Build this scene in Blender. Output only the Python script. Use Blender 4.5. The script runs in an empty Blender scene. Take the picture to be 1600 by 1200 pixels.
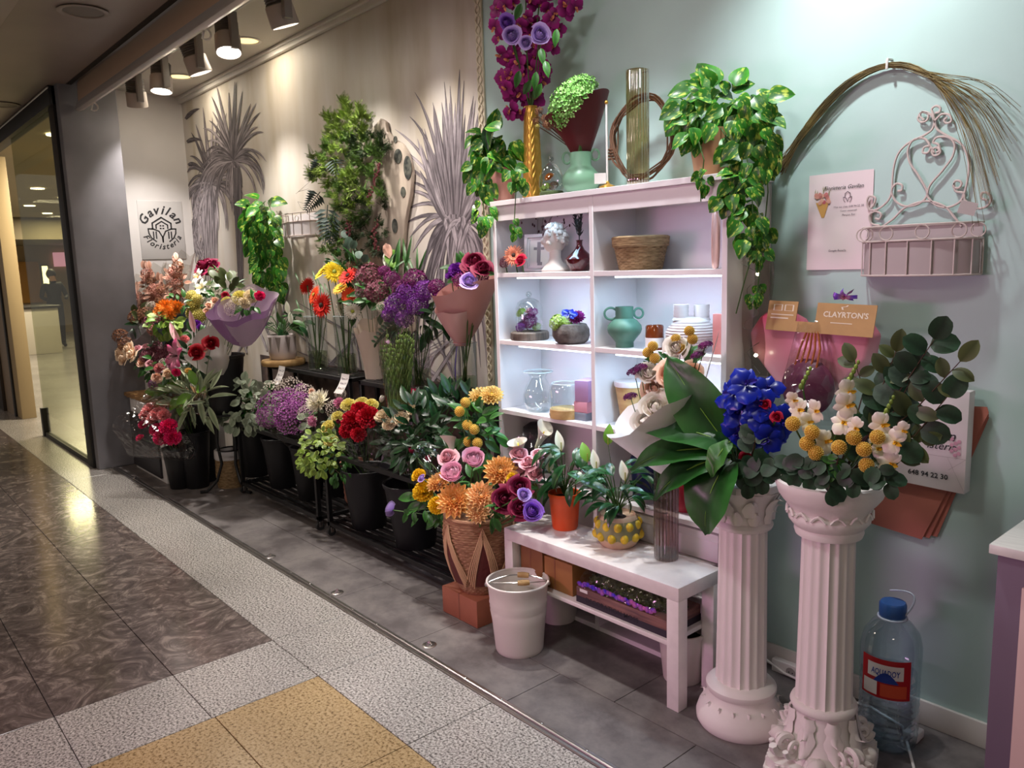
import bpy, bmesh, math, random
from mathutils import Vector, Matrix, noise
PI = math.pi
random.seed(7)
V = Vector
scene = bpy.context.scene
COL = scene.collection
# ------------------------------------------------------------------ camera
FPX, CAMH = 1230.0, 1.54
YAW, PITCH, ROLL = 0.8555188, 0.14965114, 0.03053212
_f = V((-math.sin(YAW)*math.cos(PITCH), math.cos(YAW)*math.cos(PITCH), -math.sin(PITCH)))
_r = _f.cross(V((0, 0, 1))).normalized()
_d = _f.cross(_r)
RGT = _r*math.cos(ROLL) + _d*math.sin(ROLL)
DWN = -_r*math.sin(ROLL) + _d*math.cos(ROLL)
FWD = _f
CAM = V((0, 0, CAMH))
cd = bpy.data.cameras.new('camera'); cam = bpy.data.objects.new('camera', cd); COL.objects.link(cam)
cd.sensor_width = 36; cd.lens = FPX/1600*36; cd.clip_start = .05; cd.clip_end = 100
cam.matrix_world = Matrix(((RGT.x, -DWN.x, -FWD.x, 0), (RGT.y, -DWN.y, -FWD.y, 0), (RGT.z, -DWN.z, -FWD.z, CAMH), (0, 0, 0, 1)))
scene.camera = cam
vs = scene.view_settings
vs.view_transform = 'Standard'; vs.look = 'None'; vs.gamma = 1; vs.use_curve_mapping = False
vs.exposure = -0.08
# ------------------------------------------------------------------ world and large lights
w = bpy.data.worlds.new('world'); scene.world = w; w.use_nodes = True
bg = w.node_tree.nodes['Background']; bg.inputs[0].default_value = (1.0, .92, .86, 1); bg.inputs[1].default_value = .2
def area(name, loc, target, sx, sy, power, color, spread=PI):
    l = bpy.data.lights.new(name, 'AREA'); l.shape = 'RECTANGLE'; l.size = sx; l.size_y = sy; l.energy = power; l.color = color; l.spread = spread
    o = bpy.data.objects.new(name, l); COL.objects.link(o); o.location = loc
    o.rotation_euler = (V(target)-V(loc)).to_track_quat('-Z', 'Y').to_euler(); return o
def spot(name, loc, target, power, color, ang, blend=.5, rad=.03):
    l = bpy.data.lights.new(name, 'SPOT'); l.energy = power; l.color = color; l.spot_size = math.radians(ang); l.spot_blend = blend; l.shadow_soft_size = rad
    o = bpy.data.objects.new(name, l); COL.objects.link(o); o.location = loc
    o.rotation_euler = (V(target)-V(loc)).to_track_quat('-Z', 'Y').to_euler(); return o
# pink illuminated shop sign on the other side of the mall corridor, behind the camera
area('pink_sign_light', (-3.6, -2.2, 1.4), (-1.25, 2.2, .7), 1.4, .5, 11, (1.0, .46, .78), math.radians(75))
# rows of mall downlights in the corridor ceiling behind the camera
for i, x in enumerate((-8.5, -5.5, -2.5, .5)):
    area('mall_downlight', (x, -1.3, 2.95), (x, -1.3, 0), .5, .5, 16, (1, .84, .68))
area('mall_downlight', (-1.7, .45, 2.95), (-1.9, .8, 0), .35, .35, 20, (1, .96, .93))
# ------------------------------------------------------------------ pixel helpers (1600x1200 frame of the photograph)
def ray(px, py): return RGT*((px-800)/FPX) + DWN*((py-600)/FPX) + FWD
def at(px, py, Y): d = ray(px, py); return CAM + d*(Y/d.y)
def atz(px, py, z): d = ray(px, py); return CAM + d*((z-CAMH)/d.z)
def atx(px, py, X): d = ray(px, py); return CAM + d*(X/d.x)
def S(p, px=1.0): return (p-CAM).dot(FWD)/FPX*px
def tocam(p): return (CAM-p).normalized()
# ------------------------------------------------------------------ materials
def lin(c):
    if isinstance(c, str):
        c = [int(c[i:i+2], 16)/255 for i in (0, 2, 4)]
        c = [x/12.92 if x <= .04045 else ((x+.055)/1.055)**2.4 for x in c]
    return (c[0], c[1], c[2], 1)
MATS = {}
def mat(name, col, rough=.55, metal=0, var=0, scale=6, bump=0, bscale=None, tip=None, tpow=1, ov=0, col2=None, alpha=1, trans=0, emit=0, coat=0, sss=0, stretch=None, detail=3, spec=.5, ecol=None):
    m = bpy.data.materials.new(name); m.use_nodes = True; MATS[name] = m
    nt = m.node_tree; n = nt.nodes; L = nt.links; b = n['Principled BSDF']
    b.inputs['Roughness'].default_value = rough; b.inputs['Metallic'].default_value = metal
    b.inputs['Specular IOR Level'].default_value = spec
    if coat: b.inputs['Coat Weight'].default_value = coat; b.inputs['Coat Roughness'].default_value = .08
    if trans: b.inputs['Transmission Weight'].default_value = trans
    if alpha < 1: b.inputs['Alpha'].default_value = alpha
    if sss: b.inputs['Subsurface Weight'].default_value = sss; b.inputs['Subsurface Radius'].default_value = (.02, .02, .01)
    cs = None
    if tip:
        a = n.new('ShaderNodeAttribute'); a.attribute_name = 't'
        fac = a.outputs['Fac']
        if tpow != 1:
            p = n.new('ShaderNodeMath'); p.operation = 'POWER'; p.inputs[1].default_value = tpow; L.new(fac, p.inputs[0]); fac = p.outputs[0]
        x = n.new('ShaderNodeMix'); x.data_type = 'RGBA'; x.inputs[6].default_value = lin(col); x.inputs[7].default_value = lin(tip); L.new(fac, x.inputs[0]); cs = x.outputs[2]
    tc = None
    def coords(sc):
        nonlocal tc
        if tc is None: tc = n.new('ShaderNodeTexCoord')
        o = tc.outputs['Object']
        if stretch:
            mp = n.new('ShaderNodeMapping'); mp.inputs['Scale'].default_value = stretch; L.new(o, mp.inputs[0]); o = mp.outputs[0]
        nz = n.new('ShaderNodeTexNoise'); nz.inputs['Scale'].default_value = sc; nz.inputs['Detail'].default_value = detail; L.new(o, nz.inputs['Vector']); return nz
    if var or col2:
        nz = coords(scale)
        r = n.new('ShaderNodeValToRGB'); L.new(nz.outputs['Fac'], r.inputs[0])
        r.color_ramp.elements[0].position = .36; r.color_ramp.elements[1].position = .64
        if cs is None and col2:
            r.color_ramp.elements[0].color = lin(col); r.color_ramp.elements[1].color = lin(col2); cs = r.outputs[0]
        elif cs is None:
            c = lin(col); r.color_ramp.elements[0].color = tuple(max(0, k*(1-var)) for k in c[:3])+(1,); r.color_ramp.elements[1].color = tuple(min(1, k*(1+var)) for k in c[:3])+(1,); cs = r.outputs[0]
        else:
            x = n.new('ShaderNodeMix'); x.data_type = 'RGBA'; x.blend_type = 'MULTIPLY'; x.inputs[0].default_value = 1
            r.color_ramp.elements[0].color = (1-var,)*3+(1,); r.color_ramp.elements[1].color = (1, 1, 1, 1)
            L.new(cs, x.inputs[6]); L.new(r.outputs[0], x.inputs[7]); cs = x.outputs[2]
    if ov:
        oi = n.new('ShaderNodeObjectInfo'); mr = n.new('ShaderNodeMapRange'); mr.inputs[3].default_value = 1-ov; mr.inputs[4].default_value = 1+ov
        L.new(oi.outputs['Random'], mr.inputs[0])
        h = n.new('ShaderNodeHueSaturation'); L.new(mr.outputs[0], h.inputs['Value'])
        if cs is not None: L.new(cs, h.inputs['Color'])
        else: h.inputs['Color'].default_value = lin(col)
        cs = h.outputs[0]
    if cs is not None: L.new(cs, b.inputs['Base Color'])
    else: b.inputs['Base Color'].default_value = lin(col)
    if emit:
        b.inputs['Emission Color'].default_value = lin(ecol or col); b.inputs['Emission Strength'].default_value = emit
    if bump:
        nz = coords(bscale or scale*3); bp = n.new('ShaderNodeBump'); bp.inputs['Strength'].default_value = bump; bp.inputs['Distance'].default_value = .01
        L.new(nz.outputs['Fac'], bp.inputs['Height']); L.new(bp.outputs[0], b.inputs['Normal'])
    return m
def thin(name, col, gloss=.12, rough=.04, f0=.35, crumple=0):
    """thin clear sheet or glass wall: see-through, tinted, with Fresnel gloss"""
    m = bpy.data.materials.new(name); m.use_nodes = True; MATS[name] = m
    nt = m.node_tree; n = nt.nodes; L = nt.links; n.remove(n['Principled BSDF']); out = n['Material Output']
    tr = n.new('ShaderNodeBsdfTransparent'); tr.inputs[0].default_value = lin(col)
    gl = n.new('ShaderNodeBsdfGlossy'); gl.inputs['Roughness'].default_value = rough; gl.inputs[0].default_value = (1, 1, 1, 1)
    lw = n.new('ShaderNodeLayerWeight'); lw.inputs[0].default_value = f0
    mr = n.new('ShaderNodeMapRange'); mr.inputs[3].default_value = gloss*.35; mr.inputs[4].default_value = min(1, gloss*4); L.new(lw.outputs['Facing'], mr.inputs[0])
    mx = n.new('ShaderNodeMixShader'); L.new(mr.outputs[0], mx.inputs[0]); L.new(tr.outputs[0], mx.inputs[1]); L.new(gl.outputs[0], mx.inputs[2]); L.new(mx.outputs[0], out.inputs[0])
    if crumple:
        tc = n.new('ShaderNodeTexCoord'); vz = n.new('ShaderNodeTexVoronoi'); vz.inputs['Scale'].default_value = 22; vz.feature = 'F1'; L.new(tc.outputs['Object'], vz.inputs['Vector'])
        bp = n.new('ShaderNodeBump'); bp.inputs['Strength'].default_value = crumple; bp.inputs['Distance'].default_value = .02; L.new(vz.outputs['Distance'], bp.inputs['Height'])
        L.new(bp.outputs[0], gl.inputs['Normal']); L.new(bp.outputs[0], lw.inputs['Normal'])
    return m
# ------------------------------------------------------------------ scene graph helpers
WL = {}
def tag(o, label, cat, group=None, kind=None):
    o['label'] = label
    if cat: o['category'] = cat
    if group: o['group'] = group
    if kind: o['kind'] = kind
    return o
def thing(name, label, cat, loc, group=None):
    o = bpy.data.objects.new(name, None); COL.objects.link(o); o.location = loc; o.empty_display_size = .05; WL[o.name] = V(loc)
    return tag(o, label, cat, group)
def inst(mesh, name, parent, mw):
    o = bpy.data.objects.new(name, mesh); COL.objects.link(o)
    if parent is not None:
        o.parent = parent; o.matrix_basis = Matrix.Translation(-WL[parent.name]) @ mw
    else: o.matrix_basis = mw
    WL[o.name] = mw.translation.copy()
    return o
def frame(p, z, x=None, s=1.0, spin=0):
    """matrix at p, local Z along z, scale s"""
    z = V(z).normalized(); x = V(x) if x is not None else (V((0, 0, 1)) if abs(z.z) < .9 else V((1, 0, 0)))
    y = z.cross(x)
    if y.length < 1e-6: y = z.cross(V((.3, 1, .2)))
    y.normalize(); x = y.cross(z)
    m = Matrix((x, y, z)).transposed().to_4x4()
    if spin: m = m @ Matrix.Rotation(spin, 4, 'Z')
    return Matrix.Translation(p) @ m @ Matrix.Scale(s, 4)
def leafm(p, d, n, s):
    """leaf matrix: +Y along d, +Z close to n"""
    y = V(d).normalized(); x = y.cross(V(n))
    if x.length < 1e-4: x = y.cross(V((.2, .5, .8)))
    x.normalize(); z = x.cross(y)
    return Matrix.Translation(p) @ Matrix((x, y, z)).transposed().to_4x4() @ Matrix.Scale(s, 4)
class MB:
    def __init__(s): s.v = []; s.f = []; s.t = []; s.m = []; s.cm = 0
    def V(s, p, t=0): s.v.append(tuple(p)); s.t.append(t); return len(s.v)-1
    def F(s, *i): s.f.append(i); s.m.append(s.cm)
    def mi(s, k): s.cm = k; return s
    def grid(s, fn, nu, nv, closeu=False, tf=None):
        b = len(s.v); U = nu if closeu else nu+1
        for j in range(nv+1):
            for i in range(U):
                u = i/nu; v = j/nv; s.V(fn(u, v), tf(u, v) if tf else v)
        for j in range(nv):
            for i in range(nu):
                i2 = (i+1) % U
                s.F(b+j*U+i, b+j*U+i2, b+(j+1)*U+i2, b+(j+1)*U+i)
        return s
    def box(s, a, c, t=0, mx=None):
        x0, y0, z0 = a; x1, y1, z1 = c; b = len(s.v)
        for p in ((x0, y0, z0), (x1, y0, z0), (x1, y1, z0), (x0, y1, z0), (x0, y0, z1), (x1, y0, z1), (x1, y1, z1), (x0, y1, z1)):
            s.V(mx @ V(p) if mx else p, t)
        for q in ((3, 2, 1, 0), (4, 5, 6, 7), (0, 1, 5, 4), (1, 2, 6, 5), (2, 3, 7, 6), (3, 0, 4, 7)): s.F(*[b+k for k in q])
        return s
    def lathe(s, prof, c=(0, 0, 0), n=32, mod=None, mx=None, t=None):
        b = len(s.v); c = V(c); N = len(prof)
        for j, (r, z) in enumerate(prof):
            for i in range(n):
                a = 2*PI*i/n; rr = r*(mod(a, j) if mod else 1); p = V((rr*math.cos(a), rr*math.sin(a), z))
                if mx: p = mx @ p
                s.V(p+c, t if t is not None else j/max(1, N-1))
        for j in range(N-1):
            for i in range(n):
                i2 = (i+1) % n; s.F(b+j*n+i, b+j*n+i2, b+(j+1)*n+i2, b+(j+1)*n+i)
        if prof[0][0] > 1e-5: s.F(*[b+i for i in reversed(range(n))])
        if prof[-1][0] > 1e-5: s.F(*[b+(N-1)*n+i for i in range(n)])
        return s
    def tube(s, pts, r, n=6, t=None, cap=True, closed=False):
        pts = [V(p) for p in pts]; N = len(pts); b = len(s.v)
        rs = r if isinstance(r, (list, tuple)) else [r]*N
        up = None
        for i, p in enumerate(pts):
            if closed: d = pts[(i+1) % N]-pts[i-1]
            else: d = pts[min(i+1, N-1)]-pts[max(i-1, 0)]
            if d.length < 1e-9: d = V((0, 0, 1))
            d.normalize()
            if up is None: up = V((0, 0, 1)) if abs(d.z) < .9 else V((1, 0, 0))
            x = up-d*up.dot(d)
            if x.length < 1e-5: x = d.orthogonal()
            x.normalize(); up = x; y = d.cross(x)
            for k in range(n):
                a = 2*PI*k/n; s.V(p+(x*math.cos(a)+y*math.sin(a))*rs[i], t if t is not None else i/max(1, N-1))
        M = N if closed else N-1
        for i in range(M):
            j = (i+1) % N
            for k in range(n):
                k2 = (k+1) % n; s.F(b+i*n+k, b+i*n+k2, b+j*n+k2, b+j*n+k)
        if cap and not closed:
            s.F(*[b+k for k in reversed(range(n))]); s.F(*[b+(N-1)*n+k for k in range(n)])
        return s
    def prism(s, poly, fn, d0, d1, t=0):
        """poly: 2-D points; fn(x, y, depth) -> world"""
        b = len(s.v); n = len(poly)
        for d in (d0, d1):
            for x, y in poly: s.V(fn(x, y, d), t)
        s.F(*[b+i for i in reversed(range(n))]); s.F(*[b+n+i for i in range(n)])
        for i in range(n):
            j = (i+1) % n; s.F(b+i, b+j, b+n+j, b+n+i)
        return s
    def ball(s, c, r, nu=10, nv=7, mx=None, t=None, nz=0, nsc=1):
        c = V(c); rr = (r, r, r) if not isinstance(r, (tuple, list)) else r
        def fn(u, v):
            a = 2*PI*u; e = -PI/2+PI*v; p = V((math.cos(a)*math.cos(e), math.sin(a)*math.cos(e), math.sin(e)))
            k = 1+nz*noise.noise(p*nsc) if nz else 1
            q = V((p.x*rr[0]*k, p.y*rr[1]*k, p.z*rr[2]*k))
            return (mx @ q if mx else q)+c
        return s.grid(fn, nu, nv, closeu=True, tf=(lambda u, v: t) if t is not None else None)
    def add(s, o, mx, t=None):
        b = len(s.v)
        for p, tt in zip(o.v, o.t): s.V(mx @ V(p), tt if t is None else t)
        for f, m in zip(o.f, o.m): s.f.append(tuple(b+i for i in f)); s.m.append(m)
        return s
    def mesh(s, name, mats, smooth=40, bev=0, org=None, bseg=2):
        me = bpy.data.meshes.new(name); o = org or V((0, 0, 0))
        me.from_pydata([(p[0]-o[0], p[1]-o[1], p[2]-o[2]) for p in s.v], [], s.f)
        a = me.attributes.new('t', 'FLOAT', 'POINT'); a.data.foreach_set('value', [float(x) for x in s.t])
        for m in (mats if isinstance(mats, (list, tuple)) else [mats]): me.materials.append(MATS[m] if isinstance(m, str) else m)
        if any(s.m): me.polygons.foreach_set('material_index', s.m)
        bm = bmesh.new(); bm.from_mesh(me); bmesh.ops.remove_doubles(bm, verts=bm.verts, dist=1e-6)
        if bev:
            bmesh.ops.recalc_face_normals(bm, faces=bm.faces)
            es = [e for e in bm.edges if len(e.link_faces) == 2 and e.calc_face_angle(0) > .6]
            bmesh.ops.bevel(bm, geom=es, offset=bev, segments=bseg, profile=.5, affect='EDGES', clamp_overlap=True)
        bm.to_mesh(me); bm.free()
        if smooth: me.shade_smooth(); me.set_sharp_from_angle(angle=math.radians(smooth))
        me.update(); return me
    def build(s, name, mats, parent=None, org=None, smooth=40, bev=0, bseg=2):
        o3 = V(org) if org is not None else (WL[parent.name] if parent is not None else None)
        if o3 is None:
            lo = [min(p[k] for p in s.v) for k in range(3)]; hi = [max(p[k] for p in s.v) for k in range(3)]
            o3 = V(((lo[0]+hi[0])/2, (lo[1]+hi[1])/2, lo[2]))
        me = s.mesh(name, mats, smooth, bev, o3, bseg)
        o = bpy.data.objects.new(name, me); COL.objects.link(o); WL[o.name] = o3
        if parent is not None: o.parent = parent; o.location = o3-WL[parent.name]
        else: o.location = o3
        return o
def struct(o): o['kind'] = 'structure'; return o
def bez(p0, p1, p2, n=8):
    return [V(p0)*(1-t)**2+V(p1)*2*t*(1-t)+V(p2)*t*t for t in [i/n for i in range(n+1)]]
def txt(body, size, shear=0, bold=0, res=2):
    """letters as flat polygons: returns MB in the XY plane plus total width; list of (mb, x, adv) per letter"""
    c = bpy.data.curves.new('txt', 'FONT'); c.body = body; c.size = size; c.shear = shear; c.offset = bold; c.resolution_u = res; c.fill_mode = 'FRONT'
    o = bpy.data.objects.new('txt', c); COL.objects.link(o)
    dg = bpy.context.evaluated_depsgraph_get(); me = bpy.data.meshes.new_from_object(o.evaluated_get(dg))
    mb = MB()
    for v in me.vertices: mb.V(v.co)
    for p in me.polygons: mb.F(*p.vertices)
    wd = max((v.co.x for v in me.vertices), default=0)
    bpy.data.objects.remove(o); bpy.data.curves.remove(c); bpy.data.meshes.remove(me)
    return mb, wd
# ------------------------------------------------------------------ lettering is cut before the scene fills up
TX = {}
for k, (s_, sh) in {'gav': ('Gavilan', .25), 'flo': ('Floristeria', .25)}.items():
    TX[k] = [(txt(ch, 1, sh, .025)) for ch in s_]
for k, a in {'fg': ('Floristeria Gavilan', 1, .3, 0), 'p1': ('Haz tus citas 648 94 22 30', 1, 0, 0), 'p2': ('Como comercial', 1, .3, 0), 'p3': ('Parque Rio', 1, .3, 0), 'p4': ('Google Reseña', 1, .2, 0), 'cl': ("CLAYRTON'S", 1, 0, .02), 'dm': ('DECORATION MOSS', 1, 0, .005), 'aq': ('AQUADOY', 1, .1, .015), 'vi': ('vilan', 1, .35, .01), 'is': ('isteria', 1, .35, .005), 'nu': ('648 94 22 30', 1, 0, .02), 'tag': ('MADEIN', 1, 0, .01), 'tl': ('Tilcor', 1, .2, .02), 'pr': ('Vara 2,50', 1, .2, .01), 'pr2': ('Ramo 3 €', 1, .2, .01)}.items():
    TX[k] = txt(*a)
# ------------------------------------------------------------------ surface materials
def stone(name, c0, c1, c2, scale, rough, vein=False):
    m = bpy.data.materials.new(name); m.use_nodes = True; MATS[name] = m
    nt = m.node_tree; n = nt.nodes; L = nt.links; b = n['Principled BSDF']
    g = n.new('ShaderNodeNewGeometry')
    nz = n.new('ShaderNodeTexNoise'); nz.inputs['Scale'].default_value = scale; nz.inputs['Detail'].default_value = 5; nz.inputs['Roughness'].default_value = .7
    L.new(g.outputs['Position'], nz.inputs['Vector'])
    if vein: nz.inputs['Distortion'].default_value = 3.2
    r = n.new('ShaderNodeValToRGB'); L.new(nz.outputs['Fac'], r.inputs[0]); e = r.color_ramp.elements
    if vein:
        e[0].position = .38; e[0].color = lin(c0); e[1].position = .66; e[1].color = lin(c2); k = e.new(.52); k.color = lin(c1)
    else:
        e[0].position = .38; e[0].color = lin(c0); e[1].position = .6; e[1].color = lin(c2); k = e.new(.47); k.color = lin(c1)
    nb = n.new('ShaderNodeTexNoise'); nb.inputs['Scale'].default_value = 1.7; nb.inputs['Detail'].default_value = 3; L.new(g.outputs['Position'], nb.inputs['Vector'])
    rb = n.new('ShaderNodeValToRGB'); rb.color_ramp.elements[0].color = (.78, .78, .78, 1); rb.color_ramp.elements[0].position = .35; rb.color_ramp.elements[1].position = .65; L.new(nb.outputs['Fac'], rb.inputs[0])
    x = n.new('ShaderNodeMix'); x.data_type = 'RGBA'; x.blend_type = 'MULTIPLY'; x.inputs[0].default_value = 1; L.new(r.outputs[0], x.inputs[6]); L.new(rb.outputs[0], x.inputs[7])
    L.new(x.outputs[2], b.inputs['Base Color']); b.inputs['Roughness'].default_value = rough
    return m
stone('granite', '454342', '9a9590', 'd0cbc5', 115, .24)
stone('dark_stone', '544a47', '6b605c', '9c8e86', 5.5, .14, True)
stone('yellow_stone', '6b5538', 'ab9168', 'bfa67e', 90, .22)
stone('concrete_tile', '5c5656', '6a6464', '7b7573', 4.5, .42)
mat('grout', '2c2928', .9)
mat('metal', 'b9b4b2', .28, 1)
mat('paint_blue', 'b3cfca', .5, var=.04, scale=3, bump=.03, bscale=60)
mat('paint_white', 'd8d4d4', .55, var=.03, scale=3)
mat('paint_grey', '77757a', .6, var=.16, scale=2.2, bump=.05, bscale=12)
mat('ceiling_paint', 'c8c3ba', .7)
mat('mall_ceiling', '8f827a', .45, var=.06, scale=2)
mat('cream_trim', 'd9d0b6', .6, bump=.5, bscale=45)
mat('white_trim', 'd9d4cf', .5)
mat('black_metal', '131214', .42, 0, spec=.45)
mat('dark_frame', '171312', .5)
mat('beige_panel', 'bda77f', .5)
mat('brown_door', '3a3026', .4)
# wallpaper: warm white with faint brushed drips
m = mat('wallpaper', 'd2cabf', .6, bump=.02, bscale=30); nt = m.node_tree; n = nt.nodes; L = nt.links
tc = n.new('ShaderNodeTexCoord'); mp = n.new('ShaderNodeMapping'); mp.inputs['Scale'].default_value = (2.6, 1, .55); L.new(tc.outputs['Object'], mp.inputs[0])
nz = n.new('ShaderNodeTexNoise'); nz.inputs['Scale'].default_value = 1.6; nz.inputs['Detail'].default_value = 4; L.new(mp.outputs[0], nz.inputs['Vector'])
r = n.new('ShaderNodeValToRGB'); L.new(nz.outputs['Fac'], r.inputs[0]); e = r.color_ramp.elements
e[0].position = .3; e[0].color = lin('bcb09b'); e[1].position = .7; e[1].color = lin('dcd6d0'); k = e.new(.5); k.color = lin('d3cabf'); L.new(r.outputs[0], n['Principled BSDF'].inputs['Base Color'])
# ------------------------------------------------------------------ floor
WY = 2.58          # back wall plane
base = struct(MB().box((-30, -6, -.06), (3, 8, -.012)).build('floor', 'grout', smooth=0))
def tiles(name, mt, xs, ys, z=0, gap=.0015, bev=.0012):
    cache = {}
    for i in range(len(xs)-1):
        for j in range(len(ys)-1):
            wx, wy = xs[i+1]-xs[i]-2*gap, ys[j+1]-ys[j]-2*gap; key = (round(wx, 4), round(wy, 4))
            if key not in cache: cache[key] = MB().box((0, 0, -.0115), (wx, wy, 0)).mesh(name, mt, 0, bev, bseg=1)
            inst(cache[key], name, base, Matrix.Translation((xs[i]+gap, ys[j]+gap, z)))
def rng(a, b, st): 
    o = []; x = a
    while x < b-1e-6: o.append(x); x += st
    return o+[b]
tiles('granite_slab', 'granite', [-9.16, -7.94, -6.72, -5.5, -4.28, -3.06, -2.65, -2.04, -1.43, -.82, -.21, .4, 1.2], [1.27, 1.632])
tiles('granite_slab', 'granite', [-3.06, -2.65], [-.78, -.37, .04, .45, .86, 1.27])
tiles('dark_stone_slab', 'dark_stone', rng(-10.38, -3.06, 1.22), [-.37, .04, .45, .86, 1.27])
tiles('yellow_stone_slab', 'yellow_stone', [-2.65, -2.04, -1.43, -.82], [.07, .47, .87, 1.27])
far = MB().box((-30, -6, -.0115), (-9.16, 8, -.001)); far.box((-9.16, 1.27, -.0115), (-6.95, 8, -.001)); struct(far.build('floor_far', 'granite', smooth=0))
struct(MB().box((-10.38, -6, -.0115), (-3.06, -.375, -.001)).build('floor_corridor', 'dark_stone', smooth=0))
struct(MB().box((-2.64, -6, -.0115), (3, .065, -.001)).build('floor_corridor', 'yellow_stone', smooth=0))
tiles('floor_tile', 'concrete_tile', [-6.94]+[-2.63+.62*k for k in range(-6, 5)]+[1.2], [1.675, 1.945], gap=.0012)
tiles('floor_tile', 'concrete_tile', [-6.94]+[-2.36+.62*k for k in range(-7, 5)]+[1.2], [1.945, 2.58], gap=.0012)
tr = MB(); tr.box((-6.94, 1.632, -.01), (1.2, 1.675, .001)); tr.box((-6.94, 1.634, .001), (1.2, 1.642, .006)); tr.tube([(-6.94, 1.656, .002), (1.2, 1.656, .002)], .0065, 8)
tro = struct(tr.build('trim_1', 'metal'))
sc = MB().lathe([(0, .0), (.005, 0), (.005, .0022), (.003, .003), (0, .003)], n=10).mesh('screw', 'metal')
for x in [-5.6+.21*k for k in range(26)]: inst(sc, 'screw', tro, Matrix.Translation((x, 1.668, .001)))
fb = MB().lathe([(0, 0), (.03, 0), (.03, .002), (.024, .004), (.014, .004), (.012, .01), (0, .011)], n=20); fb.tube([(-.012, 0, .008), (0, .004, .016), (.014, 0, .008)], .003, 6)
fbm = fb.mesh('floor_bolt', 'metal')
for i, (px, py, s_) in enumerate([(210, 748, 'farthest chrome floor bolt, near the foot of the grey pillar'), (422, 870, 'chrome floor bolt in the grey tiles below the wheeled black rack, farther of two'), (527, 926, 'chrome floor bolt in the grey tiles left of the woven basket'), (671, 1008, 'nearest chrome floor bolt, in front of the white bucket')]):
    tag(inst(fbm, 'floor_bolt', None, Matrix.Translation(atz(px, py, 0))), s_, 'floor bolt', 'chrome floor bolts along the metal strip')
# ------------------------------------------------------------------ walls, ceiling
LX = -7.25
struct(MB().box((LX, WY, 0), (-3.125, WY+.1, 3.4)).build('wall_back', 'wallpaper', smooth=0))
struct(MB().box((-3.125, WY, 0), (1.3, WY+.1, 3.4)).build('wall_right', 'paint_blue', smooth=0))
struct(MB().box((LX-.1, 1.56, 0), (LX, WY+.1, 3.4)).build('wall_left', 'paint_white', smooth=0))
struct(MB().box((-6.995, 1.54, 0), (-6.9, 1.955, 3.4)).build('wall_pillar', 'paint_grey', smooth=0, bev=.006))
struct(MB().box((LX-.1, 1.76, 3.07), (1.3, WY, 3.16)).build('ceiling', 'ceiling_paint', smooth=0))
c = MB(); c.box((LX, WY-.03, 3.015), (1.3, WY, 3.07)); c.box((LX, WY-.045, 3.045), (1.3, WY, 3.07)); struct(c.build('trim_2', 'white_trim', bev=.004))
# ornate cream border strip between wallpaper and painted wall
st = struct(MB().box((-3.15, WY-.012, .9), (-3.1, WY, 3.07)).build('trim_3', 'cream_trim', bev=.003))
sm = MB()
for s_ in (-1, 1): sm.tube([(s_*.016*math.sin(PI*k/6), -.002, .045*k/6) for k in range(7)], .004, 5)
smm = sm.mesh('scroll_ornament', 'cream_trim')
for k in range(46): inst(smm, 'scroll_ornament', st, Matrix.Translation((-3.125, WY-.013, .95+k*.046)))
struct(MB().box((-3.1, WY-.014, 0), (1.3, WY, .085)).build('baseboard_right', 'white_trim', bev=.004))
# mall ceiling, moulding and shutter housing
struct(MB().box((-14, .98, 3.0), (1.3, 1.6, 3.1)).build('ceiling_mall', 'mall_ceiling', smooth=0))
struct(MB().box((-14, .8, 2.99), (1.3, .98, 3.1)).build('trim_4', mat('ceil_strip', 'a59a90', .5), bev=.01))
struct(MB().box((-14, -6, 3.12), (3, .8, 3.2)).build('ceiling_corridor', mat('ceil_warm', 'c9a488', .7), smooth=0))
struct(MB().box((-7.0, 1.6, 3.0), (1.3, 1.64, 3.2)).build('ceiling_gap', 'dark_frame', smooth=0))  # open gap before the shutter, its darkness drawn as a solid black strip
sh = thing('shutter_housing', 'beige roller shutter housing running above the shop front', 'shutter', (-4, 1.68, 2.84))
MB().prism([(1.655, 2.868), (1.72, 2.868), (1.75, 3.0), (1.69, 3.05), (1.662, 3.0)], lambda y, z, d: V((d, y, z)), -6.82, 1.2).build('cover_board', mat('shutter_board', 'cfae92', .45), sh, bev=.004)
q = MB(); q.prism([(1.64, 2.81), (1.665, 2.8), (1.70, 2.815), (1.715, 2.85), (1.70, 2.87), (1.655, 2.87)], lambda y, z, d: V((d, y, z)), -6.86, 1.2); q.tube([(-6.86, 1.66, 2.818), (1.2, 1.66, 2.818)], .011, 8); q.build('bottom_rail', mat('shutter_rail', 'cfc6c0', .35, .3), sh, bev=.003)
for x in (-6.6, -4.35):
    MB().tube([(x, 1.7, 2.82)]+[(x+.012, 1.7+.03*math.sin(a), 2.79-.03*math.cos(a)+.005) for a in [k*PI/5-.6 for k in range(8)]], .006, 6).build('hook', 'white_trim', sh)
for i, (px, py, yy, lab) in enumerate([(130, 17, None, 'unlit round downlight in the dark corridor ceiling, nearest the camera'), (5, 163, None, 'unlit round downlight in the dark corridor ceiling, above the neighbouring glass front')]):
    p = atz(px, py, 3.0); d = thing('ceiling_downlight', lab, 'ceiling light', p, 'unlit corridor downlights')
    MB().lathe([(.10, 0), (.125, -.002), (.132, -.008), (.118, -.012), (.105, -.008), (.10, 0)], p, 32).build('ring', 'mall_ceiling', d)
    MB().lathe([(0, -.004), (.104, -.003), (.104, 0)], p, 32).build('lens', mat('lens_off%d' % i, '6b6058', .5), d)
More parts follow.
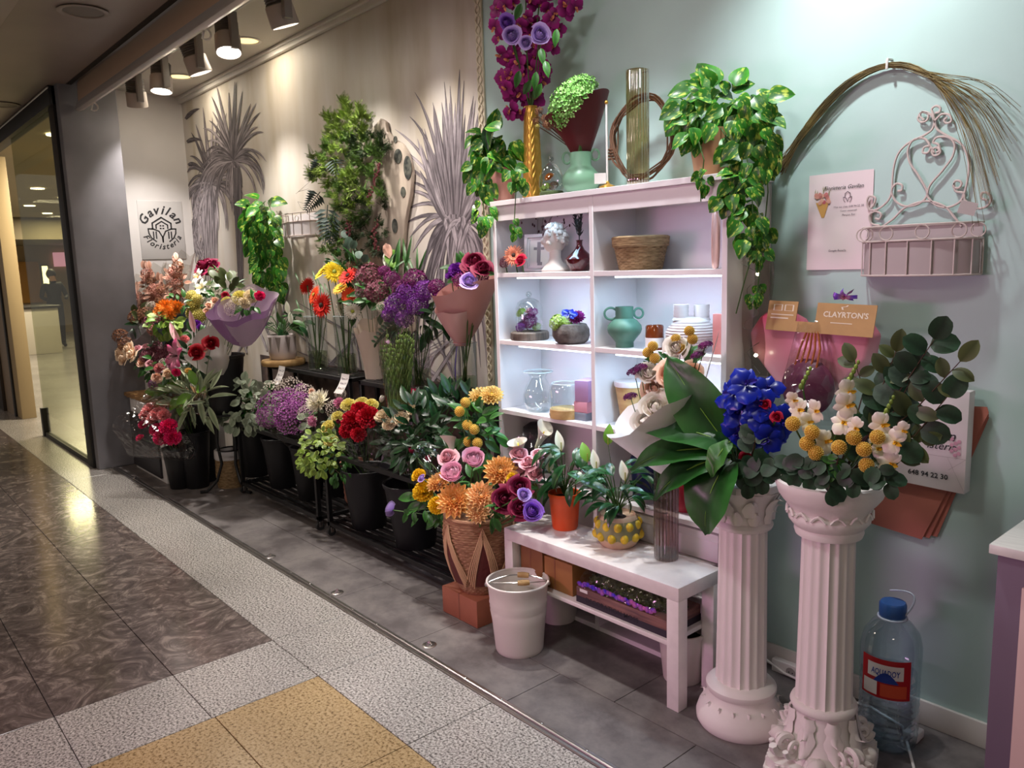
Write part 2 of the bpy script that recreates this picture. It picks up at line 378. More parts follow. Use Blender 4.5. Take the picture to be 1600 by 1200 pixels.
# lit downlights of the shop ceiling
mat('warm_lens', 'ffe2a0', .4, emit=1.6)
for px, py, lab in [(281, 119, 'lit warm recessed downlight beside the second spotlight from the pillar'), (385, 63, 'lit warm recessed downlight above the moss panel')]:
    p = atz(px, py, 3.07); d = thing('recessed_light', lab, 'ceiling light', p, 'recessed shop downlights')
    MB().lathe([(.075, 0), (.095, -.001), (.098, -.006), (.08, -.008), (.075, 0)], p, 28).build('ring', 'white_trim', d)
    MB().lathe([(0, -.003), (.079, -.002), (.079, 0)], p, 28).build('lens', 'warm_lens', d)
    l = area('downlight_glow', p-V((0, 0, .012)), p-V((0, 0, 2)), .14, .14, 4.5, (1, .88, .68)); l.parent = d; l.location = V((0, 0, -.012))
# ------------------------------------------------------------------ track and spotlights
TY, TZ = 2.0, 3.07
tk = MB(); tk.box((-6.95, TY-.018, 3.04), (1.0, TY+.018, 3.07)); tag(tk.build('lighting_track', mat('track_grey', '8d8784', .4), bev=.003), 'slim grey lighting track fixed under the shop ceiling', 'light track')
mat('spot_body', '8f8a88', .45); mat('spot_head', 'b7aeaa', .5); mat('spot_lens', 'ffffff', .3, emit=20, ecol='fff4e6'); mat('spot_fin', '5c5856', .5)
def spotlamp(x, target, power, ang, lab, lens=True, color=(1, .93, .86), z=2.93):
    p = V((x, TY, z)); d = (V(target)-p).normalized(); t = thing('track_spotlight', lab, 'spotlight', (x, TY, 3.04), 'track spotlights')
    MB().tube([(x, TY, 3.04), (x, TY, 3.02)], .03, 12).tube([(x, TY, 3.02), (x, TY, z+.04)], .008, 8).build('mount', 'spot_body', t)
    g = MB().box((x+.075, TY-.022, z-.09), (x+.112, TY+.022, z+.11)); g.build('driver_box', 'spot_body', t, bev=.004)
    mx = frame(p-d*.09, d, s=1.35)
    h = MB().lathe([(0, 0), (.046, 0), (.05, .006)]+[(.05 if k % 2 else .045, .008+.005*k) for k in range(12)]+[(.05, .068)], mx=mx, n=24); ho = h.build('heat_sink', 'spot_fin', t)
    MB().lathe([(.05, .066), (.054, .07), (.056, .145), (.052, .147), (.046, .128), (.03, .11), (0, .11)], mx=mx, n=24).build('lamp_head', 'spot_head', t)
    MB().lathe([(0, .125), (.046, .126), (.046, .13), (0, .131)], mx=mx, n=20).build('lens', 'spot_lens', t)
    s = spot('spot_beam', p+d*.115, target, power, color, ang, 1.0, .04); s.parent = t; s.location = p+d*.115-V((x, TY, 3.04))
W_ = (1, .93, .85)
spotlamp(-6.56, (-7.1, 2.25, 1.25), 95, 84, 'first track spotlight, nearest the grey pillar, aimed at the logo wall')
spotlamp(-5.97, (-5.75, 1.78, .75), 250, 72, 'second track spotlight from the pillar with its lit lens facing out')
spotlamp(-5.32, (-5.25, 2.58, 1.2), 85, 84, 'third track spotlight from the pillar, aimed at the hanging green vine')
spotlamp(-4.77, (-4.1, 1.75, .5), 150, 68, 'fourth track spotlight from the pillar with a bright lens facing out')
spotlamp(-4.08, (-4.15, 2.58, 1.25), 85, 84, 'fifth track spotlight from the pillar, at the top edge of the photo')
spotlamp(-3.45, (-3.45, 2.58, 1.35), 70, 84, 'sixth track spotlight, above the right printed palm')
spotlamp(-2.8, (-2.75, 1.9, .5), 165, 66, 'seventh track spotlight, above the gold vase')
spotlamp(-2.1, (-2.1, 2.3, .9), 75, 80, 'eighth track spotlight, above the white shelving', color=(.95, .98, 1))
spotlamp(-1.35, (-1.1, 2.58, 1.5), 62, 115, 'ninth track spotlight, above the wall planter', color=(.95, .98, 1))
# ------------------------------------------------------------------ neighbouring glass front
thin('store_glass', 'e6e8da', .06, .02, .3)
GY = 1.55
po = MB().box((-7.16, GY-.03, 0), (-7.0, GY+.03, 3.0)); tag(po.build('storefront_post', 'dark_frame', bev=.003), 'black steel post between the glass front and the grey pillar', 'post')
wn = struct(MB().box((-8.9, GY-.006, .04), (-7.16, GY+.006, 2.86)).build('window_1', 'store_glass', smooth=0))
MB().box((-8.9, GY-.02, 0), (-7.16, GY+.02, .04)).build('sill_channel', 'dark_frame', wn, smooth=0)
MB().box((-8.93, GY-.03, 0), (-8.86, GY+.03, .28)).build('floor_clamp', 'dark_frame', wn, smooth=0)
hd = MB(); hd.box((-14, GY-.05, 2.86), (-7.0, GY+.05, 3.0)); struct(hd.build('trim_5', 'dark_frame', bev=.003))
struct(MB().tube([(-14, GY-.05, 2.985), (-7.0, GY-.05, 2.985)], .008, 6).build('trim_6', 'metal'))
dj = struct(MB().box((-11.2, GY+.0, 0), (-10.15, GY+.14, 2.86)).build('door_1', 'beige_panel', bev=.004))
MB().box((-10.5, GY-.02, 0), (-10.42, GY, 2.86)).build('door_frame', 'dark_frame', dj, smooth=0)
MB().box((-11.0, GY-.015, 0), (-10.5, GY, 2.84)).build('frame_panel', mat('frame_panel', 'a48f76', .5), dj, smooth=0)
d2 = struct(MB().box((-14, GY-.05, 0), (-11.0, GY+.0, 2.84)).build('door_2', 'brown_door', bev=.003))
MB().tube([(-11.06, GY-.09, .95), (-11.06, GY-.09, 1.25)], .014, 8).build('door_handle', 'metal', d2)
# room behind the glass
struct(MB().box((-26.2, 1.95, 0), (-26, 9, 3.1)).build('wall_far', mat('far_wall', 'a8926a', .6), smooth=0))
struct(MB().box((-26, 8.0, 0), (-7.35, 8.2, 3.1)).build('wall_side', mat('far_wall2', '9c8a66', .6), smooth=0))
struct(MB().box((-26, 1.6, 3.02), (-7.36, 8.2, 3.12)).build('ceiling_neighbour', mat('far_ceil', 'b5a684', .6), smooth=0))
struct(MB().box((-26, 1.6, 2.5), (-22, 8, 3.02)).build('ceiling_drop', mat('far_soffit', '7d7257', .6), smooth=0))
dl = MB().lathe([(0, 0), (.1, 0), (.1, -.01), (0, -.012)], n=20).mesh('downlight', mat('lit_lens', 'fff2d0', .4, emit=9))
for i, (x, y) in enumerate([(-9.4, 2.05), (-11.2, 2.5), (-13.5, 3.0), (-15, 2.9), (-16.5, 3.6), (-18.5, 3.4), (-18.8, 4.2), (-20.5, 4.1)]):
    tag(inst(dl, 'neighbour_downlight', None, Matrix.Translation((x, y, 3.015))), '%s lit round ceiling light seen through the glass front' % ('nearest and largest', 'second nearest', 'third nearest', 'fourth nearest', 'fifth nearest', 'third farthest', 'second farthest', 'farthest and smallest')[i], 'ceiling light', 'downlights of the neighbouring shop')
for x, y in ((-9.4, 2.6), (-13, 3.2), (-17, 3.5), (-21, 4.5)): area('neighbour_light', (x, y, 2.98), (x, y, 0), .6, .6, 110, (1, .86, .62))
mat('counter_white', 'cfc8b8', .4); mat('counter_dark', '2b2622', .4)
cx = thing('sales_counter', 'pale shop counter with a dark worktop seen through the glass', 'counter', (-19.5, 3.4, 0))
MB().box((-20.2, 2.9, 0), (-18.8, 3.75, .95)).build('body', 'counter_white', cx, bev=.01); MB().box((-20.25, 2.85, .95), (-18.75, 3.8, 1.0)).build('worktop', 'counter_dark', cx, bev=.005)
MB().box((-19.9, 2.88, .1), (-19.1, 2.9, .85)).build('front_panel', 'counter_white', cx, bev=.004)
dcs = thing('display_cabinet', 'dark display cabinet with pale lit shelves behind the person', 'cabinet', (-19, 4.6, 0))
MB().box((-19.4, 4.45, 0), (-18.4, 4.95, 1.3)).build('carcass', 'counter_dark', dcs, bev=.01)
for z in (.4, .75, 1.05): MB().box((-19.3, 4.4, z), (-18.38, 4.46, z+.06)).build('shelf', 'counter_white', dcs, bev=.005)
sg = thing('wall_sign', 'lit pale vertical sign on the far wall of the neighbouring shop', 'sign', (-25.9, 4.95, 1.4))
MB().box((-25.98, 4.85, 1.35), (-25.9, 5.05, 1.95)).build('sign_box', 'counter_dark', sg, bev=.01); MB().box((-25.91, 4.88, 1.38), (-25.88, 5.02, 1.92)).build('sign_face', mat('sign_lit', 'fff0b0', .4, emit=5), sg, smooth=0)
tag(MB().box((-25.95, 5.2, 1.9), (-25.9, 6.6, 2.3)).build('light_band', mat('pink_band', 'e8a0c0', .4, emit=1.0), bev=.01), 'pink lit band high on the neighbouring shop wall', 'sign')
tag(MB().box((-25.95, 4.2, .9), (-25.85, 4.8, 2.05)).build('wall_panel', mat('amber_panel', 'c08a3a', .5), bev=.01), 'amber wall panel behind the person in the neighbouring shop', 'wall panel')
tag(MB().box((-17.2, 3.95, 0), (-16.6, 4.3, .42)).build('display_block', 'counter_white', bev=.02), 'low white display block on the neighbouring shop floor', 'display block')
# person in black, standing
def person(p, lab):
    t = thing('person', lab, 'person', p)
    J = {'pel': (0, 0, .98), 'ch': (.0, .02, 1.28), 'nk': (0, .02, 1.5), 'hd': (0, 0, 1.6), 'ht': (0, 0, 1.74), 'sl': (0, .17, 1.43), 'el': (.03, .26, 1.15), 'hl': (.22, .2, 1.1), 'sr': (0, -.17, 1.43), 'er': (.02, -.25, 1.14), 'hr': (.22, -.16, 1.08), 'pl': (0, .09, .92), 'kl': (.03, .1, .5), 'al': (0, .1, .08), 'fl': (.14, .11, .03), 'pr': (0, -.09, .92), 'kr': (.01, -.1, .5), 'ar': (-.03, -.1, .08), 'fr': (.11, -.12, .03)}
    Rr = {'pel': .15, 'ch': .15, 'nk': .06, 'hd': .085, 'ht': .07, 'sl': .065, 'el': .048, 'hl': .035, 'sr': .065, 'er': .048, 'hr': .035, 'pl': .1, 'kl': .07, 'al': .048, 'fl': .04, 'pr': .1, 'kr': .07, 'ar': .048, 'fr': .04}
    E = [('pel', 'ch'), ('ch', 'nk'), ('nk', 'hd'), ('hd', 'ht'), ('ch', 'sl'), ('sl', 'el'), ('el', 'hl'), ('ch', 'sr'), ('sr', 'er'), ('er', 'hr'), ('pel', 'pl'), ('pl', 'kl'), ('kl', 'al'), ('al', 'fl'), ('pel', 'pr'), ('pr', 'kr'), ('kr', 'ar'), ('ar', 'fr')]
    ks = list(J); me = bpy.data.meshes.new('body'); me.from_pydata([J[k] for k in ks], [(ks.index(a), ks.index(b)) for a, b in E], [])
    o = bpy.data.objects.new('body', me); COL.objects.link(o); o.parent = t
    md = o.modifiers.new('skin', 'SKIN'); md.use_smooth_shade = True
    for i, k in enumerate(ks): me.skin_vertices[0].data[i].radius = (Rr[k], Rr[k]); me.skin_vertices[0].data[i].use_root = (k == 'pel')
    o.modifiers.new('sub', 'SUBSURF').levels = 1
    m = mat('black_clothes', '16151a', .8); nt = m.node_tree; n = nt.nodes
    tc = n.new('ShaderNodeTexCoord'); sp = n.new('ShaderNodeSeparateXYZ'); nt.links.new(tc.outputs['Object'], sp.inputs[0])
    g = n.new('ShaderNodeMath'); g.operation = 'GREATER_THAN'; g.inputs[1].default_value = 1.5; nt.links.new(sp.outputs['Z'], g.inputs[0])
    x = n.new('ShaderNodeMix'); x.data_type = 'RGBA'; x.inputs[6].default_value = lin('16151a'); x.inputs[7].default_value = lin('b98a6c'); nt.links.new(g.outputs[0], x.inputs[0]); nt.links.new(x.outputs[2], n['Principled BSDF'].inputs['Base Color'])
    me.materials.append(m)
    h = MB().ball(p+V((-.025, 0, 1.66)), (.105, .1, .12), 14, 10, nz=.08, nsc=3); h.build('hair', mat('dark_hair', '1c1512', .6), t)
    return t
person(atz(93, 542, 0), 'person dressed in black standing at the counter seen through the glass')
# ------------------------------------------------------------------ printed mural on the wallpaper
mat('print_ink', '443d42', .65, tip='c8bdc2', var=.12, scale=40)
mu = MB(); MUZ = [0.0]
def blade(p0, p1, bx, by, wd, sh=None, n=9):
    """one printed palm blade drawn in photo pixels on the wall plane, with light and dark lengthwise streaks"""
    MUZ[0] += .000012; Y = WY-.0008-MUZ[0]
    c = ((p0[0]+p1[0])/2+bx, (p0[1]+p1[1])/2+by); sh = sh if sh is not None else random.choice((.1, .35, .55, .7))
    cols = [sh*.35, min(1, sh+.25), sh*.7, min(1, sh+.12), sh*.15]; nv = 5
    P = []
    for i in range(n+1):
        t = i/n; x = p0[0]*(1-t)**2+c[0]*2*t*(1-t)+p1[0]*t*t; y = p0[1]*(1-t)**2+c[1]*2*t*(1-t)+p1[1]*t*t
        dx = 2*(1-t)*(c[0]-p0[0])+2*t*(p1[0]-c[0]); dy = 2*(1-t)*(c[1]-p0[1])+2*t*(p1[1]-c[1]); l = math.hypot(dx, dy) or 1
        P.append((x, y, -dy/l, dx/l, wd*(min(1, .45+t*2.2) if t < .4 else 1)*(1-t)**.65+.25))
    for k in range(nv):
        for i in range(n):
            a = P[i]; b = P[i+1]; q = []
            for pp, e in ((a, k/nv), (a, (k+1)/nv), (b, (k+1)/nv), (b, k/nv)):
                o = (e-.5)*2*pp[4]; q.append(mu.V(at(pp[0]+pp[2]*o, pp[1]+pp[3]*o, Y), cols[k]))
            mu.F(*q)
R = random.Random(3)
# right palm
cx0, cy0 = 712, 345
for k in range(26):   # drooping skirt
    a = R.uniform(-1, 1); x0 = cx0+a*16; x1 = cx0+a*75+R.uniform(-8, 8); x1 = min(x1, 764); blade((x0, cy0+R.uniform(0, 20)), (x1, R.uniform(430, 610)), a*16, -25, R.uniform(2.5, 5.5))
for (x, y, bx, by, wd) in [(617, 202, 12, -38, 4.5), (612, 225, 8, -35, 4), (618, 252, 6, -30, 4), (634, 283, 4, -32, 5), (628, 300, 0, -34, 5), (632, 330, 0, -34, 5), (630, 352, 4, -34, 5), (640, 372, 2, -38, 5), (645, 395, -4, -42, 6), (660, 430, -8, -50, 6), (668, 470, -12, -60, 6), (690, 480, -14, -60, 6.5), (720, 500, 12, -60, 6.5), (742, 470, 16, -60, 6), (757, 440, 14, -50, 6), (764, 400, 8, -40, 5), (764, 360, 5, -36, 5)]:
    blade((cx0+R.uniform(-8, 8), cy0+R.uniform(-6, 14)), (x, y), bx, by, wd)
for k in range(26): a = -1+2*k/25; blade((cx0+a*12, cy0+5), (min(cx0+a*56, 757), 215+abs(a)*50+R.uniform(-15, 15)), a*4, 0, 7, .25)
for k in range(20):   # upright crown
    a = -1+2*k/19; x1 = cx0-2+a*62+R.uniform(-5, 5); top = 152+abs(a)**1.5*75+R.uniform(-20, 25); x1 = min(x1, 757)
    blade((cx0+a*10, cy0), (x1, top), a*5-3, 0, R.uniform(4.5, 7.5))
for x, y, wd in [(718, 108, 5.5), (703, 134, 3.6), (694, 128, 2), (725, 126, 3), (690, 160, 5), (740, 150, 4), (648, 144, 4), (640, 182, 4), (676, 160, 4)]: blade((cx0+(x-cx0)*.2, cy0-10), (x, y), (x-cx0)*-.12, -8 if x > 660 else -45, wd, .3)
for k in range(8): blade((cx0+R.uniform(-20, 25), 330+R.uniform(0, 20)), (cx0+R.uniform(-34, 44), 400+R.uniform(0, 60)), R.uniform(-10, 10), -40, 5, .75)
# left palms
def palm(cx, cy, rad, n, wd, sh, trunk, up=1.0, xmin=291):
    for k in range(n):
        a = PI*(.0+1.0*k/(n-1))+R.uniform(-.06, .06); l = rad*(1+.45*math.sin(a)**3*up)*R.uniform(.8, 1.05)
        x1 = cx+math.cos(a)*l*.62; y1 = cy-math.sin(a)*l+abs(math.cos(a))**2*rad*.5
        blade((cx, cy), (max(xmin, x1), y1), math.cos(a)*4, -abs(math.cos(a))*rad*.42, wd, R.choice((.05, .15, .25, .4))*sh)
    for k in range(n):
        a = R.uniform(-1, 1); x1 = cx+a*rad*.62
        blade((cx, cy+2), (max(xmin, x1), cy+rad*R.uniform(.45, .95)), a*rad*.3, -rad*.35*abs(a)-4, wd*.85, R.choice((.1, .3, .5))*sh)
for k in range(60): blade((R.uniform(300, 336), R.uniform(280, 400)), (R.uniform(298, 336), R.uniform(300, 430)), R.uniform(-5, 5), 0, R.uniform(1.5, 3.5), R.choice((.25, .5, .7)))
for k in range(6): blade((318+k*3.6, 300), (322+k*3.3, 440), 0, 0, 4, .5)
palm(330, 285, 82, 19, 3.2, 1.7, None)
for (x0, y0, x1, y1) in [(290, 186, 312, 170), (292, 222, 316, 220), (294, 258, 312, 262)]: blade((x0, y0), (x1, y1), 0, -7, 4, .0)
palm(363, 250, 88, 25, 3.3, 1.25, None, 1.1)
for k in range(3): blade((366+k*3, 262), (373+k*3, 455), 2, 0, 4, .12)
for k in range(14): blade((375+R.uniform(-12, 60), 520+R.uniform(-10, 40)), (390+R.uniform(-30, 70), 440+R.uniform(0, 60)), R.uniform(-6, 6), 0, 2.2, .75)
for k in range(30): blade((R.uniform(440, 760), 640), (R.uniform(440, 765), R.uniform(470, 560)), R.uniform(-8, 8), 0, R.uniform(1.5, 4), R.choice((.3, .5, .75)))
mo = mu.build('palm_mural', 'print_ink', smooth=0)
tag(mo, 'grey palm plants printed on the cream wallpaper behind the flower racks', 'mural')
# lower wall panel behind the rack: brownish printed rocks
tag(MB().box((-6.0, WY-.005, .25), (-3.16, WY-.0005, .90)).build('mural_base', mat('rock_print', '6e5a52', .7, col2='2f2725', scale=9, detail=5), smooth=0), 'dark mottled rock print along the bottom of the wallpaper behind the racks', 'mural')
# ------------------------------------------------------------------ logo sign on the left wall
lp = [atx(212, 316, LX+.004), atx(282, 312, LX+.004), atx(292, 402, LX+.004), atx(224, 408, LX+.004)]
y0, y1 = (lp[0].y+lp[3].y)/2, (lp[1].y+lp[2].y)/2; z1 = (lp[0].z+lp[1].z)/2; z0 = (lp[2].z+lp[3].z)/2
ls = thing('logo_sign', 'translucent grey logo panel on the left wall with round lettering', 'sign', (LX+.01, (y0+y1)/2, z0))
MB().box((LX, y0, z0), (LX+.008, y1, z1)).build('panel', mat('sign_panel', 'c3c0c0', .3), ls, bev=.002)
mat('ink', '2b2a2e', .6)
yc, zc, hw = (y0+y1)/2, (z0+z1)/2, (y1-y0)/2
LPt = lambda u, v, d=0: V((LX+.0095+d, yc+u*hw, zc+v*hw))
lg = MB()
def stroke(mb, pts, wd, fn, closed=False):
    n = len(pts)
    for i in range(n if closed else n-1):
        a = V((*pts[i], 0)); b = V((*pts[(i+1) % n], 0)); d = (b-a).normalized(); s_ = V((-d.y, d.x, 0))*wd/2; e = d*wd*.35
        mb.F(*[mb.V(fn(q.x, q.y)) for q in (a-e-s_, b+e-s_, b+e+s_, a-e+s_)])
stroke(lg, [(-.42, .05), (-.42, .32), (0, .58), (.42, .32), (.42, .05)], .07, LPt); stroke(lg, [(-.26, .08), (-.26, .24), (0, .40), (.26, .24), (.26, .08)], .06, LPt)
for s_ in (-1, 1):
    stroke(lg, [(s_*x, y) for x, y in [(0, -.55), (.02, -.3), (.15, -.05), (.4, .06), (.62, .06), (.6, -.15), (.5, -.36), (.3, -.52)]], .06, LPt)
    for x in (.28, .4): stroke(lg, [(s_*x, -.08), (s_*x, -.38)], .06, LPt)
for a in (-.06, .06):
    for b in (.08, .2): stroke(lg, [(a-.02, b), (a+.02, b)], .06, LPt)
lg.build('emblem', 'ink', ls, smooth=0)
def arc_text(letters, a0, a1, rad, size, up, name, yoff=0):
    mb = MB(); tot = sum(max(w, .22)+.06 for _, w in letters); acc = 0
    for l, w in letters:
        ww = max(w, .22)+.06; f = (acc+ww/2)/tot; acc += ww; a = a0+(a1-a0)*f
        bx, by = rad*math.cos(a), rad*math.sin(a)+yoff; rot = a-PI/2 if up else a+PI/2
        o = MB()
        for p, t in zip(l.v, l.t):
            x, y = (p[0]-w/2)*size, p[1]*size; o.V(LPt(bx+x*math.cos(rot)-y*math.sin(rot), by+x*math.sin(rot)+y*math.cos(rot)))
        b = len(mb.v); mb.v += o.v; mb.t += o.t
        for f_, m_ in zip(l.f, l.m): mb.f.append(tuple(b+i for i in f_)); mb.m.append(0)
    mb.build(name, 'ink', ls, smooth=0)
arc_text(TX['gav'], math.radians(168), math.radians(18), .70, .56, True, 'lettering', .05)
arc_text(TX['flo'], math.radians(200), math.radians(338), .93, .36, False, 'lettering', .05)
# ------------------------------------------------------------------ white wall shelving
mat('lacquer', 'e6e0e2', .4); mat('led', 'eaf6ff', .4, emit=5)
SX0, SX1, SY0, SY1 = -2.76, -1.535, 2.31, 2.572
su = thing('shelving_unit', 'white shelving unit of open square compartments with lit undersides', 'shelf', ((SX0+SX1)/2, (SY0+SY1)/2, 0))
def bd(name, a, b, mt='lacquer', bev=.0015): return MB().box(a, b).build(name, mt, su, bev=bev, bseg=1)
LV = [.02, .30, .59, .885, 1.205, 1.507]
for x in (SX0, -2.17, SX1-.024): bd('upright', (x, SY0, 0), (x+.022, SY1, 1.80))
for z in LV: 
    for a, b in ((SX0+.022, -2.17), (-2.148, SX1-.024)): bd('shelf_board', (a, SY0+.001, z-.02), (b, SY1, z))
bd('top_board', (SX0-.012, SY0-.012, 1.80), (SX1+.012, SY1, 1.822))
for a, b in ((SX0+.022, -2.17), (-2.148, SX1-.024)): bd('fascia', (a, SY0+.001, 1.735), (b, SY0+.018, 1.80))
bd('back_panel', (SX0, SY1, 0), (SX1, SY1+.006, 1.80))
for z, p in ((1.735, .35), (1.487, 1.6), (1.185, 1.6)):
    for i, (a, b) in enumerate(((SX0+.022, -2.17), (-2.148, SX1-.024))):
        aa = a+.12 if i == 0 else a+.1
        if z < 1.7: bd('led_strip', (aa, SY0+.012, z-.007), (b-.004, SY0+.02, z-.001), 'led', 0)
        l = area('led_light', ((aa+b)/2, SY0+.03, z-.012), ((aa+b)/2, SY0+.06, z-.3), b-aa-.04, .015, p, (.48, .76, 1.0)); l.parent = su; l.location = V(l.location)-WL[su.name]
# ------------------------------------------------------------------ low white bench
BX0, BX1, BY0, BY1 = -2.44, -1.54, 2.05, 2.302
be = thing('low_bench', 'low white rectangular bench table with a lower shelf', 'bench', ((BX0+BX1)/2, (BY0+BY1)/2, 0))
mat('bench_white', 'e8e2e0', .35, var=.03, scale=30)
MB().box((BX0, BY0, .4), (BX1, BY1, .45)).build('table_top', 'bench_white', be, bev=.002)
for x in (BX0, BX1-.05):
    for y in (BY0, BY1-.05): MB().box((x, y, 0), (x+.05, y+.05, .4)).build('leg', 'bench_white', be, bev=.0015)
MB().box((BX0+.05, BY0+.012, .222), (BX1-.05, BY1-.012, .24)).build('lower_shelf', 'bench_white', be, bev=.0015)
# ------------------------------------------------------------------ plaster columns
mat('plaster', 'e9e4e0', .6, bump=.06, bscale=40)
def flutes(k, d): return lambda a, j: 1-d*abs(math.sin(k*a))**.7
def acanthus(mb, c, r, z0, z1, n, tilt, wd, inv=1):
    for i in range(n):
        a = 2*PI*i/n; d = V((math.cos(a), math.sin(a), 0)); s = V((-math.sin(a), math.cos(a), 0))
        def fn(u, v):
            h = v; ww = wd*math.sin(PI*min(1, .15+.85*v)**.8)*(.75+.25*abs(math.cos(9*v)))
            o = r+tilt*h*h+.012*(1-(2*u-1)**2)
            if v > .8: o += .015*(v-.8)/.2
            return V(c)+d*o+s*(2*u-1)*ww+V((0, 0, z0+(z1-z0)*(h if h < .9 else 1.8-h)))
        mb.grid(fn, 4, 7)
def swirl(mb, c, u, w, r, turns=1.6, tr=.01, n=26):
    pts = [V(c)+(u*math.cos(a)+w*math.sin(a))*(r*(1-.8*k/n)) for k in range(n+1) for a in [2*PI*turns*k/n]]
    mb.tube(pts, [tr*(1-.4*k/n) for k in range(n+1)], 6)
# left column: round flared foot, fluted shaft, leafy capital
cl = V((-1.37, 2.165, 0))
k1 = thing('plaster_column', 'white fluted plaster column with a round flared foot, beside the bench', 'column', cl)
b = MB().lathe([(0, 0), (.138, 0), (.145, .012), (.146, .03), (.138, .055), (.12, .085), (.108, .105), (.107, .115), (.114, .125), (.114, .138), (.105, .148), (.092, .155), (0, .155)], cl, 48); acanthus(b, cl, .116, .045, .1, 16, -.006, .016); b.build('foot', 'plaster', k1)
MB().lathe([(.086, .15), (.084, .2), (.081, .45), (.078, .69)], cl, 120, flutes(9, .085)).build('shaft', 'plaster', k1, smooth=60)
b = MB().lathe([(.08, .68), (.09, .685), (.094, .695), (.09, .706), (.084, .71), (.086, .74), (.094, .775), (.112, .805), (.122, .815)], cl, 48); acanthus(b, cl, .086, .71, .765, 10, .012, .022); acanthus(b, cl, .092, .74, .805, 8, .03, .028)
b.lathe([(.122, .812), (.132, .82), (.132, .842), (.12, .845), (.1, .842), (.09, .80), (0, .80)], cl, 8, mx=Matrix.Rotation(PI/8, 4, 'Z')); b.build('capital', 'plaster', k1)
# right column: bowl top, fluted shaft, carved square foot
cr = V((-1.065, 2.13, 0))
k2 = thing('plaster_column', 'white fluted plaster column with a bowl top and carved square foot, nearest the camera', 'column', cr)
b = MB().lathe([(.078, .735), (.092, .74), (.096, .752), (.094, .765), (.1, .77), (.112, .785), (.114, .8), (.108, .81), (.112, .825), (.13, .845), (.142, .862), (.148, .88), (.152, .892), (.15, .902), (.142, .905), (.136, .895), (.128, .86), (.1, .83), (0, .825)], cr, 56)
for i in range(14):
    a = 2*PI*i/14; d = V((math.cos(a), math.sin(a), 0)); s = V((-math.sin(a), math.cos(a), 0)); b.tube([cr+d*.116+s*(x*.02)+V((0, 0, .808+.012*math.cos(x*2))) for x in (-1, -.5, 0, .5, 1)], .004, 5)
b.build('capital_bowl', 'plaster', k2)
MB().lathe([(.086, .2), (.083, .25), (.079, .5), (.076, .74)], cr, 120, flutes(9, .085)).build('shaft', 'plaster', k2, smooth=60)
ang = math.radians(20); RX = Matrix.Rotation(ang, 4, 'Z'); b = MB()
b.lathe([(.084, .225), (.092, .222), (.096, .212), (.092, .2), (.085, .196), (.09, .15), (.105, .1), (.125, .06)], cr, 48)
acanthus(b, cr, .088, .195, .125, 8, .02, .026); acanthus(b, cr, .094, .16, .07, 8, .035, .03)
b.prism([(x*s_, y*t_) for x, y, s_, t_ in [(.15, .12, 1, 1), (.12, .15, 1, 1), (.12, .15, -1, 1), (.15, .12, -1, 1), (.15, .12, -1, -1), (.12, .15, -1, -1), (.12, .15, 1, -1), (.15, .12, 1, -1)]], lambda x, y, d: cr+RX @ V((x, y, d)), 0, .028)
b.prism([(x*s_, y*t_) for x, y, s_, t_ in [(.14, .112, 1, 1), (.112, .14, 1, 1), (.112, .14, -1, 1), (.14, .112, -1, 1), (.14, .112, -1, -1), (.112, .14, -1, -1), (.112, .14, 1, -1), (.14, .112, 1, -1)]], lambda x, y, d: cr+RX @ V((x, y, d)), .028, .06)
for i in range(4):
    a = ang+PI/4+i*PI/2; d = V((math.cos(a), math.sin(a), 0)); swirl(b, cr+d*.135+V((0, 0, .105)), d, V((0, 0, -1)), .038, 1.5, .013)
    for e in (-.22, .22):
        dd = V((math.cos(a+e), math.sin(a+e), 0)); swirl(b, cr+dd*.128+V((0, 0, .1)), dd, V((0, 0, -1)), .03, 1.4, .009)
    a2 = ang+i*PI/2; d2 = V((math.cos(a2), math.sin(a2), 0)); b.ball(cr+d2*.128+V((0, 0, .075)), (.026, .026, .022), 12, 7, nz=.3, nsc=4)
    s2 = V((-d2.y, d2.x, 0))
    for k in range(-6, 7): b.box((-.005, -.004, .03), (.005, .006, .056), mx=Matrix.Translation(cr+d2*.14+s2*k*.018) @ Matrix.Rotation(a2, 4, 'Z'))
b.build('carved_foot', 'plaster', k2, smooth=50)
# ------------------------------------------------------------------ counter at the right edge
mat('purple_frame', '6d6070', .5); mat('pink_board', 'd9c0b8', .5); mat('white_wood', 'dfe0da', .45, var=.08, scale=14, stretch=(1, 12, 1))
ct = thing('counter', 'purple framed counter with a white wooden top at the right edge', 'counter', (-.3, 2.35, 0))
MB().box((-.645, 2.19, 0), (.5, 2.56, .775)).build('body', 'purple_frame', ct, bev=.003)
MB().box((-.66, 2.17, .775), (.5, 2.57, .8)).build('worktop', 'white_wood', ct, bev=.002)
MB().box((-.585, 2.182, .0), (.45, 2.192, .70)).build('front_panel', 'pink_board', ct, bev=.002)
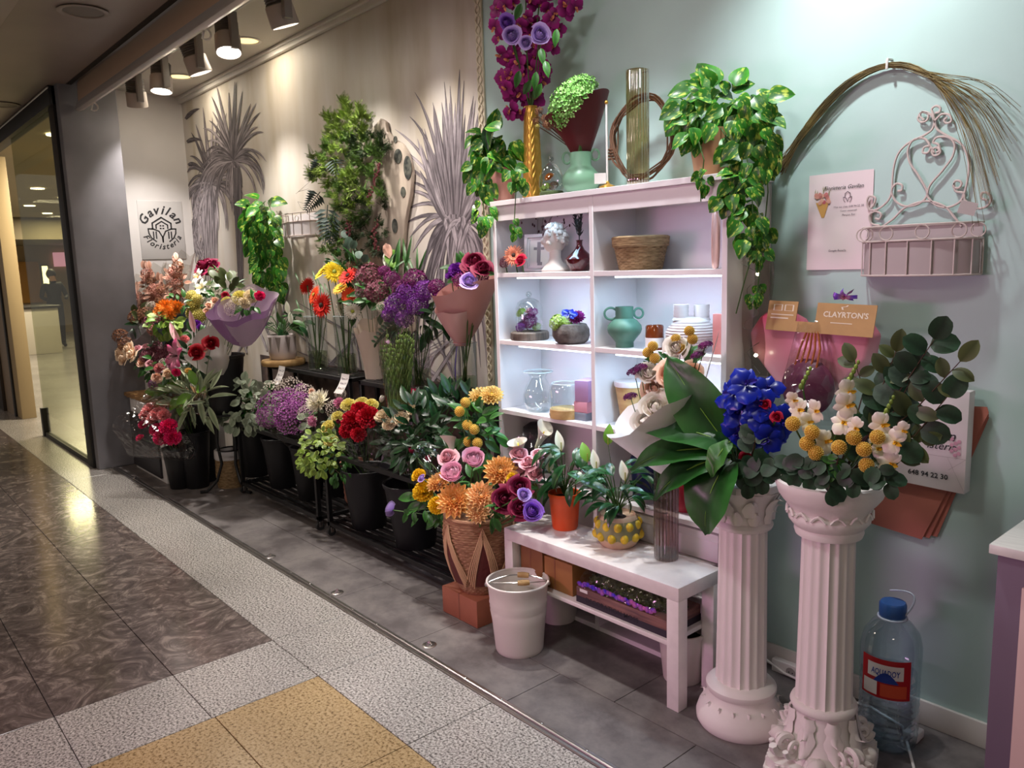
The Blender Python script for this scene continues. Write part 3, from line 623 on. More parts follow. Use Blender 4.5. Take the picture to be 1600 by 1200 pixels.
# ------------------------------------------------------------------ black wheeled racks
def rack(x0, x1, lab):
    r = thing('plant_rack', lab, 'rack', ((x0+x1)/2, 2.3, 0), 'black wheeled plant racks'); fy, my, ry = 2.1, 2.36, 2.55; s = .0125
    def bar(nm, a, b): MB().box((min(a[0], b[0])-s, min(a[1], b[1])-s, min(a[2], b[2])-s), (max(a[0], b[0])+s, max(a[1], b[1])+s, max(a[2], b[2])+s)).build(nm, 'black_metal', r, bev=.002, bseg=1)
    for x in (x0, x1):
        bar('leg', (x, fy, .06), (x, fy, .50)); bar('leg', (x, my, .06), (x, my, .88)); bar('leg', (x, ry, .06), (x, ry, .88))
        bar('side_rail', (x, fy, .075), (x, ry, .075)); bar('side_rail', (x, my, .88), (x, ry, .88)); bar('side_rail', (x, fy, .5), (x, my, .5))
        for y in (fy, ry):
            w_ = MB().tube([(x-.012, y, .025), (x+.012, y, .025)], .025, 14); wo = w_.build('caster', mat('caster', '2a2a2c', .5) if 'caster' not in MATS else 'caster', r)
            MB().box((x-.016, y-.008, .02), (x+.016, y+.014, .055)).build('fork', 'metal', wo, bev=.002)
    for y in (fy, ry): bar('long_rail', (x0, y, .075), (x1, y, .075))
    bar('long_rail', (x0, my, .88), (x1, my, .88)); bar('long_rail', (x0, ry, .88), (x1, ry, .88)); bar('long_rail', (x0, fy, .5), (x1, fy, .5))
    for k in range(6): MB().box((x0, my+.026+k*.026, .884), (x1, my+.042+k*.026, .892)).build('slat', 'black_metal', r, smooth=0)
    for k in range(8): MB().box((x0, fy+.03+k*.052, .08), (x1, fy+.055+k*.052, .088)).build('slat', 'black_metal', r, smooth=0)
rack(-5.35, -4.22, 'black wheeled plant rack on the left, under the potted plant on a wooden board')
rack(-4.08, -2.84, 'black wheeled plant rack on the right, under the purple flowers')
# ------------------------------------------------------------------ cabinet in the left corner
mat('wood', 'a8814f', .5, col2='7d5a34', scale=4, stretch=(1, 6, 6), bump=.05, bscale=20); mat('dark_panel', '29262c', .5); mat('pale_wood', 'c9a670', .5, col2='b08a56', scale=5, stretch=(1, 6, 6))
cb = thing('side_cabinet', 'low cabinet with dark front panel and live-edge wooden top in the left corner', 'cabinet', (-6.4, 2.0, 0))
MB().box((-6.78, 1.79, 0), (-6.02, 2.25, .585)).build('carcass', 'paint_white', cb, bev=.004)
MB().box((-6.77, 1.772, .03), (-6.1, 1.79, .47)).build('front_panel', 'dark_panel', cb, bev=.003)
tp = MB(); e = [(-6.84+.03*math.sin(i*2.1)*0+i*.053, 1.765+.018*noise.noise((i*.7, 0, 0))) for i in range(17)]
tp.prism(e+[(-5.99, 2.27), (-6.84, 2.27)], lambda x, y, d: V((x, y, d)), .587, .618); tp.build('wooden_top', 'wood', cb, bev=.006)
# ------------------------------------------------------------------ leaf and flower templates (shared meshes)
def leafmesh(name, mt, W=.4, kind='lance', curl=.5, fold=.25, nu=4, nv=8, ripple=0, stalk=.0):
    def prof(v):
        if kind == 'lance': return math.sin(PI*v**.85)**.85
        if kind == 'heart': return (math.sin(PI*v**.62)**.75)
        if kind == 'round': return math.sqrt(max(0, 1-(2*v-1)**2))**.9
        if kind == 'strap': return min(1, v*6+.3)*(1-v**5)
        if kind == 'oval': return math.sin(PI*v)**.6
        if kind == 'petal': return math.sin(PI*(.12+.88*v)**1.5)**.6 if v < 1 else 0
    mb = MB()
    def fn(u, v):
        x = (2*u-1); w = W/2*prof(min(.999, max(.001, v))); a = curl*v; 
        y = math.sin(a)/curl if abs(curl) > 1e-3 else v; z = -(1-math.cos(a))/curl if abs(curl) > 1e-3 else 0
        return V((x*w, y, z+abs(x)*w*fold+ripple*math.sin(v*17+x*3)*abs(x)))
    mb.grid(fn, nu, nv, tf=lambda u, v: abs(2*u-1))
    if stalk: mb.tube([(0, -stalk, -stalk*.3), (0, 0, 0)], .012, 4, t=0)
    return mb, mt
def petal(mb, ang, r0, z0, ln, wd, el, curl=0, nu=2, nv=4, cup=.0, shape='p', rip=0, roll=0, ph=0):
    """one petal: starts at radius r0/height z0, heads outward at elevation el, bends by curl"""
    d = V((math.cos(ang), math.sin(ang), 0)); s = V((-math.sin(ang), math.cos(ang), 0)); up = V((0, 0, 1))
    pts = []; p = d*r0+up*z0; e = el
    for j in range(nv+1):
        pts.append((p.copy(), e)); st = ln/nv; p = p+(d*math.cos(e)+up*math.sin(e))*st; e += curl/nv
    def fn(u, v):
        j = min(nv, int(round(v*nv))); q, ee = pts[j]; x = 2*u-1
        if shape == 'p': w = wd/2*math.sin(PI*(.15+.83*v)**1.2)**.7
        elif shape == 's': w = wd/2*(min(1, .4+v*1.5))*math.sqrt(max(.02, 1-v**4))
        elif shape == 'r': w = wd/2*(.35+.65*math.sin(PI/2*min(1, v*1.3)))*(1 if v < .9 else .8)
        else: w = wd/2*(1-v*.9)
        nrm = d*-math.sin(ee)+up*math.cos(ee)
        return q+s*x*w+nrm*(cup*wd*x*x+rip*math.sin(7*x+ph)*v)
    mb.grid(fn, nu, nv, tf=lambda u, v: v)
RT = random.Random(11)
def H_gerbera():
    a = MB()
    for n, ln, el, r in ((24, .92, .12, .14), (22, .82, .3, .12), (20, .5, .6, .1), (18, .3, .9, .1)):
        for i in range(n): petal(a, 2*PI*(i+RT.random()*.4)/n, r, 0, ln*RT.uniform(.92, 1.03), .2 if ln > .4 else .1, el, -.35, 2, 3, -.1, 's')
    c = MB().ball((0, 0, .1), (.2, .2, .12), 12, 6, nz=.3, nsc=9)
    return a, c
def H_dahlia(n0=17, pw=.40):
    a = MB(); rows = 6
    for k in range(rows):
        f = k/(rows-1); n = int(n0-f*8)
        for i in range(n): petal(a, 2*PI*(i+.5*(k % 2)+RT.random()*.25)/n, .1, f*.1, (1-f*.62)*RT.uniform(.9, 1.02), pw*(1-f*.35), .02+f*1.25, .25, 2, 4, .28, 'p')
    return a, MB().ball((0, 0, .25), (.13, .13, .14), 8, 5, nz=.3, nsc=9)
def H_mum():
    a = MB()
    for k in range(8):
        f = k/7; n = int(20-f*10)
        for i in range(n): petal(a, 2*PI*(i+RT.random())/n, .06, f*.15, (1-f*.45)*RT.uniform(.85, 1.05), .16, -.3+f*1.6, 1.0, 2, 4, .25, 's')
    return a, None
def H_rose(layers=15, open_=1.0, tight=1.0):
    a = MB()
    for k in range(layers):
        f = (k+1)/layers; ang = k*2.4; R0 = .1+.55*f; hh = 1.0-.48*f**1.5*open_+.06*math.sin(k*3.1); span = 1.05*tight; shut = (1-f)**.7
        def fn(u, v):
            th = ang+(2*u-1)*span; e = (2*u-1); rr = R0*(.3+.95*math.sin(PI*.5*min(1, v*1.25)))*(1-.5*shut*max(0, v-.55)/.45)+f*f*open_*.4*v**4; rr *= 1+.05*math.sin(5*e+k); z = hh*v*(1-.2*e*e)-.22*f*f*open_*v**5
            return V((rr*math.cos(th), rr*math.sin(th), z-.1))
        a.grid(fn, 6, 6)
    a.ball((0, 0, .42), (.19, .19, .42), 8, 6, t=.35)
    return a, None
def H_carnation():
    a = MB()
    for k in range(5):
        f = k/4; n = int(12-f*5)
        for i in range(n): petal(a, 2*PI*(i+RT.random())/n, .05, .1*f, (1-f*.3)*RT.uniform(.85, 1), .62, .15+f*1.15, .2, 6, 4, .05, 'r', .09, ph=RT.random()*6)
    return a, None
def H_pompom():
    a = MB(); N = 130; a.ball((0, 0, 0), .88, 10, 7, t=.15)
    for i in range(N):
        z = 1-2*(i+.5)/N; r = math.sqrt(1-z*z); th = i*2.39996; d = V((r*math.cos(th), r*math.sin(th), z)); m = frame((0, 0, 0), d)
        b = len(a.v)
        for q in ((.1, 0, .84), (0, .1, .84), (-.1, 0, .84), (0, -.1, .84)): a.V(m @ V(q), 0)
        for q in ((.06, 0, 1.0), (0, .06, 1.0), (-.06, 0, 1.0), (0, -.06, 1.0)): a.V(m @ V(q), 1)
        for q in range(4): a.F(b+q, b+(q+1) % 4, b+4+(q+1) % 4, b+4+q)
        a.F(b+4, b+5, b+6, b+7)
    return a, None
def H_orchid():
    a = MB()
    for ang, ln, wd in ((PI/2, .85, .6), (PI*7/6, .85, .55), (PI*11/6, .85, .55)): petal(a, ang, .05, 0, ln, wd, .1, -.3, 4, 5, -.08, 'p')
    for ang in (PI*.08, PI*.92): petal(a, ang, .05, .03, .98, 1.0, .25, -.45, 4, 5, -.1, 's')
    c = MB()
    petal(c, -PI/2, .02, .06, .5, .3, .5, -.9, 2, 4, .3, 'p')
    for s in (-1, 1): petal(c, -PI/2+s*1.0, .02, .06, .3, .22, .9, .4, 2, 3, .2, 'p')
    c.ball((0, 0, .12), (.07, .07, .1), 8, 5)
    return a, c
def H_lily():
    a = MB()
    for i in range(6): petal(a, PI/3*i, .06, 0, 1.2, .62 if i % 2 else .5, .9, -1.4, 4, 6, -.1, 'p', .02)
    c = MB()
    for i in range(6):
        d = V((math.cos(i*PI/3+.5), math.sin(i*PI/3+.5), 0)); c.tube([(0, 0, 0), d*.12+V((0, 0, .4)), d*.25+V((0, 0, .65))], .016, 4); c.ball(d*.25+V((0, 0, .66)), (.07, .03, .03), 6, 4)
    return a, c
def H_calla():
    a = MB()
    def fn(u, v):
        th = (u-.5)*2*PI*1.02; e = (1-abs(2*u-1)) ; back = math.cos(th/2) ** 2
        r = .1+.2*v**1.2+.28*max(0, v-.55)**1.3*2*(.4+back*.8); z = 1.35*v*(.72+.28*back)+.25*max(0, v-.7)*back
        return V((r*math.cos(th)+.25*max(0, v-.6)*back, r*math.sin(th), z))
    a.grid(fn, 18, 8)
    c = MB().tube([(0, 0, .2), (0, 0, 1.0)], [.05, .035], 8)
    return a, c
def H_cluster(N=90, fl=.15, dome=.75, squash=.8, pet=4):
    a = MB()
    for i in range(N):
        z = 1-(1+dome*.35)*(i+.5)/N; r = math.sqrt(max(0, 1-z*z)); th = i*2.39996
        d = V((r*math.cos(th), r*math.sin(th), z)); p = V((d.x, d.y, d.z*squash))*RT.uniform(.84, 1.04); m = frame(p, d+V((RT.uniform(-.3, .3), RT.uniform(-.3, .3), .1)), spin=RT.random()*6); tt = RT.random()
        for k in range(pet):
            an = 2*PI*k/pet; b = len(a.v); s = fl*RT.uniform(.8, 1.2)
            a.V(m @ V((0, 0, -.02)), 0)
            for da, rr, zz in ((-.6, .8, .05), (0, 1.1, .07), (.6, .8, .05)): a.V(m @ V((s*rr*math.cos(an+da), s*rr*math.sin(an+da), zz)), tt)
            a.F(b, b+1, b+2, b+3)
    return a, None
def H_tulip():
    a = MB()
    for i in range(6): petal(a, PI/3*i, .12, 0, 1.1, .75, 1.25, .35, 4, 5, .25, 'p')
    return a, None
FL = {}
def reg(key, fn, m1, m2=None, args=()):
    a, c = fn(*args); FL[key] = (a.mesh(key, m1, 60), c.mesh(key+'_centre', m2, 60) if c else None)
def pm(n, base, tip, rough=.6, tpow=1): mat(n, base, rough, tip=tip, tpow=tpow, ov=.08, spec=.3); return n
mat('pollen_dark', '3a2418', .8); mat('pollen_yellow', 'e0b020', .7); mat('pollen_green', '9aa03c', .7); mat('spadix', 'e8c850', .6)
g = H_gerbera
reg('gerbera_red', g, pm('p_red', 'a81008', 'e0281a'), 'pollen_dark'); reg('gerbera_orange', g, pm('p_oran', 'e03a10', 'f0582a'), 'pollen_green'); reg('gerbera_yellow', g, pm('p_yel', 'f0c000', 'f6dc30'), 'pollen_green'); reg('gerbera_white', g, pm('p_wht', 'efe6c8', 'f5f2ea'), 'pollen_green'); reg('gerbera_coral', g, pm('p_cor', 'e8704a', 'f0a080'), 'pollen_dark')
reg('dahlia', H_dahlia, pm('p_dah', 'ec7a14', 'fbd08a', tpow=.9), 'p_dah'); reg('dahlia_pale', H_dahlia, pm('p_dahp', 'ec8c30', 'fbd8a6'), 'p_dahp'); reg('dahlia_yellow', H_dahlia, pm('p_dahy', 'e2a730', 'f6de9a'), 'pollen_yellow')
reg('mum_white', H_mum, pm('p_mumw', 'e9e0b8', 'f4f0e6')); reg('mum_pink', H_mum, pm('p_mump', 'c45a90', 'eea8c8')); reg('mum_orange', H_mum, pm('p_mumo', 'e07a18', 'f5a94a'))
reg('rose_red', H_rose, pm('p_rr', '6a0412', 'a80a20')); reg('rose_cream', H_rose, pm('p_rc', 'e2b28a', 'f4dcc0')); reg('rose_pink', H_rose, pm('p_rp', 'c87a88', 'e8b0b8')); reg('rose_white', H_rose, pm('p_rw', 'e6d8c4', 'f3ede4')); reg('rose_peach', H_rose, pm('p_rpe', 'e2a888', 'f2cbb4')); reg('rose_crimson', H_rose, pm('p_rcr', '7a0a28', 'c0123a')); reg('rose_plum', H_rose, pm('p_rpl', '4a0a26', '8c1c44'))
reg('peony', H_rose, pm('p_peo', 'd8588a', 'f4c8d8', tpow=.5), None, (20, .35, 1.2)); reg('ranunculus', H_rose, pm('p_ran', '5a2a8a', '9a68d0'), None, (20, .8, 1.3)); reg('ranunculus_lilac', H_rose, pm('p_ranl', '8a68c0', 'c6a8e8'), None, (20, .8, 1.3))
c_ = H_carnation
reg('carnation_pink', c_, pm('p_cp', 'd86070', 'f0a0a0')); reg('carnation_hot', c_, pm('p_ch', 'b80848', 'f0307a')); reg('carnation_cream', c_, pm('p_cc', 'e8cfa0', 'f4e6cc')); reg('carnation_red', c_, pm('p_cr', '7c0418', 'c41830')); reg('carnation_yellow', c_, pm('p_cy', 'e6cc3a', 'f6eda0')); reg('carnation_purple', c_, pm('p_cpu', '5c1a78', '8a3cae')); reg('carnation_mum', c_, pm('p_cg', 'f0c000', 'f8d030'))
reg('pompom_yellow', H_pompom, pm('p_py', 'b8841c', 'f8dc74')); reg('pompom_lime', H_pompom, pm('p_pl', '9a8c30', 'e4d888'))
reg('orchid_white', H_orchid, pm('p_ow', 'f0e8a8', 'f6f2ea', tpow=.4), 'pollen_yellow'); reg('orchid_blue', H_orchid, pm('p_ob', '060f58', '1428a8', .28), pm('p_or', '0c1470', '3a2a98')); reg('orchid_purple', H_orchid, pm('p_op', '5a0640', '9c1478', .5), pm('p_opc', 'a02060', 'e0a060'))
reg('lily_pink', H_lily, pm('p_lp', 'f4c8d8', 'd83a80', tpow=.7), 'pollen_dark'); reg('lily_white', H_lily, pm('p_lw', 'e6ead0', 'f6f4ee'), 'pollen_yellow'); reg('calla_white', H_calla, pm('p_cw', 'b8c890', 'f2ece4', tpow=.5), 'spadix')
reg('statice', H_cluster, pm('p_st', '5a1470', '9a48b8'), None, (130, .16)); reg('statice_plum', H_cluster, pm('p_stp', '5a0a50', 'a0307e'), None, (120, .16)); reg('limonium', H_cluster, pm('p_li', 'a040a0', 'e0a0d8'), None, (220, .07, .75, .75, 4)); reg('waxflower', H_cluster, pm('p_wx', 'd8c8b8', 'f4eee6'), None, (150, .075)); reg('hydrangea_green', H_cluster, pm('p_hg', '5c9a38', 'b8e890'), None, (260, .1)); reg('tiny_purple', H_cluster, pm('p_tp', '4a0a48', '8a1c70'), None, (50, .24, .5, .5)); reg('dry_pink', H_cluster, pm('p_dp', 'a05848', 'e0a898'), None, (60, .2, 1)); reg('dry_brown', H_cluster, pm('p_db', '5c3424', 'b07c58'), None, (60, .2, 1)); reg('sedum', H_cluster, pm('p_se', '5c2034', 'a06070'), None, (70, .2)); reg('succulent_green', H_cluster, pm('p_sg', '6a8a20', 'c0d870'), None, (60, .24, .5, .6))
reg('tulip_magenta', H_tulip, pm('p_tm', '6a0a30', '9c2048'))
# leaves
mat('leaf_pothos', '1f5c14', .38, tip='3c8a22', tpow=.8, ov=.3, spec=.5, var=.25, scale=9); 
m = MATS['leaf_pothos']; nt = m.node_tree; n = nt.nodes; L = nt.links   # yellow variegation, streaked
tc = n.new('ShaderNodeTexCoord'); oi = n.new('ShaderNodeObjectInfo'); ad = n.new('ShaderNodeVectorMath'); ad.operation = 'ADD'; L.new(tc.outputs['Object'], ad.inputs[0]); L.new(oi.outputs['Random'], ad.inputs[1])
nz = n.new('ShaderNodeTexNoise'); nz.inputs['Scale'].default_value = 3.2; mp = n.new('ShaderNodeMapping'); mp.inputs['Scale'].default_value = (2.5, 1, 1); L.new(ad.outputs[0], mp.inputs[0]); L.new(mp.outputs[0], nz.inputs['Vector'])
r = n.new('ShaderNodeValToRGB'); r.color_ramp.elements[0].position = .55; r.color_ramp.elements[1].position = .68; L.new(nz.outputs['Fac'], r.inputs[0])
bs = n['Principled BSDF']; src = bs.inputs['Base Color'].links[0].from_socket; x = n.new('ShaderNodeMix'); x.data_type = 'RGBA'; L.new(r.outputs[0], x.inputs[0]); L.new(src, x.inputs[6]); x.inputs[7].default_value = lin('b9cc52'); L.new(x.outputs[2], bs.inputs['Base Color'])
mat('leaf_dark', '0e2c12', .35, tip='1f4a22', ov=.35, var=.2, scale=8); mat('leaf_mid', '24541c', .42, tip='3a7428', ov=.3, var=.2, scale=8); mat('leaf_euca', '3c5446', .55, tip='5a7462', ov=.3, var=.2, scale=8); mat('leaf_euca_dark', '183620', .5, tip='2a5034', ov=.35, var=.2, scale=8); mat('leaf_euca_grey', '7d8c74', .6, tip='a4b096', ov=.25, var=.15, scale=8); mat('leaf_peace', '123a1a', .28, tip='2a5c30', ov=.3, var=.25, scale=12, stretch=(1, 5, 1)); mat('leaf_aspid', '123f14', .38, tip='286a22', ov=.25, var=.2, scale=5, stretch=(8, .4, 1), coat=0); mat('leaf_light', '6a9a30', .45, ov=.2); mat('leaf_olive', '3e4a26', .45, tip='58643a', ov=.3); mat('stem', '3a5a22', .55); mat('stem_brown', '4a3524', .7); mat('leaf_lime', '5c7c20', .5, tip='94ac48', ov=.3)
mat('leaf_dry', 'b07a66', .65, tip='d8aa96', ov=.3); mat('leaf_fern', '2c4a1c', .6, tip='56742c', ov=.4)
LF = {}
def regl(key, mt, **k): a, m_ = leafmesh(key, mt, **k); LF[key] = a.mesh('leaf', mt, 60)
regl('pothos', 'leaf_pothos', W=.78, kind='heart', curl=.7, fold=.3); regl('dark', 'leaf_dark', W=.36, curl=.6, fold=.3); regl('mid', 'leaf_mid', W=.42, curl=.7, fold=.3); regl('euca', 'leaf_euca', W=.8, kind='round', curl=.5, fold=.1); regl('euca_dark', 'leaf_euca_dark', W=.82, kind='round', curl=.5, fold=.12); regl('euca_grey', 'leaf_euca_grey', W=.75, kind='oval', curl=.3, fold=.1, nu=2, nv=5); regl('peace', 'leaf_peace', W=.4, curl=1.1, fold=.25, nv=10); regl('aspid', 'leaf_aspid', W=.30, curl=.9, fold=.16, nu=6, nv=14, ripple=.006); regl('light', 'leaf_light', W=.5, curl=.7, fold=.3); regl('olive', 'leaf_olive', W=.62, kind='oval', curl=.5, fold=.15); regl('ruscus', 'leaf_dark', W=.34, curl=.4, fold=.25, nu=2, nv=6); regl('lime', 'leaf_lime', W=.7, kind='oval', curl=.3, fold=.2, nu=2, nv=4); regl('dry', 'leaf_dry', W=.5, kind='oval', curl=.5, fold=.2, nu=2, nv=5); regl('strap', 'leaf_mid', W=.07, kind='lance', curl=1.1, fold=.3, nu=2, nv=10)
regl('bract', pm('p_br', 'd8dcc0', 'eef0e0'), W=.42, curl=.4, fold=.3)
# ------------------------------------------------------------------ placing helpers
def head(kind, parent, p, d, r, spin=None, name=None):
    me, ce = FL[kind]; m = frame(p, d, s=r, spin=random.random()*6 if spin is None else spin)
    o = inst(me, name or 'flower_head', parent, m); o_w = WL[o.name]
    if ce:
        c = bpy.data.objects.new('flower_centre', ce); COL.objects.link(c); c.parent = o; WL[c.name] = o_w
    return o
def leaf(kind, parent, p, d, n, s, name='leaf'): return inst(LF[kind], name, parent, leafm(p, d, n, s))
def face(p, base, k=(.5, .55, .25)):
    o = (p-base).normalized() if (p-base).length > 1e-4 else V((0, 0, 1))
    return (o*k[0]+tocam(p)*k[1]+V((random.uniform(-.15, .15), random.uniform(-.1, .1), k[2]))).normalized()
def stemtube(parent, a, b, r=.0025, sag=.0, mt='stem', name='stem'):
    mid = (a+b)/2+V((0, 0, -sag)); return MB().tube(bez(a, mid, b, 6), r, 5).build(name, mt, parent)
def flower(kind, nm, px, py, Y, rpx, base, lab, cat='flower', group=None, d=None, k=(.5, .55, .25), stem='stem', sr=.0028, leaves=None, p=None):
    """one flower as a thing of its own: head (with centre) and stem"""
    p = p or at(px, py, Y); t = thing(nm, lab, cat, base, group); dd = d or face(p, base, k)
    head(kind, t, p, dd, S(p, rpx)); stemtube(t, base, p-dd*S(p, rpx)*.05, sr, mt=stem)
    if leaves:
        for i in range(leaves[1]):
            q = base.lerp(p, random.uniform(.45, .85)); a = random.uniform(0, 6.3); ld = V((math.cos(a), math.sin(a), .5)); leaf(leaves[0], t, q, ld, V((0, 0, 1)), leaves[2]*random.uniform(.8, 1.2))
    return t
def wrapcone(mb, base, top, r0, r1, lo=.0, amp=.12, folds=7, ph=0, n=40, m=8, back=None, flare=1.4, rise=.25, low=1.0):
    """paper cone round the axis base->top; the rim is zig-zag and higher at the back"""
    ax = (top-base); Ln = ax.length; ax.normalize(); fr = frame(base, ax); bk = (back or V((0, 1, 0)))
    def fn(u, v):
        a = 2*PI*u; dirv = (fr.to_3x3() @ V((math.cos(a), math.sin(a), 0))).normalized(); b = dirv.dot(bk)
        edge = low+rise*b+amp*(abs(((u*folds+ph) % 1)-.5)*2-.5)*.6
        vv = v*edge; r = r0+(r1-r0)*vv**flare; r *= 1+amp*.5*math.sin(a*folds+ph*6)*v
        return base+ax*(Ln*vv)+dirv*r
    mb.grid(fn, n, m, closeu=True); return mb
# ------------------------------------------------------------------ generic object helpers
def basept(px, py, Y, z): p = at(px, py, Y); return V((p.x, p.y, z))
def prof(s, L): return [(r*s, h*s) for r, h in L]
thin('clear_glass', 'eef2f2', .16, .03, .3); thin('smoke_glass', 'b9aaa4', .16, .05, .35); thin('bronze_glass', 'd8c8a8', .22, .06, .4); thin('cello', 'f2f1f1', .07, .12, .3, .9); thin('cello_soft', 'e8e6e2', .07, .2, .3, .6)
mat('sage', '7fae90', .4); mat('sage_dark', '4f7a68', .5); mat('gold', 'd0a048', .3, .65); mat('tag_white', 'e9e4e2', .6); mat('terracotta_pink', 'c98f84', .5); mat('soil', '2a1f18', .9, bump=.4, bscale=60)
SHT = 1.822
def leafcloud(t, kind, cx, cy, rx, ry, n, Y0, Y1, spx, down=.5, out=.7, name='leaf', R=random, nz=(.0, .35)):
    for i in range(n):
        a = R.random()*2*PI; q = math.sqrt(R.random()); px, py = cx+math.cos(a)*rx*q, cy+math.sin(a)*ry*q
        p = at(px, py, Y0+(Y1-Y0)*R.random()); s = S(p, spx)*R.uniform(.7, 1.2)
        o = (RGT*math.cos(a)+DWN*math.sin(a))*q*out; d = o+V((0, 0, -down))+V((R.uniform(-.5, .5), R.uniform(-.6, .2), R.uniform(-.4, .4)))
        nn = tocam(p)*.8+V((R.uniform(-.5, .5), R.uniform(-.4, .4), R.uniform(nz[0], nz[1])+.4))
        leaf(kind, t, p, d, nn, s, name)
def vine(t, pts, Y, r=.0022, mt='stem', name='vine'):
    P = [at(x, y, Y) if len(q) == 2 else at(x, y, q[2]) for q in pts for x, y in [q[:2]]]
    sm_ = []
    for i in range(len(P)-1): sm_ += [P[i].lerp(P[i+1], k/3) for k in range(3)]
    MB().tube(sm_+[P[-1]], r, 5).build(name, mt, t)
# ------------------------------------------------------------------ top of the shelving
# gold vase with embossed chevrons
p = basept(833, 300, 2.42, SHT); s = S(p); zt = at(833, 168, 2.42).z-SHT
def chev(a, j): return 1+.035*math.sin(j*1.1+2.2*abs(((a*8/(2*PI)) % 1)-.5)*2*PI)
gv = thing('tall_vase', 'tall gold vase with embossed chevrons on top of the shelving', 'vase', p)
MB().lathe([(.046-.016*k/60, zt*k/60) for k in range(61)], p, 96, chev).build('vase_body', 'gold', gv, smooth=60)
MB().lathe([(.0295, zt-.002), (.032, zt), (.031, zt+.006), (.027, zt+.006), (.025, zt-.03)], p, 40).build('lip', 'gold', gv)
vt = p+V((0, 0, zt-.02))
R = random.Random(21)
SP = [(800, 20, 'leftmost purple orchid spray of the gold vase'), (822, -30, 'purple orchid spray second from the left in the gold vase'), (850, -40, 'tallest purple orchid spray rising from the middle of the gold vase'), (880, 5, 'purple orchid spray leaning right out of the gold vase'), (812, 120, 'lowest purple orchid spray hanging over the rim of the gold vase')]
for i, (x, y, lab) in enumerate(SP):
    tp_ = at(x, y, 2.36+.02*i); t = thing('orchid_spray', lab, 'flower', vt, 'purple orchid sprays in the gold vase'); mid = (vt+tp_)/2+V((0, -.02, .05))
    C = bez(vt, mid, tp_, 12); MB().tube(C, .003, 5).build('stem', 'stem', t)
    for k in range(20):
        q = C[min(12, 3+int(k*9.5/20))] if i < 4 else C[min(12, 1+k//2)]
        o = RGT*R.uniform(-1, 1)+V((0, 0, R.uniform(-.8, .6)))+V((0, -.3, 0)); pp = q+o*S(q, 30 if i < 4 else 26)
        head('orchid_purple', t, pp, (o*.5+tocam(pp)*.6), S(pp, R.uniform(12, 17)), name='blossom')
for x, y, r, lab in [(800, 56, 15, 'lilac ranunculus left of centre among the purple orchids'), (843, 55, 16, 'lilac ranunculus right of centre among the purple orchids'), (822, 67, 11, 'small pale lilac ranunculus bud among the purple orchids'), (792, 36, 13, 'dark violet ranunculus at the upper left of the purple orchids')]:
    flower('ranunculus_lilac' if r != 13 else 'ranunculus', 'ranunculus', x, y, 2.27, r, vt, lab, group='ranunculus in the gold vase', k=(.2, .8, .1))
t = thing('leaf_sprig', 'green leaf sprig between the purple orchids of the gold vase', 'foliage', vt)
MB().tube(bez(vt, (vt+at(845, 60, 2.33))/2+V((.02, 0, 0)), at(845, 60, 2.33), 6), .002, 5).build('stem', 'stem', t)
for x, y in [(845, 75), (852, 95), (838, 112), (830, 125), (846, 130), (812, 110), (870, 45), (815, 5)]:
    q = at(x, y, 2.26); leaf('mid', t, q, V((R.uniform(-.6, .6), -.2, -.8)), tocam(q), S(q, 28))
# sage vase with ring handles on top
def ringvase(px, py, Y, z, nm, lab, mt, L, hl, hr, sc=1):
    p = basept(px, py, Y, z); s = S(p)*sc; t = thing(nm, lab, 'vase', p)
    pr = prof(s, L); MB().lathe([(0, 0)]+pr+[(pr[-1][0]*.86, pr[-1][1]), (pr[-1][0]*.84, pr[-1][1]-12*s)], p, 48).build('vase_body', mt, t, smooth=50)
    for side, (cx_, cz_, rx_, rz_) in ((-1, hl), (1, hr)):
        c = p+RGT*(side*cx_*s)+V((0, 0, cz_*s)); MB().tube([c+RGT*(rx_*s*math.cos(a))+V((0, 0, rz_*s*math.sin(a))) for a in [2*PI*k/24 for k in range(24)]], 1.8*s, 7, closed=True).build('handle', mt, t)
    return p, s, t
p, s, t = ringvase(908, 290, 2.40, SHT, 'sage_vase', 'sage green vase with two ring handles on top of the shelving', 'sage', [(17, 0), (22, 3), (27, 12), (29, 20), (27, 28), (19, 37), (16, 41), (16.5, 60)], (21, 52, 6, 8), (22, 57, 6, 8), 1.03)
vt = p+V((0, 0, 55*s))
bq = thing('wrapped_bouquet', 'green hydrangea bouquet in dark red paper standing in the sage vase', 'bouquet', vt)
tp_ = at(902, 170, 2.37)
mat('burgundy_paper', '5a1820', .35, bump=.1, bscale=14)
MB().grid(lambda u, v: (lambda a, r, q: q+RGT*(r*math.cos(a))+V((0, r*.7*math.sin(a), 0)))(2*PI*u, S(vt, 12+34*v**1.1), vt.lerp(tp_, v*(1.0+(.42 if math.cos(2*PI*u) > .2 else -.25)*abs(math.cos(2*PI*u))*v))), 40, 8, closeu=True).build('paper_wrap', 'burgundy_paper', bq, smooth=30)
head('hydrangea_green', bq, at(893, 165, 2.34), V((-.35, -.6, .55)), S(tp_, 40)); head('hydrangea_green', bq, at(905, 145, 2.37), V((-.2, -.4, .8)), S(tp_, 30))
MB().tube([vt-V((0, 0, .05)), tp_-V((0, 0, .05))], .012, 8).build('stem_bundle', 'stem', bq)
db = thing('dried_posy', 'small dried yellow posy with dark stems leaning out of the sage vase', 'bouquet', vt)
for i in range(8):
    q = at(848+R.uniform(-10, 12), 186+R.uniform(-14, 14), 2.3); head('dry_brown' if i % 3 else 'pompom_lime', db, q, face(q, vt), S(q, 7 if i % 3 else 4)); stemtube(db, vt, q, .0022, -.01, 'stem_brown')
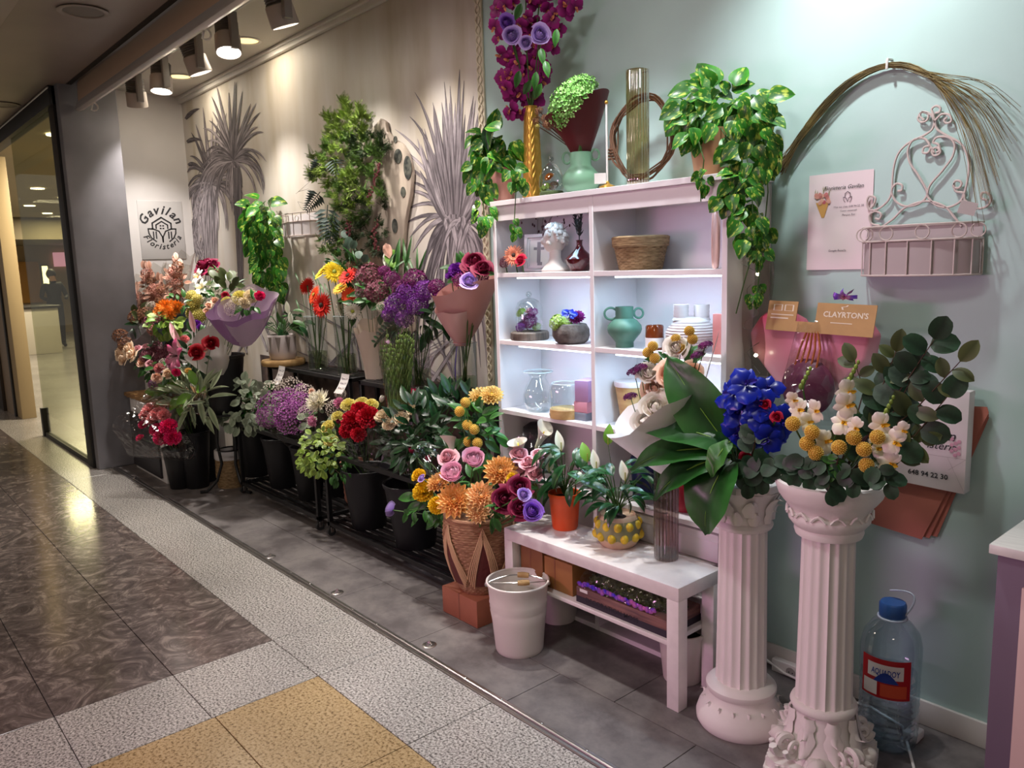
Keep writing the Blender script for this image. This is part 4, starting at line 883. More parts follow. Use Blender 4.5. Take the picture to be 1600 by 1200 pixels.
# small glass cloche
def cloche(px, py, Y, z, L, lab, base_mt, fill, nm='glass_cloche', bh=8, br=30):
    p = basept(px, py, Y, z); s = S(p); t = thing(nm, lab, 'glass dome', p)
    MB().lathe(prof(s, [(0, 0), (br, 0), (br+1, 2), (br+1, bh-2), (br-1, bh), (0, bh)]), p, 40).build('base', base_mt, t, bev=0)
    MB().lathe(prof(s, [(r, h+bh) for r, h in L]), p, 40).build('glass_dome', 'clear_glass', t)
    top = p+V((0, 0, (L[-1][1]+bh)*s)); MB().ball(top+V((0, 0, 5*s)), 5*s, 12, 8).build('knob', 'clear_glass', t)
    for kind, dx, dz, r in fill: q = p+RGT*(dx*s)+V((0, -4*s, dz*s)); head(kind, t, q, V((dx*.02, -.6, .7)), r*s, name='dried_flower')
    return t
mat('moss', '4c5c38', .9, bump=.6, bscale=80)
cloche(862, 297, 2.36, SHT, [(17, 0), (20, 8), (19, 22), (14, 34), (7, 41), (3, 44)], 'small glass dome with an orange bloom on moss beside the gold vase', 'moss', [('mum_orange', 0, 28, 9), ('succulent_green', -7, 12, 9), ('dry_brown', 6, 15, 8)], bh=7, br=18)
# diffuser stick
p = basept(949, 288, 2.36, SHT); s = S(p); t = thing('decor_stick', 'slim white decorative stick with a ball tip and gold foot on the shelving', 'ornament', p)
MB().lathe(prof(s, [(0, 0), (14, 0), (13, 4), (4, 8), (2, 12), (0, 12)]), p, 20).build('foot', 'gold', t); MB().tube([p+V((0, 0, 10*s)), p+V((0, 0, 128*s))], 1.6*s, 8).build('stick', 'tag_white', t); MB().ball(p+V((0, 0, 130*s)), 3*s, 10, 7).build('ball_tip', 'gold', t)
MB().box((-9*s, -1*s, 8*s), (9*s, 0, 24*s), mx=Matrix.Translation(p+V((-.01, -.03, 0))) @ Matrix.Rotation(.8, 4, 'Z')).build('price_tag', 'tag_white', t)
# willow wreath
c = at(1003, 216, 2.47); t = thing('willow_wreath', 'twisted brown willow wreath leaning on the wall above the shelving', 'wreath', V((c.x, c.y, SHT)))
mat('willow', '6b4a34', .7, ov=.2)
for k in range(9):
    ph = R.random()*6; rr = S(c, 62+R.uniform(-6, 6)); MB().tube([c+V((math.cos(a)*rr*.98, .012*math.sin(3*a+ph), math.sin(a)*rr))+V((math.cos(a), 0, math.sin(a)))*.008*math.sin(4*a+ph*2) for a in [2*PI*i/40 for i in range(40)]], .0032, 5, closed=True).build('twig', 'willow', t)
q = c+V((-S(c, 62), 0, -.06))
for k in range(4): MB().tube([q+V((.016*math.cos(a), .016*math.sin(a), .012*k)) for a in [2*PI*i/10 for i in range(10)]], .003, 5, closed=True).build('binding', 'willow', t)
# ribbed glass cylinder
def ribcyl(px, py, Y, z, rpx, hpx, nm, lab, mt, n=22):
    p = basept(px, py, Y, z); s = S(p); t = thing(nm, lab, 'vase', p); r = rpx*s; h = hpx*s
    MB().lathe([(r*.98, h), (r, h-.004), (r, .03), (r*.98, .004), (r*.9, 0), (0, 0)], p, n*6, lambda a, j: 1+.035*math.cos(n*a)).build('ribbed_wall', mt, t, smooth=60)
    MB().lathe([(0, .012), (r*.88, .012), (r*.88, .018), (0, .02)], p, 32).build('thick_bottom', mt, t)
    MB().tube([p+V((r*math.cos(a), r*math.sin(a), h)) for a in [2*PI*i/40 for i in range(40)]], .0018, 6, closed=True).build('rim', mt, t)
    return t
ribcyl(997, 285, 2.38, SHT, 17, 172, 'ribbed_vase', 'tall ribbed amber glass cylinder vase on top of the shelving', 'bronze_glass')
# left pothos in a pink pot
p = basept(786, 305, 2.40, SHT); s = S(p); t = thing('trailing_pothos', 'variegated pothos in a pale pink pot at the left end of the shelving top', 'potted plant', p)
MB().lathe(prof(s, [(0, 0), (15, 0), (18, 3), (20, 40), (20.5, 52), (18, 52), (17, 44), (0, 44)]), p, 36).build('pot', 'terracotta_pink', t); MB().lathe(prof(s, [(0, 45), (17, 45), (17, 43)]), p, 20).build('soil', 'soil', t)
vine(t, [(780, 250, 2.4), (762, 245, 2.36), (752, 280, 2.34), (756, 330, 2.3), (758, 365, 2.29)], 2.3); vine(t, [(790, 250, 2.38), (806, 268, 2.3), (806, 300, 2.28), (803, 355, 2.27)], 2.3)
R = random.Random(5)
leafcloud(t, 'pothos', 772, 228, 32, 28, 34, 2.3, 2.45, 30, R=R); leafcloud(t, 'pothos', 757, 268, 20, 34, 22, 2.3, 2.38, 26, .9, R=R); leafcloud(t, 'pothos', 757, 335, 12, 34, 15, 2.26, 2.3, 20, .9, R=R); leafcloud(t, 'pothos', 806, 280, 13, 20, 9, 2.25, 2.29, 22, .8, R=R); leafcloud(t, 'pothos', 803, 352, 9, 14, 6, 2.25, 2.28, 16, .8, R=R)
leaf('dark', t, at(762, 235, 2.34), V((-.05, 0, 1)), tocam(p), S(p, 45)*1.0)
# large pothos at the right end
p = basept(1112, 268, 2.42, SHT); s = S(p); t = thing('trailing_pothos', 'large variegated pothos trailing down the right end of the shelving', 'potted plant', p)
mat('tan_pot', 'b58a62', .5, var=.15, scale=12)
MB().lathe(prof(s, [(0, 0), (24, 0), (26, 3), (36, 66), (37, 72), (33, 72), (31, 60), (0, 60)]), p, 36).build('pot', 'tan_pot', t); MB().lathe(prof(s, [(0, 62), (31, 62), (31, 58)]), p, 20).build('soil', 'soil', t)
vine(t, [(1120, 190, 2.42), (1160, 200, 2.32), (1175, 300, 2.3), (1178, 390, 2.3), (1163, 440, 2.3), (1150, 490, 2.3)], 2.3); vine(t, [(1125, 190, 2.42), (1195, 200, 2.33), (1200, 300, 2.31), (1190, 400, 2.3), (1185, 440, 2.3), (1182, 480, 2.3)], 2.3)
vine(t, [(1110, 195, 2.4), (1090, 215, 2.3), (1100, 250, 2.27), (1096, 285, 2.27), (1095, 315, 2.27)], 2.3); vine(t, [(1120, 190, 2.4), (1145, 230, 2.3), (1140, 300, 2.28), (1150, 350, 2.28)], 2.3)
leafcloud(t, 'pothos', 1130, 165, 78, 36, 80, 2.28, 2.5, 36, .35, 1.0, R=R); leafcloud(t, 'pothos', 1175, 230, 38, 50, 48, 2.26, 2.4, 34, .8, R=R); leafcloud(t, 'pothos', 1085, 208, 26, 24, 18, 2.25, 2.36, 26, .7, R=R)
leafcloud(t, 'pothos', 1150, 300, 34, 36, 30, 2.25, 2.36, 30, .9, R=R); leafcloud(t, 'pothos', 1170, 350, 30, 34, 32, 2.25, 2.36, 28, .9, R=R); leafcloud(t, 'pothos', 1185, 400, 13, 26, 12, 2.27, 2.32, 22, .9, R=R); leafcloud(t, 'pothos', 1180, 452, 9, 26, 8, 2.28, 2.32, 18, .9, R=R); leafcloud(t, 'pothos', 1097, 280, 10, 24, 7, 2.25, 2.28, 20, .9, R=R)
leaf('pothos', t, at(1190, 185, 2.36), V((.6, -.1, -.1)), V((0, -.4, 1)), S(p, 45))
# tulle tube with fairy lights under the big pothos
p0 = at(1185, 590, 2.44); p1 = at(1180, 390, 2.44); t = thing('tulle_hanging', 'sheer hanging tulle with small fairy lights at the right side of the shelving', 'decoration', V((p0.x, p0.y, p0.z)))
thin('tulle', 'd8d4cc', .05, .4, .3, .5)
MB().grid(lambda u, v: p0.lerp(p1, v)+V((math.cos(2*PI*u)*.055*(1+.2*math.sin(9*v+6*u)), math.sin(2*PI*u)*.045, 0)), 24, 14, closeu=True).build('tulle', 'tulle', t)
MB().tube([p0.lerp(p1, k/20)+V((.03*math.sin(k*1.3), -.03+.02*math.cos(k*1.9), 0)) for k in range(21)], .0012, 4).build('light_wire', 'metal', t)
mat('fairy', 'fff6d8', .3, emit=22)
for x, y in [(1184, 428), (1181, 555)]: MB().ball(at(x, y, 2.375), .006, 10, 7).build('fairy_light', 'fairy', t)
# ------------------------------------------------------------------ shelf compartments
Z1, Z2, Z3 = 1.507, 1.205, .885
p = basept(803, 405, 2.335, Z1)
flower('gerbera_coral', 'gerbera', 803, 399, 2.345, 17, basept(808, 410, 2.38, Z1), 'coral gerbera lying in the upper left compartment', d=V((.5, -.8, .25)))
flower('rose_crimson', 'rose', 814, 408, 2.335, 10, basept(818, 410, 2.37, Z1), 'small crimson rose beside the coral gerbera in the upper left compartment', d=V((.2, -.8, .4)))
flower('sedum', 'berry_cluster', 789, 410, 2.335, 9, basept(792, 412, 2.36, Z1), 'small red and white berry cluster left of the crimson rose', d=V((.1, -.8, .5)))
# picture frame
c = basept(842, 418, 2.44, Z1); s = S(c); t = thing('picture_frame', 'white moulded picture frame leaning behind the bust', 'picture frame', c)
fm = Matrix.Translation(c) @ Matrix.Rotation(.35, 4, 'Z') @ Matrix.Rotation(-.12, 4, 'X'); w_, h_ = 24*s, 58*s
b = MB()
for (a, d_, th) in ((0, 5, 7), (4, 8, 4)):
    for x0, x1, z0, z1 in ((-w_, w_, 0, 0), ): pass
    i0, i1 = a*s, d_*s
    b.box((-w_+i0, -th*s, i0), (w_-i0, 0, i1), mx=fm); b.box((-w_+i0, -th*s, h_-i1), (w_-i0, 0, h_-i0), mx=fm); b.box((-w_+i0, -th*s, i1), (-w_+i1, 0, h_-i1), mx=fm); b.box((w_-i1, -th*s, i1), (w_-i0, 0, h_-i1), mx=fm)
b.build('frame_moulding', 'lacquer', t, bev=.001, bseg=1)
MB().box((-w_+6*s, -2*s, 6*s), (w_-6*s, 0, h_-6*s), mx=fm).build('print_sheet', 'tag_white', t)
b = MB()
for a, b0, c0, d0 in ((-9, -3.5, 34, 38), (-3, 3, 14, 46), (3.5, 9, 34, 38), (-2, 6, 10, 15)): b.box((a*s, -2.6*s, c0*s), (d0*0+b0*s if False else max(a+5, b0)*s, -2*s, d0*s), mx=fm)
b.build('print_motif', mat('print_grey', '8f8a90', .6), t, smooth=0)
# classical bust
c = basept(868, 418, 2.385, Z1); s = S(c); t = thing('bust', 'pale plaster head of a curly haired figure in the upper left compartment', 'bust', c)
mat('bust_plaster', 'cfc4be', .65, bump=.1, bscale=40)
MB().lathe(prof(s, [(0, 0), (21, 0), (22, 3), (18, 8), (11, 16), (9, 22), (9, 34)]), c, 28, lambda a, j: 1+.12*math.cos(2*a)).build('shoulders', 'bust_plaster', t)
hc = c+V((0, 0, 50*s)); fwd = V((-.75, -.65, 0)).normalized(); rt = V((0, 0, 1)).cross(fwd)
b = MB()
def hfn(u, v):
    a = 2*PI*u; e = -PI/2+PI*v; x, y, z = math.cos(a)*math.cos(e), math.sin(a)*math.cos(e), math.sin(e)
    k = 1.0; f = max(0, x)
    rx, ry, rz = 18, 14.5, 22
    px_ = x*rx; 
    if z < -.2: ry *= 1-.28*(-.2-z); px_ += 1.5*f
    px_ += 5.0*math.exp(-((y/.22)**2))*math.exp(-(((z+.12)/.22)**2))*f          # nose
    px_ -= 2.4*(math.exp(-(((abs(y)-.36)/.16)**2))*math.exp(-(((z-.02)/.11)**2)))*f   # eye sockets
    px_ += 1.4*math.exp(-((y/.28)**2))*math.exp(-(((z+.5)/.07)**2))*f-1.2*math.exp(-((y/.3)**2))*math.exp(-(((z+.42)/.05)**2))*f  # lips
    px_ += 2.2*math.exp(-((y/.3)**2))*math.exp(-(((z+.8)/.14)**2))*f
    return hc+(fwd*px_+rt*(y*ry)+V((0, 0, z*rz)))*s
b.grid(hfn, 48, 36, closeu=True).build('face', 'bust_plaster', t)
b = MB(); RR = random.Random(4)
for i in range(90):
    a = RR.uniform(-PI, PI); e = RR.uniform(-.35, 1.5); x, y, z = math.cos(a)*math.cos(e), math.sin(a)*math.cos(e), math.sin(e)
    if x > .55 and z < .55: continue
    b.ball(hc+(fwd*x*18.5+rt*y*16+V((0, 0, z*23)))*s, s*RR.uniform(2.6, 4.4), 7, 5, nz=.2, nsc=3)
b.build('curls', 'bust_plaster', t)
# red vase with dark branches
c = basept(906, 415, 2.40, Z1); s = S(c); t = thing('red_vase', 'squat glossy dark red vase with a thin neck in the upper left compartment', 'vase', c)
MB().lathe(prof(s, [(0, 0), (13, 0), (16, 3), (22, 14), (23, 19), (18, 24), (8, 33), (4.5, 40), (4.5, 46), (6, 48), (4, 48), (3, 40)]), c, 36).build('vase_body', mat('red_glaze', '4a0c18', .12, coat=.6), t)
br = thing('dark_branch', 'dark dried branch standing in the red vase', 'dried branch', c+V((0, 0, 44*s)))
for i in range(9):
    b0 = c+V((0, 0, 44*s)); d = V((RR.uniform(-.28, .28), RR.uniform(-.2, .1), 1)); e = b0+d*(s*RR.uniform(35, 56)); MB().tube(bez(b0, b0+V((0, 0, 25*s)), e, 5), s*.9, 4).build('twig', 'dark_frame', br)
    for k in range(7): q = b0.lerp(e, .25+.1*k); MB().tube([q, q+V((RR.uniform(-1, 1), RR.uniform(-.6, .6), 1.2)).normalized()*s*9], [s*1.0, s*.3], 4).build('needle', 'dark_frame', br)
db = thing('dried_branch', 'wispy dried branch with dark red buds spread behind the picture frame', 'dried branch', basept(840, 418, 2.5, Z1))
o = WL[db.name]
for i in range(11):
    e = at(RR.uniform(785, 890), RR.uniform(325, 362), RR.uniform(2.40, 2.52)); MB().tube(bez(o+V((0, 0, .02)), (o+e)/2+V((0, 0, .06)), e, 5), .0011, 4).build('twig', 'stem_brown', db)
    for k in range(5): q = o.lerp(e, .6+.09*k)+V((RR.uniform(-.02, .02), RR.uniform(-.02, .02), RR.uniform(0, .03))); MB().ball(q, (.004, .004, .007), 6, 4).build('bud', mat('dark_bud', '4a2228', .7) if 'dark_bud' not in MATS else 'dark_bud', db)
# straw basket
def woven(name, lab, c, prof_, rows, mt, n=72, amp=.0025, sq=1.0, rimr=.008):
    t = thing(name, lab, 'basket', c); H = prof_[-1][1]
    def rad(z):
        for (r0, z0), (r1, z1) in zip(prof_, prof_[1:]):
            if z0 <= z <= z1: return r0+(r1-r0)*(z-z0)/(z1-z0)
        return prof_[-1][0]
    L = []
    for k in range(rows*2+1):
        z = H*k/(rows*2); L.append((rad(z), z))
    MB().lathe([(0, .002)]+L, c, n, lambda a, j: 1+(amp/.1)*math.cos(n/4*a+(j//2)*PI)+(.012 if j % 2 else -.012)).build('woven_wall', mt, t, smooth=50)
    MB().tube([c+V((prof_[-1][0]*math.cos(a), prof_[-1][0]*math.sin(a), H)) for a in [2*PI*i/48 for i in range(48)]], rimr, 8, closed=True).build('rim', mt, t)
    return t
mat('straw', 'a58862', .7, col2='7c6140', scale=26, stretch=(1, 1, 5), bump=.4, bscale=60)
c = basept(1001, 412, 2.44, Z1); s = S(c)
t = woven('straw_basket', 'oval straw basket with a flared rim in the upper right compartment', c, prof(s, [(33, 0), (41, 38)]), 14, 'straw')
MB().lathe(prof(s, [(40, 37), (44, 40), (45, 50), (42, 52), (38, 50), (37, 40)]), c, 48).build('flared_rim', 'straw', t)
# pale pink oval tray
c = basept(1117, 412, 2.35, Z1); s = S(c); t = thing('oval_tray', 'pale pink oval tray standing on edge at the right end of the upper shelf', 'tray', c)
fm = Matrix.Translation(c+V((0, 0, 46*s))) @ Matrix.Rotation(-.75, 4, 'Z')
oval = [(math.copysign(abs(math.cos(a))**.6, math.cos(a))*20*s, math.copysign(abs(math.sin(a))**.75, math.sin(a))*46*s) for a in [2*PI*k/36 for k in range(36)]]
MB().prism(oval, lambda x, y, d: fm @ V((x, d, y)), 0, .008).build('tray_plate', mat('pink_glaze', 'd9b5ac', .25, coat=.3), t, bev=.002)
MB().tube([fm @ V((x, 0, y)) for x, y in oval], .004, 7, closed=True).build('raised_edge', 'pink_glaze', t)
# second row
cloche(828, 530, 2.40, Z2, [(20, 0), (21, 4), (21, 36), (18, 45), (10, 50), (3, 52)], 'glass dome with preserved purple flowers on a wooden base', mat('grey_wood', '6a5c52', .7, col2='4c423c', scale=12, stretch=(8, 8, 1)), [('statice_plum', 3, 28, 13), ('statice', -9, 20, 10), ('succulent_green', -10, 42, 8), ('rose_pink', 2, 44, 6), ('statice_plum', 8, 42, 9), ('succulent_green', 14, 20, 7)], bh=13, br=29)
c = basept(893, 535, 2.38, Z2); s = S(c); t = thing('stone_planter', 'rough grey stone planter in the middle left compartment', 'planter', c)
MB().lathe(prof(s, [(0, 0), (20, 0), (25, 4), (29, 12), (28, 22), (24, 30), (20, 31), (18, 26), (0, 26)]), c, 40, lambda a, j: 1+.09*noise.noise((math.cos(a)*2, math.sin(a)*2, j*.6))+.04*noise.noise((math.cos(a)*7, math.sin(a)*7, j))).build('stone_bowl', mat('stone_grey', '5d5652', .85, var=.3, scale=30, bump=.6, bscale=40), t)
MB().box((-5*s, -27*s, 17*s), (5*s, -26*s, 24*s), mx=Matrix.Translation(c) @ Matrix.Rotation(-.55, 4, 'Z')).build('price_sticker', 'tag_white', t)
for kind, dx, dz, r, nm, lab in [('succulent_green', -14, 34, 13, 'sedum_plant', 'lime green sedum at the left of the stone planter'), ('succulent_green', -2, 31, 10, 'sedum_plant', 'lime green sedum at the front middle of the stone planter'), ('orchid_blue', 5, 46, 14, 'blue_bloom', 'dark blue bloom on top of the stone planter'), ('dahlia_purple', 17, 40, 13, 'purple_bloom', 'magenta spiky bloom at the right of the stone planter')]:
    if kind == 'dahlia_purple' and kind not in FL: reg(kind, H_dahlia, pm('p_dpu', '5a0a50', 'a83a98'), 'pollen_dark')
    flower(kind, nm, 0, 0, 0, r, c+RGT*(dx*.5*s)+V((0, 0, 26*s)), lab, 'plant', p=c+RGT*(dx*s)+V((0, -.03, dz*s)))
p, s, t = ringvase(976, 537, 2.385, Z2, 'green_vase', 'dull green vase with a round handle and a long handle in the middle right compartment', 'sage_dark', [(14, 0), (14, 8), (17, 12), (25, 22), (27, 28), (26, 34), (19, 42), (14, 45), (14, 63)], (21, 52, 10, 9), (22, 53, 7, 7.5))
c = basept(1023, 541, 2.38, Z2); s = S(c); t = thing('candle_jar', 'amber glass candle jar with a white label between two vases', 'candle', c)
MB().lathe(prof(s, [(0, 0), (14, 0), (14.2, 2), (14.2, 36), (13, 38), (12, 36), (12, 30), (0, 30)]), c, 32).build('amber_jar', mat('amber', '6a2c10', .1, coat=.5), t)
MB().lathe(prof(s, [(14.5, 4), (14.5, 19)]), c, 32).build('label', 'tag_white', t)
c = basept(1080, 546, 2.42, Z2); s = S(c); t = thing('ribbed_vase', 'white ribbed ceramic vase with two short necks', 'vase', c)
mat('ceramic', 'c6bbb9', .5)
MB().lathe(prof(s, [(0, 0), (22, 0), (25, 3)]+[((25+14*math.sin(PI*min(1, k/22))**1.0)+(1.2 if k % 2 else -.4), 4+k*2) for k in range(23)]+[(14, 53), (0, 53)]), c, 44).build('ribbed_body', 'ceramic', t, smooth=30)
for sgn in (-1, 1): 
    cc = c+RGT*(sgn*16*s)+V((0, 0, 48*s)); MB().lathe(prof(s, [(14, 0)]+[(11.5+(.6 if k % 2 else 0), 4+k*3) for k in range(6)]+[(12, 24), (9.5, 24), (9, 4)]), cc, 28).build('neck', 'ceramic', t, smooth=30)
tag(MB().box((0, 0, 0), (.05, .03, 60*s), mx=Matrix.Translation(basept(1113, 540, 2.37, Z2)) @ Matrix.Rotation(.2, 4, 'Z')).build('gift_box', mat('rose_box', 'c98078', .5), bev=.002), 'narrow dusty pink box standing at the right of the ribbed white vase', 'box')
# third row
def glassware(px, py, Y, z, L, nm, lab):
    c = basept(px, py, Y, z); s = S(c); t = thing(nm, lab, 'glass vase', c); MB().lathe(prof(s, L), c, 44).build('glass_wall', 'clear_glass', t); return c, s, t
c, s, t = glassware(842, 638, 2.39, Z3, [(15, 0), (20, 5), (24, 16), (24, 26), (20, 38), (14, 48), (12, 53), (16, 59), (23, 62)], 'glass_vase', 'clear glass vase with a flared lip in the lower left compartment')
MB().lathe(prof(s, [(0, 0), (16, 0), (16, 3), (0, 4)]), c, 32).build('glass_bottom', 'clear_glass', t); MB().tube([c+V((23*s*math.cos(a), 23*s*math.sin(a), 62*s)) for a in [2*PI*i/36 for i in range(36)]], .0022, 6, closed=True).build('lip', mat('glass_edge', 'c9d4d6', .1, alpha=.6), t)
c, s, t = glassware(884, 646, 2.36, Z3, [(24, 14), (25, 20), (25, 44), (23, 52), (21, 54)], 'glass_bowl', 'clear glass lantern bowl on a round wooden base in the lower left compartment')
MB().lathe(prof(s, [(0, 0), (24, 0), (25, 1), (25, 14), (24, 15), (0, 15)]), c, 36).build('wooden_base', 'pale_wood', t); MB().tube([c+V((21*s*math.cos(a), 21*s*math.sin(a), 54*s)) for a in [2*PI*i/36 for i in range(36)]], .0015, 6, closed=True).build('rim', 'glass_edge', t)
MB().box((-4*s, -26*s, 4*s), (3*s, -25.2*s, 9*s), mx=Matrix.Translation(c) @ Matrix.Rotation(-.6, 4, 'Z')).build('price_sticker', 'tag_white', t)
z = Z3
for i, (h, w2, cc_, lab) in enumerate([(12, .055, '6e7480', 'grey box at the bottom of the small stack beside the glass lantern bowl'), (17, .05, 'c98a98', 'dusty pink box in the middle of the small stack beside the glass lantern bowl'), (33, .048, 'b08ab0', 'lilac box on top of the small stack beside the glass lantern bowl')]):
    c = basept(923, 646, 2.40, z); hh = h*S(c); tag(MB().box((-w2, -w2, 0), (w2*.4, w2, hh), mx=Matrix.Translation(c) @ Matrix.Rotation(.1*i, 4, 'Z')).build('small_box', mat('box_%d' % i, cc_, .5), bev=.002), lab, 'box', 'small stack of boxes'); z += hh+.0005
c = basept(985, 660, 2.45, Z3); s = S(c); t = thing('wooden_pot', 'pale wooden tapered pot behind the white wrapped bouquet', 'pot', c)
MB().lathe(prof(s, [(0, 0), (14, 0), (24, 62), (21, 62), (19, 54), (0, 54)]), c, 32).build('pot_wall', 'pale_wood', t); MB().lathe(prof(s, [(24.2, 58), (25, 60), (25, 66), (21, 66)]), c, 32).build('rim', 'lacquer', t)
# dark lower rows
tag(MB().lathe([(0, 0), (.05, 0), (.06, .16), (.055, .17), (0, .16)], basept(1008, 720, 2.44, .59), 24).build('blue_pot', mat('navy', '101c4a', .4)), 'dark blue pot in the shadowed compartment below the bouquet', 'pot')
tag(MB().lathe([(0, 0), (.07, 0), (.075, .01), (.06, .2), (.03, .22), (0, .22)], basept(840, 760, 2.45, .59), 24).build('dark_pot', 'dark_panel'), 'dark pot in the shadowed compartment behind the basket flowers', 'pot')
for i, (x0, x1, z0, z1, lab) in enumerate([(-1.98, -1.60, .30, .44, 'white lidded box behind the bench, lower of two'), (-2.0, -1.58, .445, .555, 'white lidded box behind the bench, upper of two')]):
    t = thing('lidded_box', lab, 'box', ((x0+x1)/2, 2.44, z0+.001)); MB().box((x0, 2.335, z0+.001), (x1, 2.55, z1-.03)).build('box_body', 'lacquer', t, bev=.003); MB().box((x0-.006, 2.328, z1-.03), (x1+.006, 2.556, z1)).build('lid', 'lacquer', t, bev=.003)
c = V((-1.78, 2.41, .591)); tag(MB().lathe([(0, 0), (.045, 0), (.055, .15), (.05, .152), (.045, .14), (0, .14)], c, 28).build('red_pot', mat('red_pot', '9c0c28', .4)), 'dark red pot behind the ribbed smoky glass vase', 'pot')
tag(MB().lathe([(0, 0), (.055, 0), (.07, .03), (.065, .1), (.05, .12), (.045, .11), (0, .11)], V((-1.64, 2.42, .591)), 28).build('cream_pot', 'ceramic'), 'cream round pot behind the hanging aspidistra leaf', 'pot')
# ------------------------------------------------------------------ woven basket on a brown box
R = random.Random(8)
t = thing('cardboard_box', 'terracotta brown box under the large woven basket', 'box', (-2.65, 2.06, 0))
MB().box((-2.775, 1.955, 0), (-2.525, 2.19, .122)).build('box_body', mat('brick_card', 'a4634a', .6, var=.06, scale=9), t, bev=.003); MB().box((-2.655, 1.9545, .0), (-2.645, 2.19, .1225)).build('tape_seam', mat('tape', '8c5440', .4), t)
pb = V((-2.63, 2.07, .123)); s = S(pb); mat('wicker', 'b08464', .6, col2='8e6246', scale=30, stretch=(1, 1, 5), bump=.3, bscale=80); mat('wicker_pale', 'd2a884', .6, bump=.2, bscale=60); mat('wicker_red', '5c1e1c', .6, bump=.3, bscale=60)
BP = prof(s, [(31, 0), (36, 8), (46, 35), (54, 65), (57, 90), (55, 112), (52, 121)])
wb = woven('woven_basket', 'large woven reed basket with dark red chevrons filled with orange dahlias', pb, BP, 34, 'wicker', 120, .0016, rimr=.009)
def brad(z):
    for (r0, z0), (r1, z1) in zip(BP, BP[1:]):
        if z0 <= z <= z1: return r0+(r1-r0)*(z-z0)/(z1-z0)
    return BP[-1][0]
H_ = BP[-1][1]
for k in range(6):
    a0 = 2*PI*k/6+.45
    def surf(a, z, o): r = brad(z)+o; return pb+V((r*math.cos(a), r*math.sin(a), z))
    MB().grid(lambda u, v: surf(a0+(2*u-1)*.34*(1-v), H_*(.15+.6*v)+.0, .0065), 8, 8).build('red_inlay', 'wicker_red', wb)
    b = MB()
    for j in range(5): b.tube([surf(a0+x*(.34+.045*j), H_*(.80+.035*j-.68*abs(x)), .008) for x in [i/10-1 for i in range(21)]], .003, 6)
    b.build('chevron_reeds', 'wicker_pale', wb)
hf = V((0, -1, 0)); fm = Matrix.Translation(pb+V((.045, -.137, H_*.83))) @ Matrix.Rotation(.38, 4, 'Z')
MB().box((-.02, -.002, -.012), (.022, 0, .016), mx=fm).build('label_tag', 'tag_white', wb)
l, wd = TX['tag']; q = MB().add(l, fm @ Matrix.Translation((-.016, -.0026, -.002)) @ Matrix.Rotation(PI/2, 4, 'X') @ Matrix.Scale(.034/wd, 4)); q.build('tag_print', 'ink', wb, smooth=0)
bs_ = pb+V((0, 0, H_*.8))
MB().lathe([(0, H_*.84), (BP[-1][0]*.9, H_*.84), (BP[-1][0]*.9, H_*.8)], pb, 24).build('soil', 'soil', wb)
FB = [('dahlia', 711, 783, 1.96, 29, 'front left orange dahlia resting on the rim of the woven basket'), ('dahlia_pale', 752, 776, 1.97, 24, 'peach dahlia at the front right of the woven basket, upper of two'), ('dahlia_pale', 746, 800, 1.94, 19, 'peach dahlia at the front right of the woven basket, lower of two'), ('dahlia', 686, 755, 2.0, 20, 'orange dahlia at the far left of the woven basket'), ('dahlia', 782, 738, 2.05, 27, 'orange dahlia standing at the back right of the woven basket'), ('dahlia_yellow', 752, 621, 2.22, 20, 'tall yellow dahlia above the woven basket, left of the pair'), ('dahlia_yellow', 768, 619, 2.2, 19, 'tall yellow dahlia above the woven basket, right of the pair'),
 ('peony', 708, 742, 1.98, 21, 'front pink peony half covered by cellophane in the woven basket'), ('peony', 740, 720, 2.02, 20, 'pink peony at the centre back of the woven basket'), ('rose_pink', 700, 716, 2.04, 16, 'pale pink peony bud inside the cellophane sleeve'),
 ('carnation_mum', 655, 744, 2.02, 13, 'small golden yellow bloom at the upper left of the woven basket'), ('carnation_mum', 664, 768, 1.98, 20, 'large golden yellow bloom at the left of the woven basket'), ('carnation_mum', 684, 790, 1.95, 16, 'golden yellow bloom hanging low at the left rim of the woven basket'), ('carnation_mum', 800, 748, 2.03, 10, 'small golden yellow bloom right of the back dahlia'),
 ('rose_plum', 788, 782, 1.99, 23, 'dark plum bloom at the right rim of the woven basket'), ('rose_plum', 812, 762, 2.0, 20, 'dark plum bloom at the upper right of the woven basket'), ('rose_plum', 812, 795, 1.97, 18, 'dark plum bloom beside the purple ranunculus'), ('ranunculus_lilac', 818, 773, 1.94, 11, 'lilac ranunculus bud among the plum blooms'), ('ranunculus', 831, 800, 1.95, 17, 'purple ranunculus overhanging the bench corner'), ('ranunculus_lilac', 613, 797, 1.96, 12, 'lilac ranunculus sticking out far left of the basket on a bare stem'),
 ('tulip_magenta', 672, 722, 2.06, 12, 'dark magenta bud above the golden blooms'), ('tulip_magenta', 646, 708, 2.1, 12, 'dark magenta bud against the black bucket'), ('ranunculus_lilac', 660, 748, 1.97, 7, 'tiny lilac bud on the golden blooms')]
for i, (kd, x, y, Y, r, lab) in enumerate(FB):
    dd = None
    if kd == 'ranunculus_lilac' and x < 620: dd = V((-.9, -.3, .1))
    flower(kd, {'d': 'dahlia', 'p': 'peony', 'c': 'chrysanthemum', 'r': 'ranunculus', 't': 'tulip'}[kd[0]], x, y, Y, r, bs_+V((R.uniform(-.07, .07), R.uniform(-.07, .07), 0)), lab, group='flowers in the woven basket', k=(.45, .65, .15), d=dd, leaves=('mid', 2, .06) if y > 640 and x > 620 else ('mid', 4, .075))
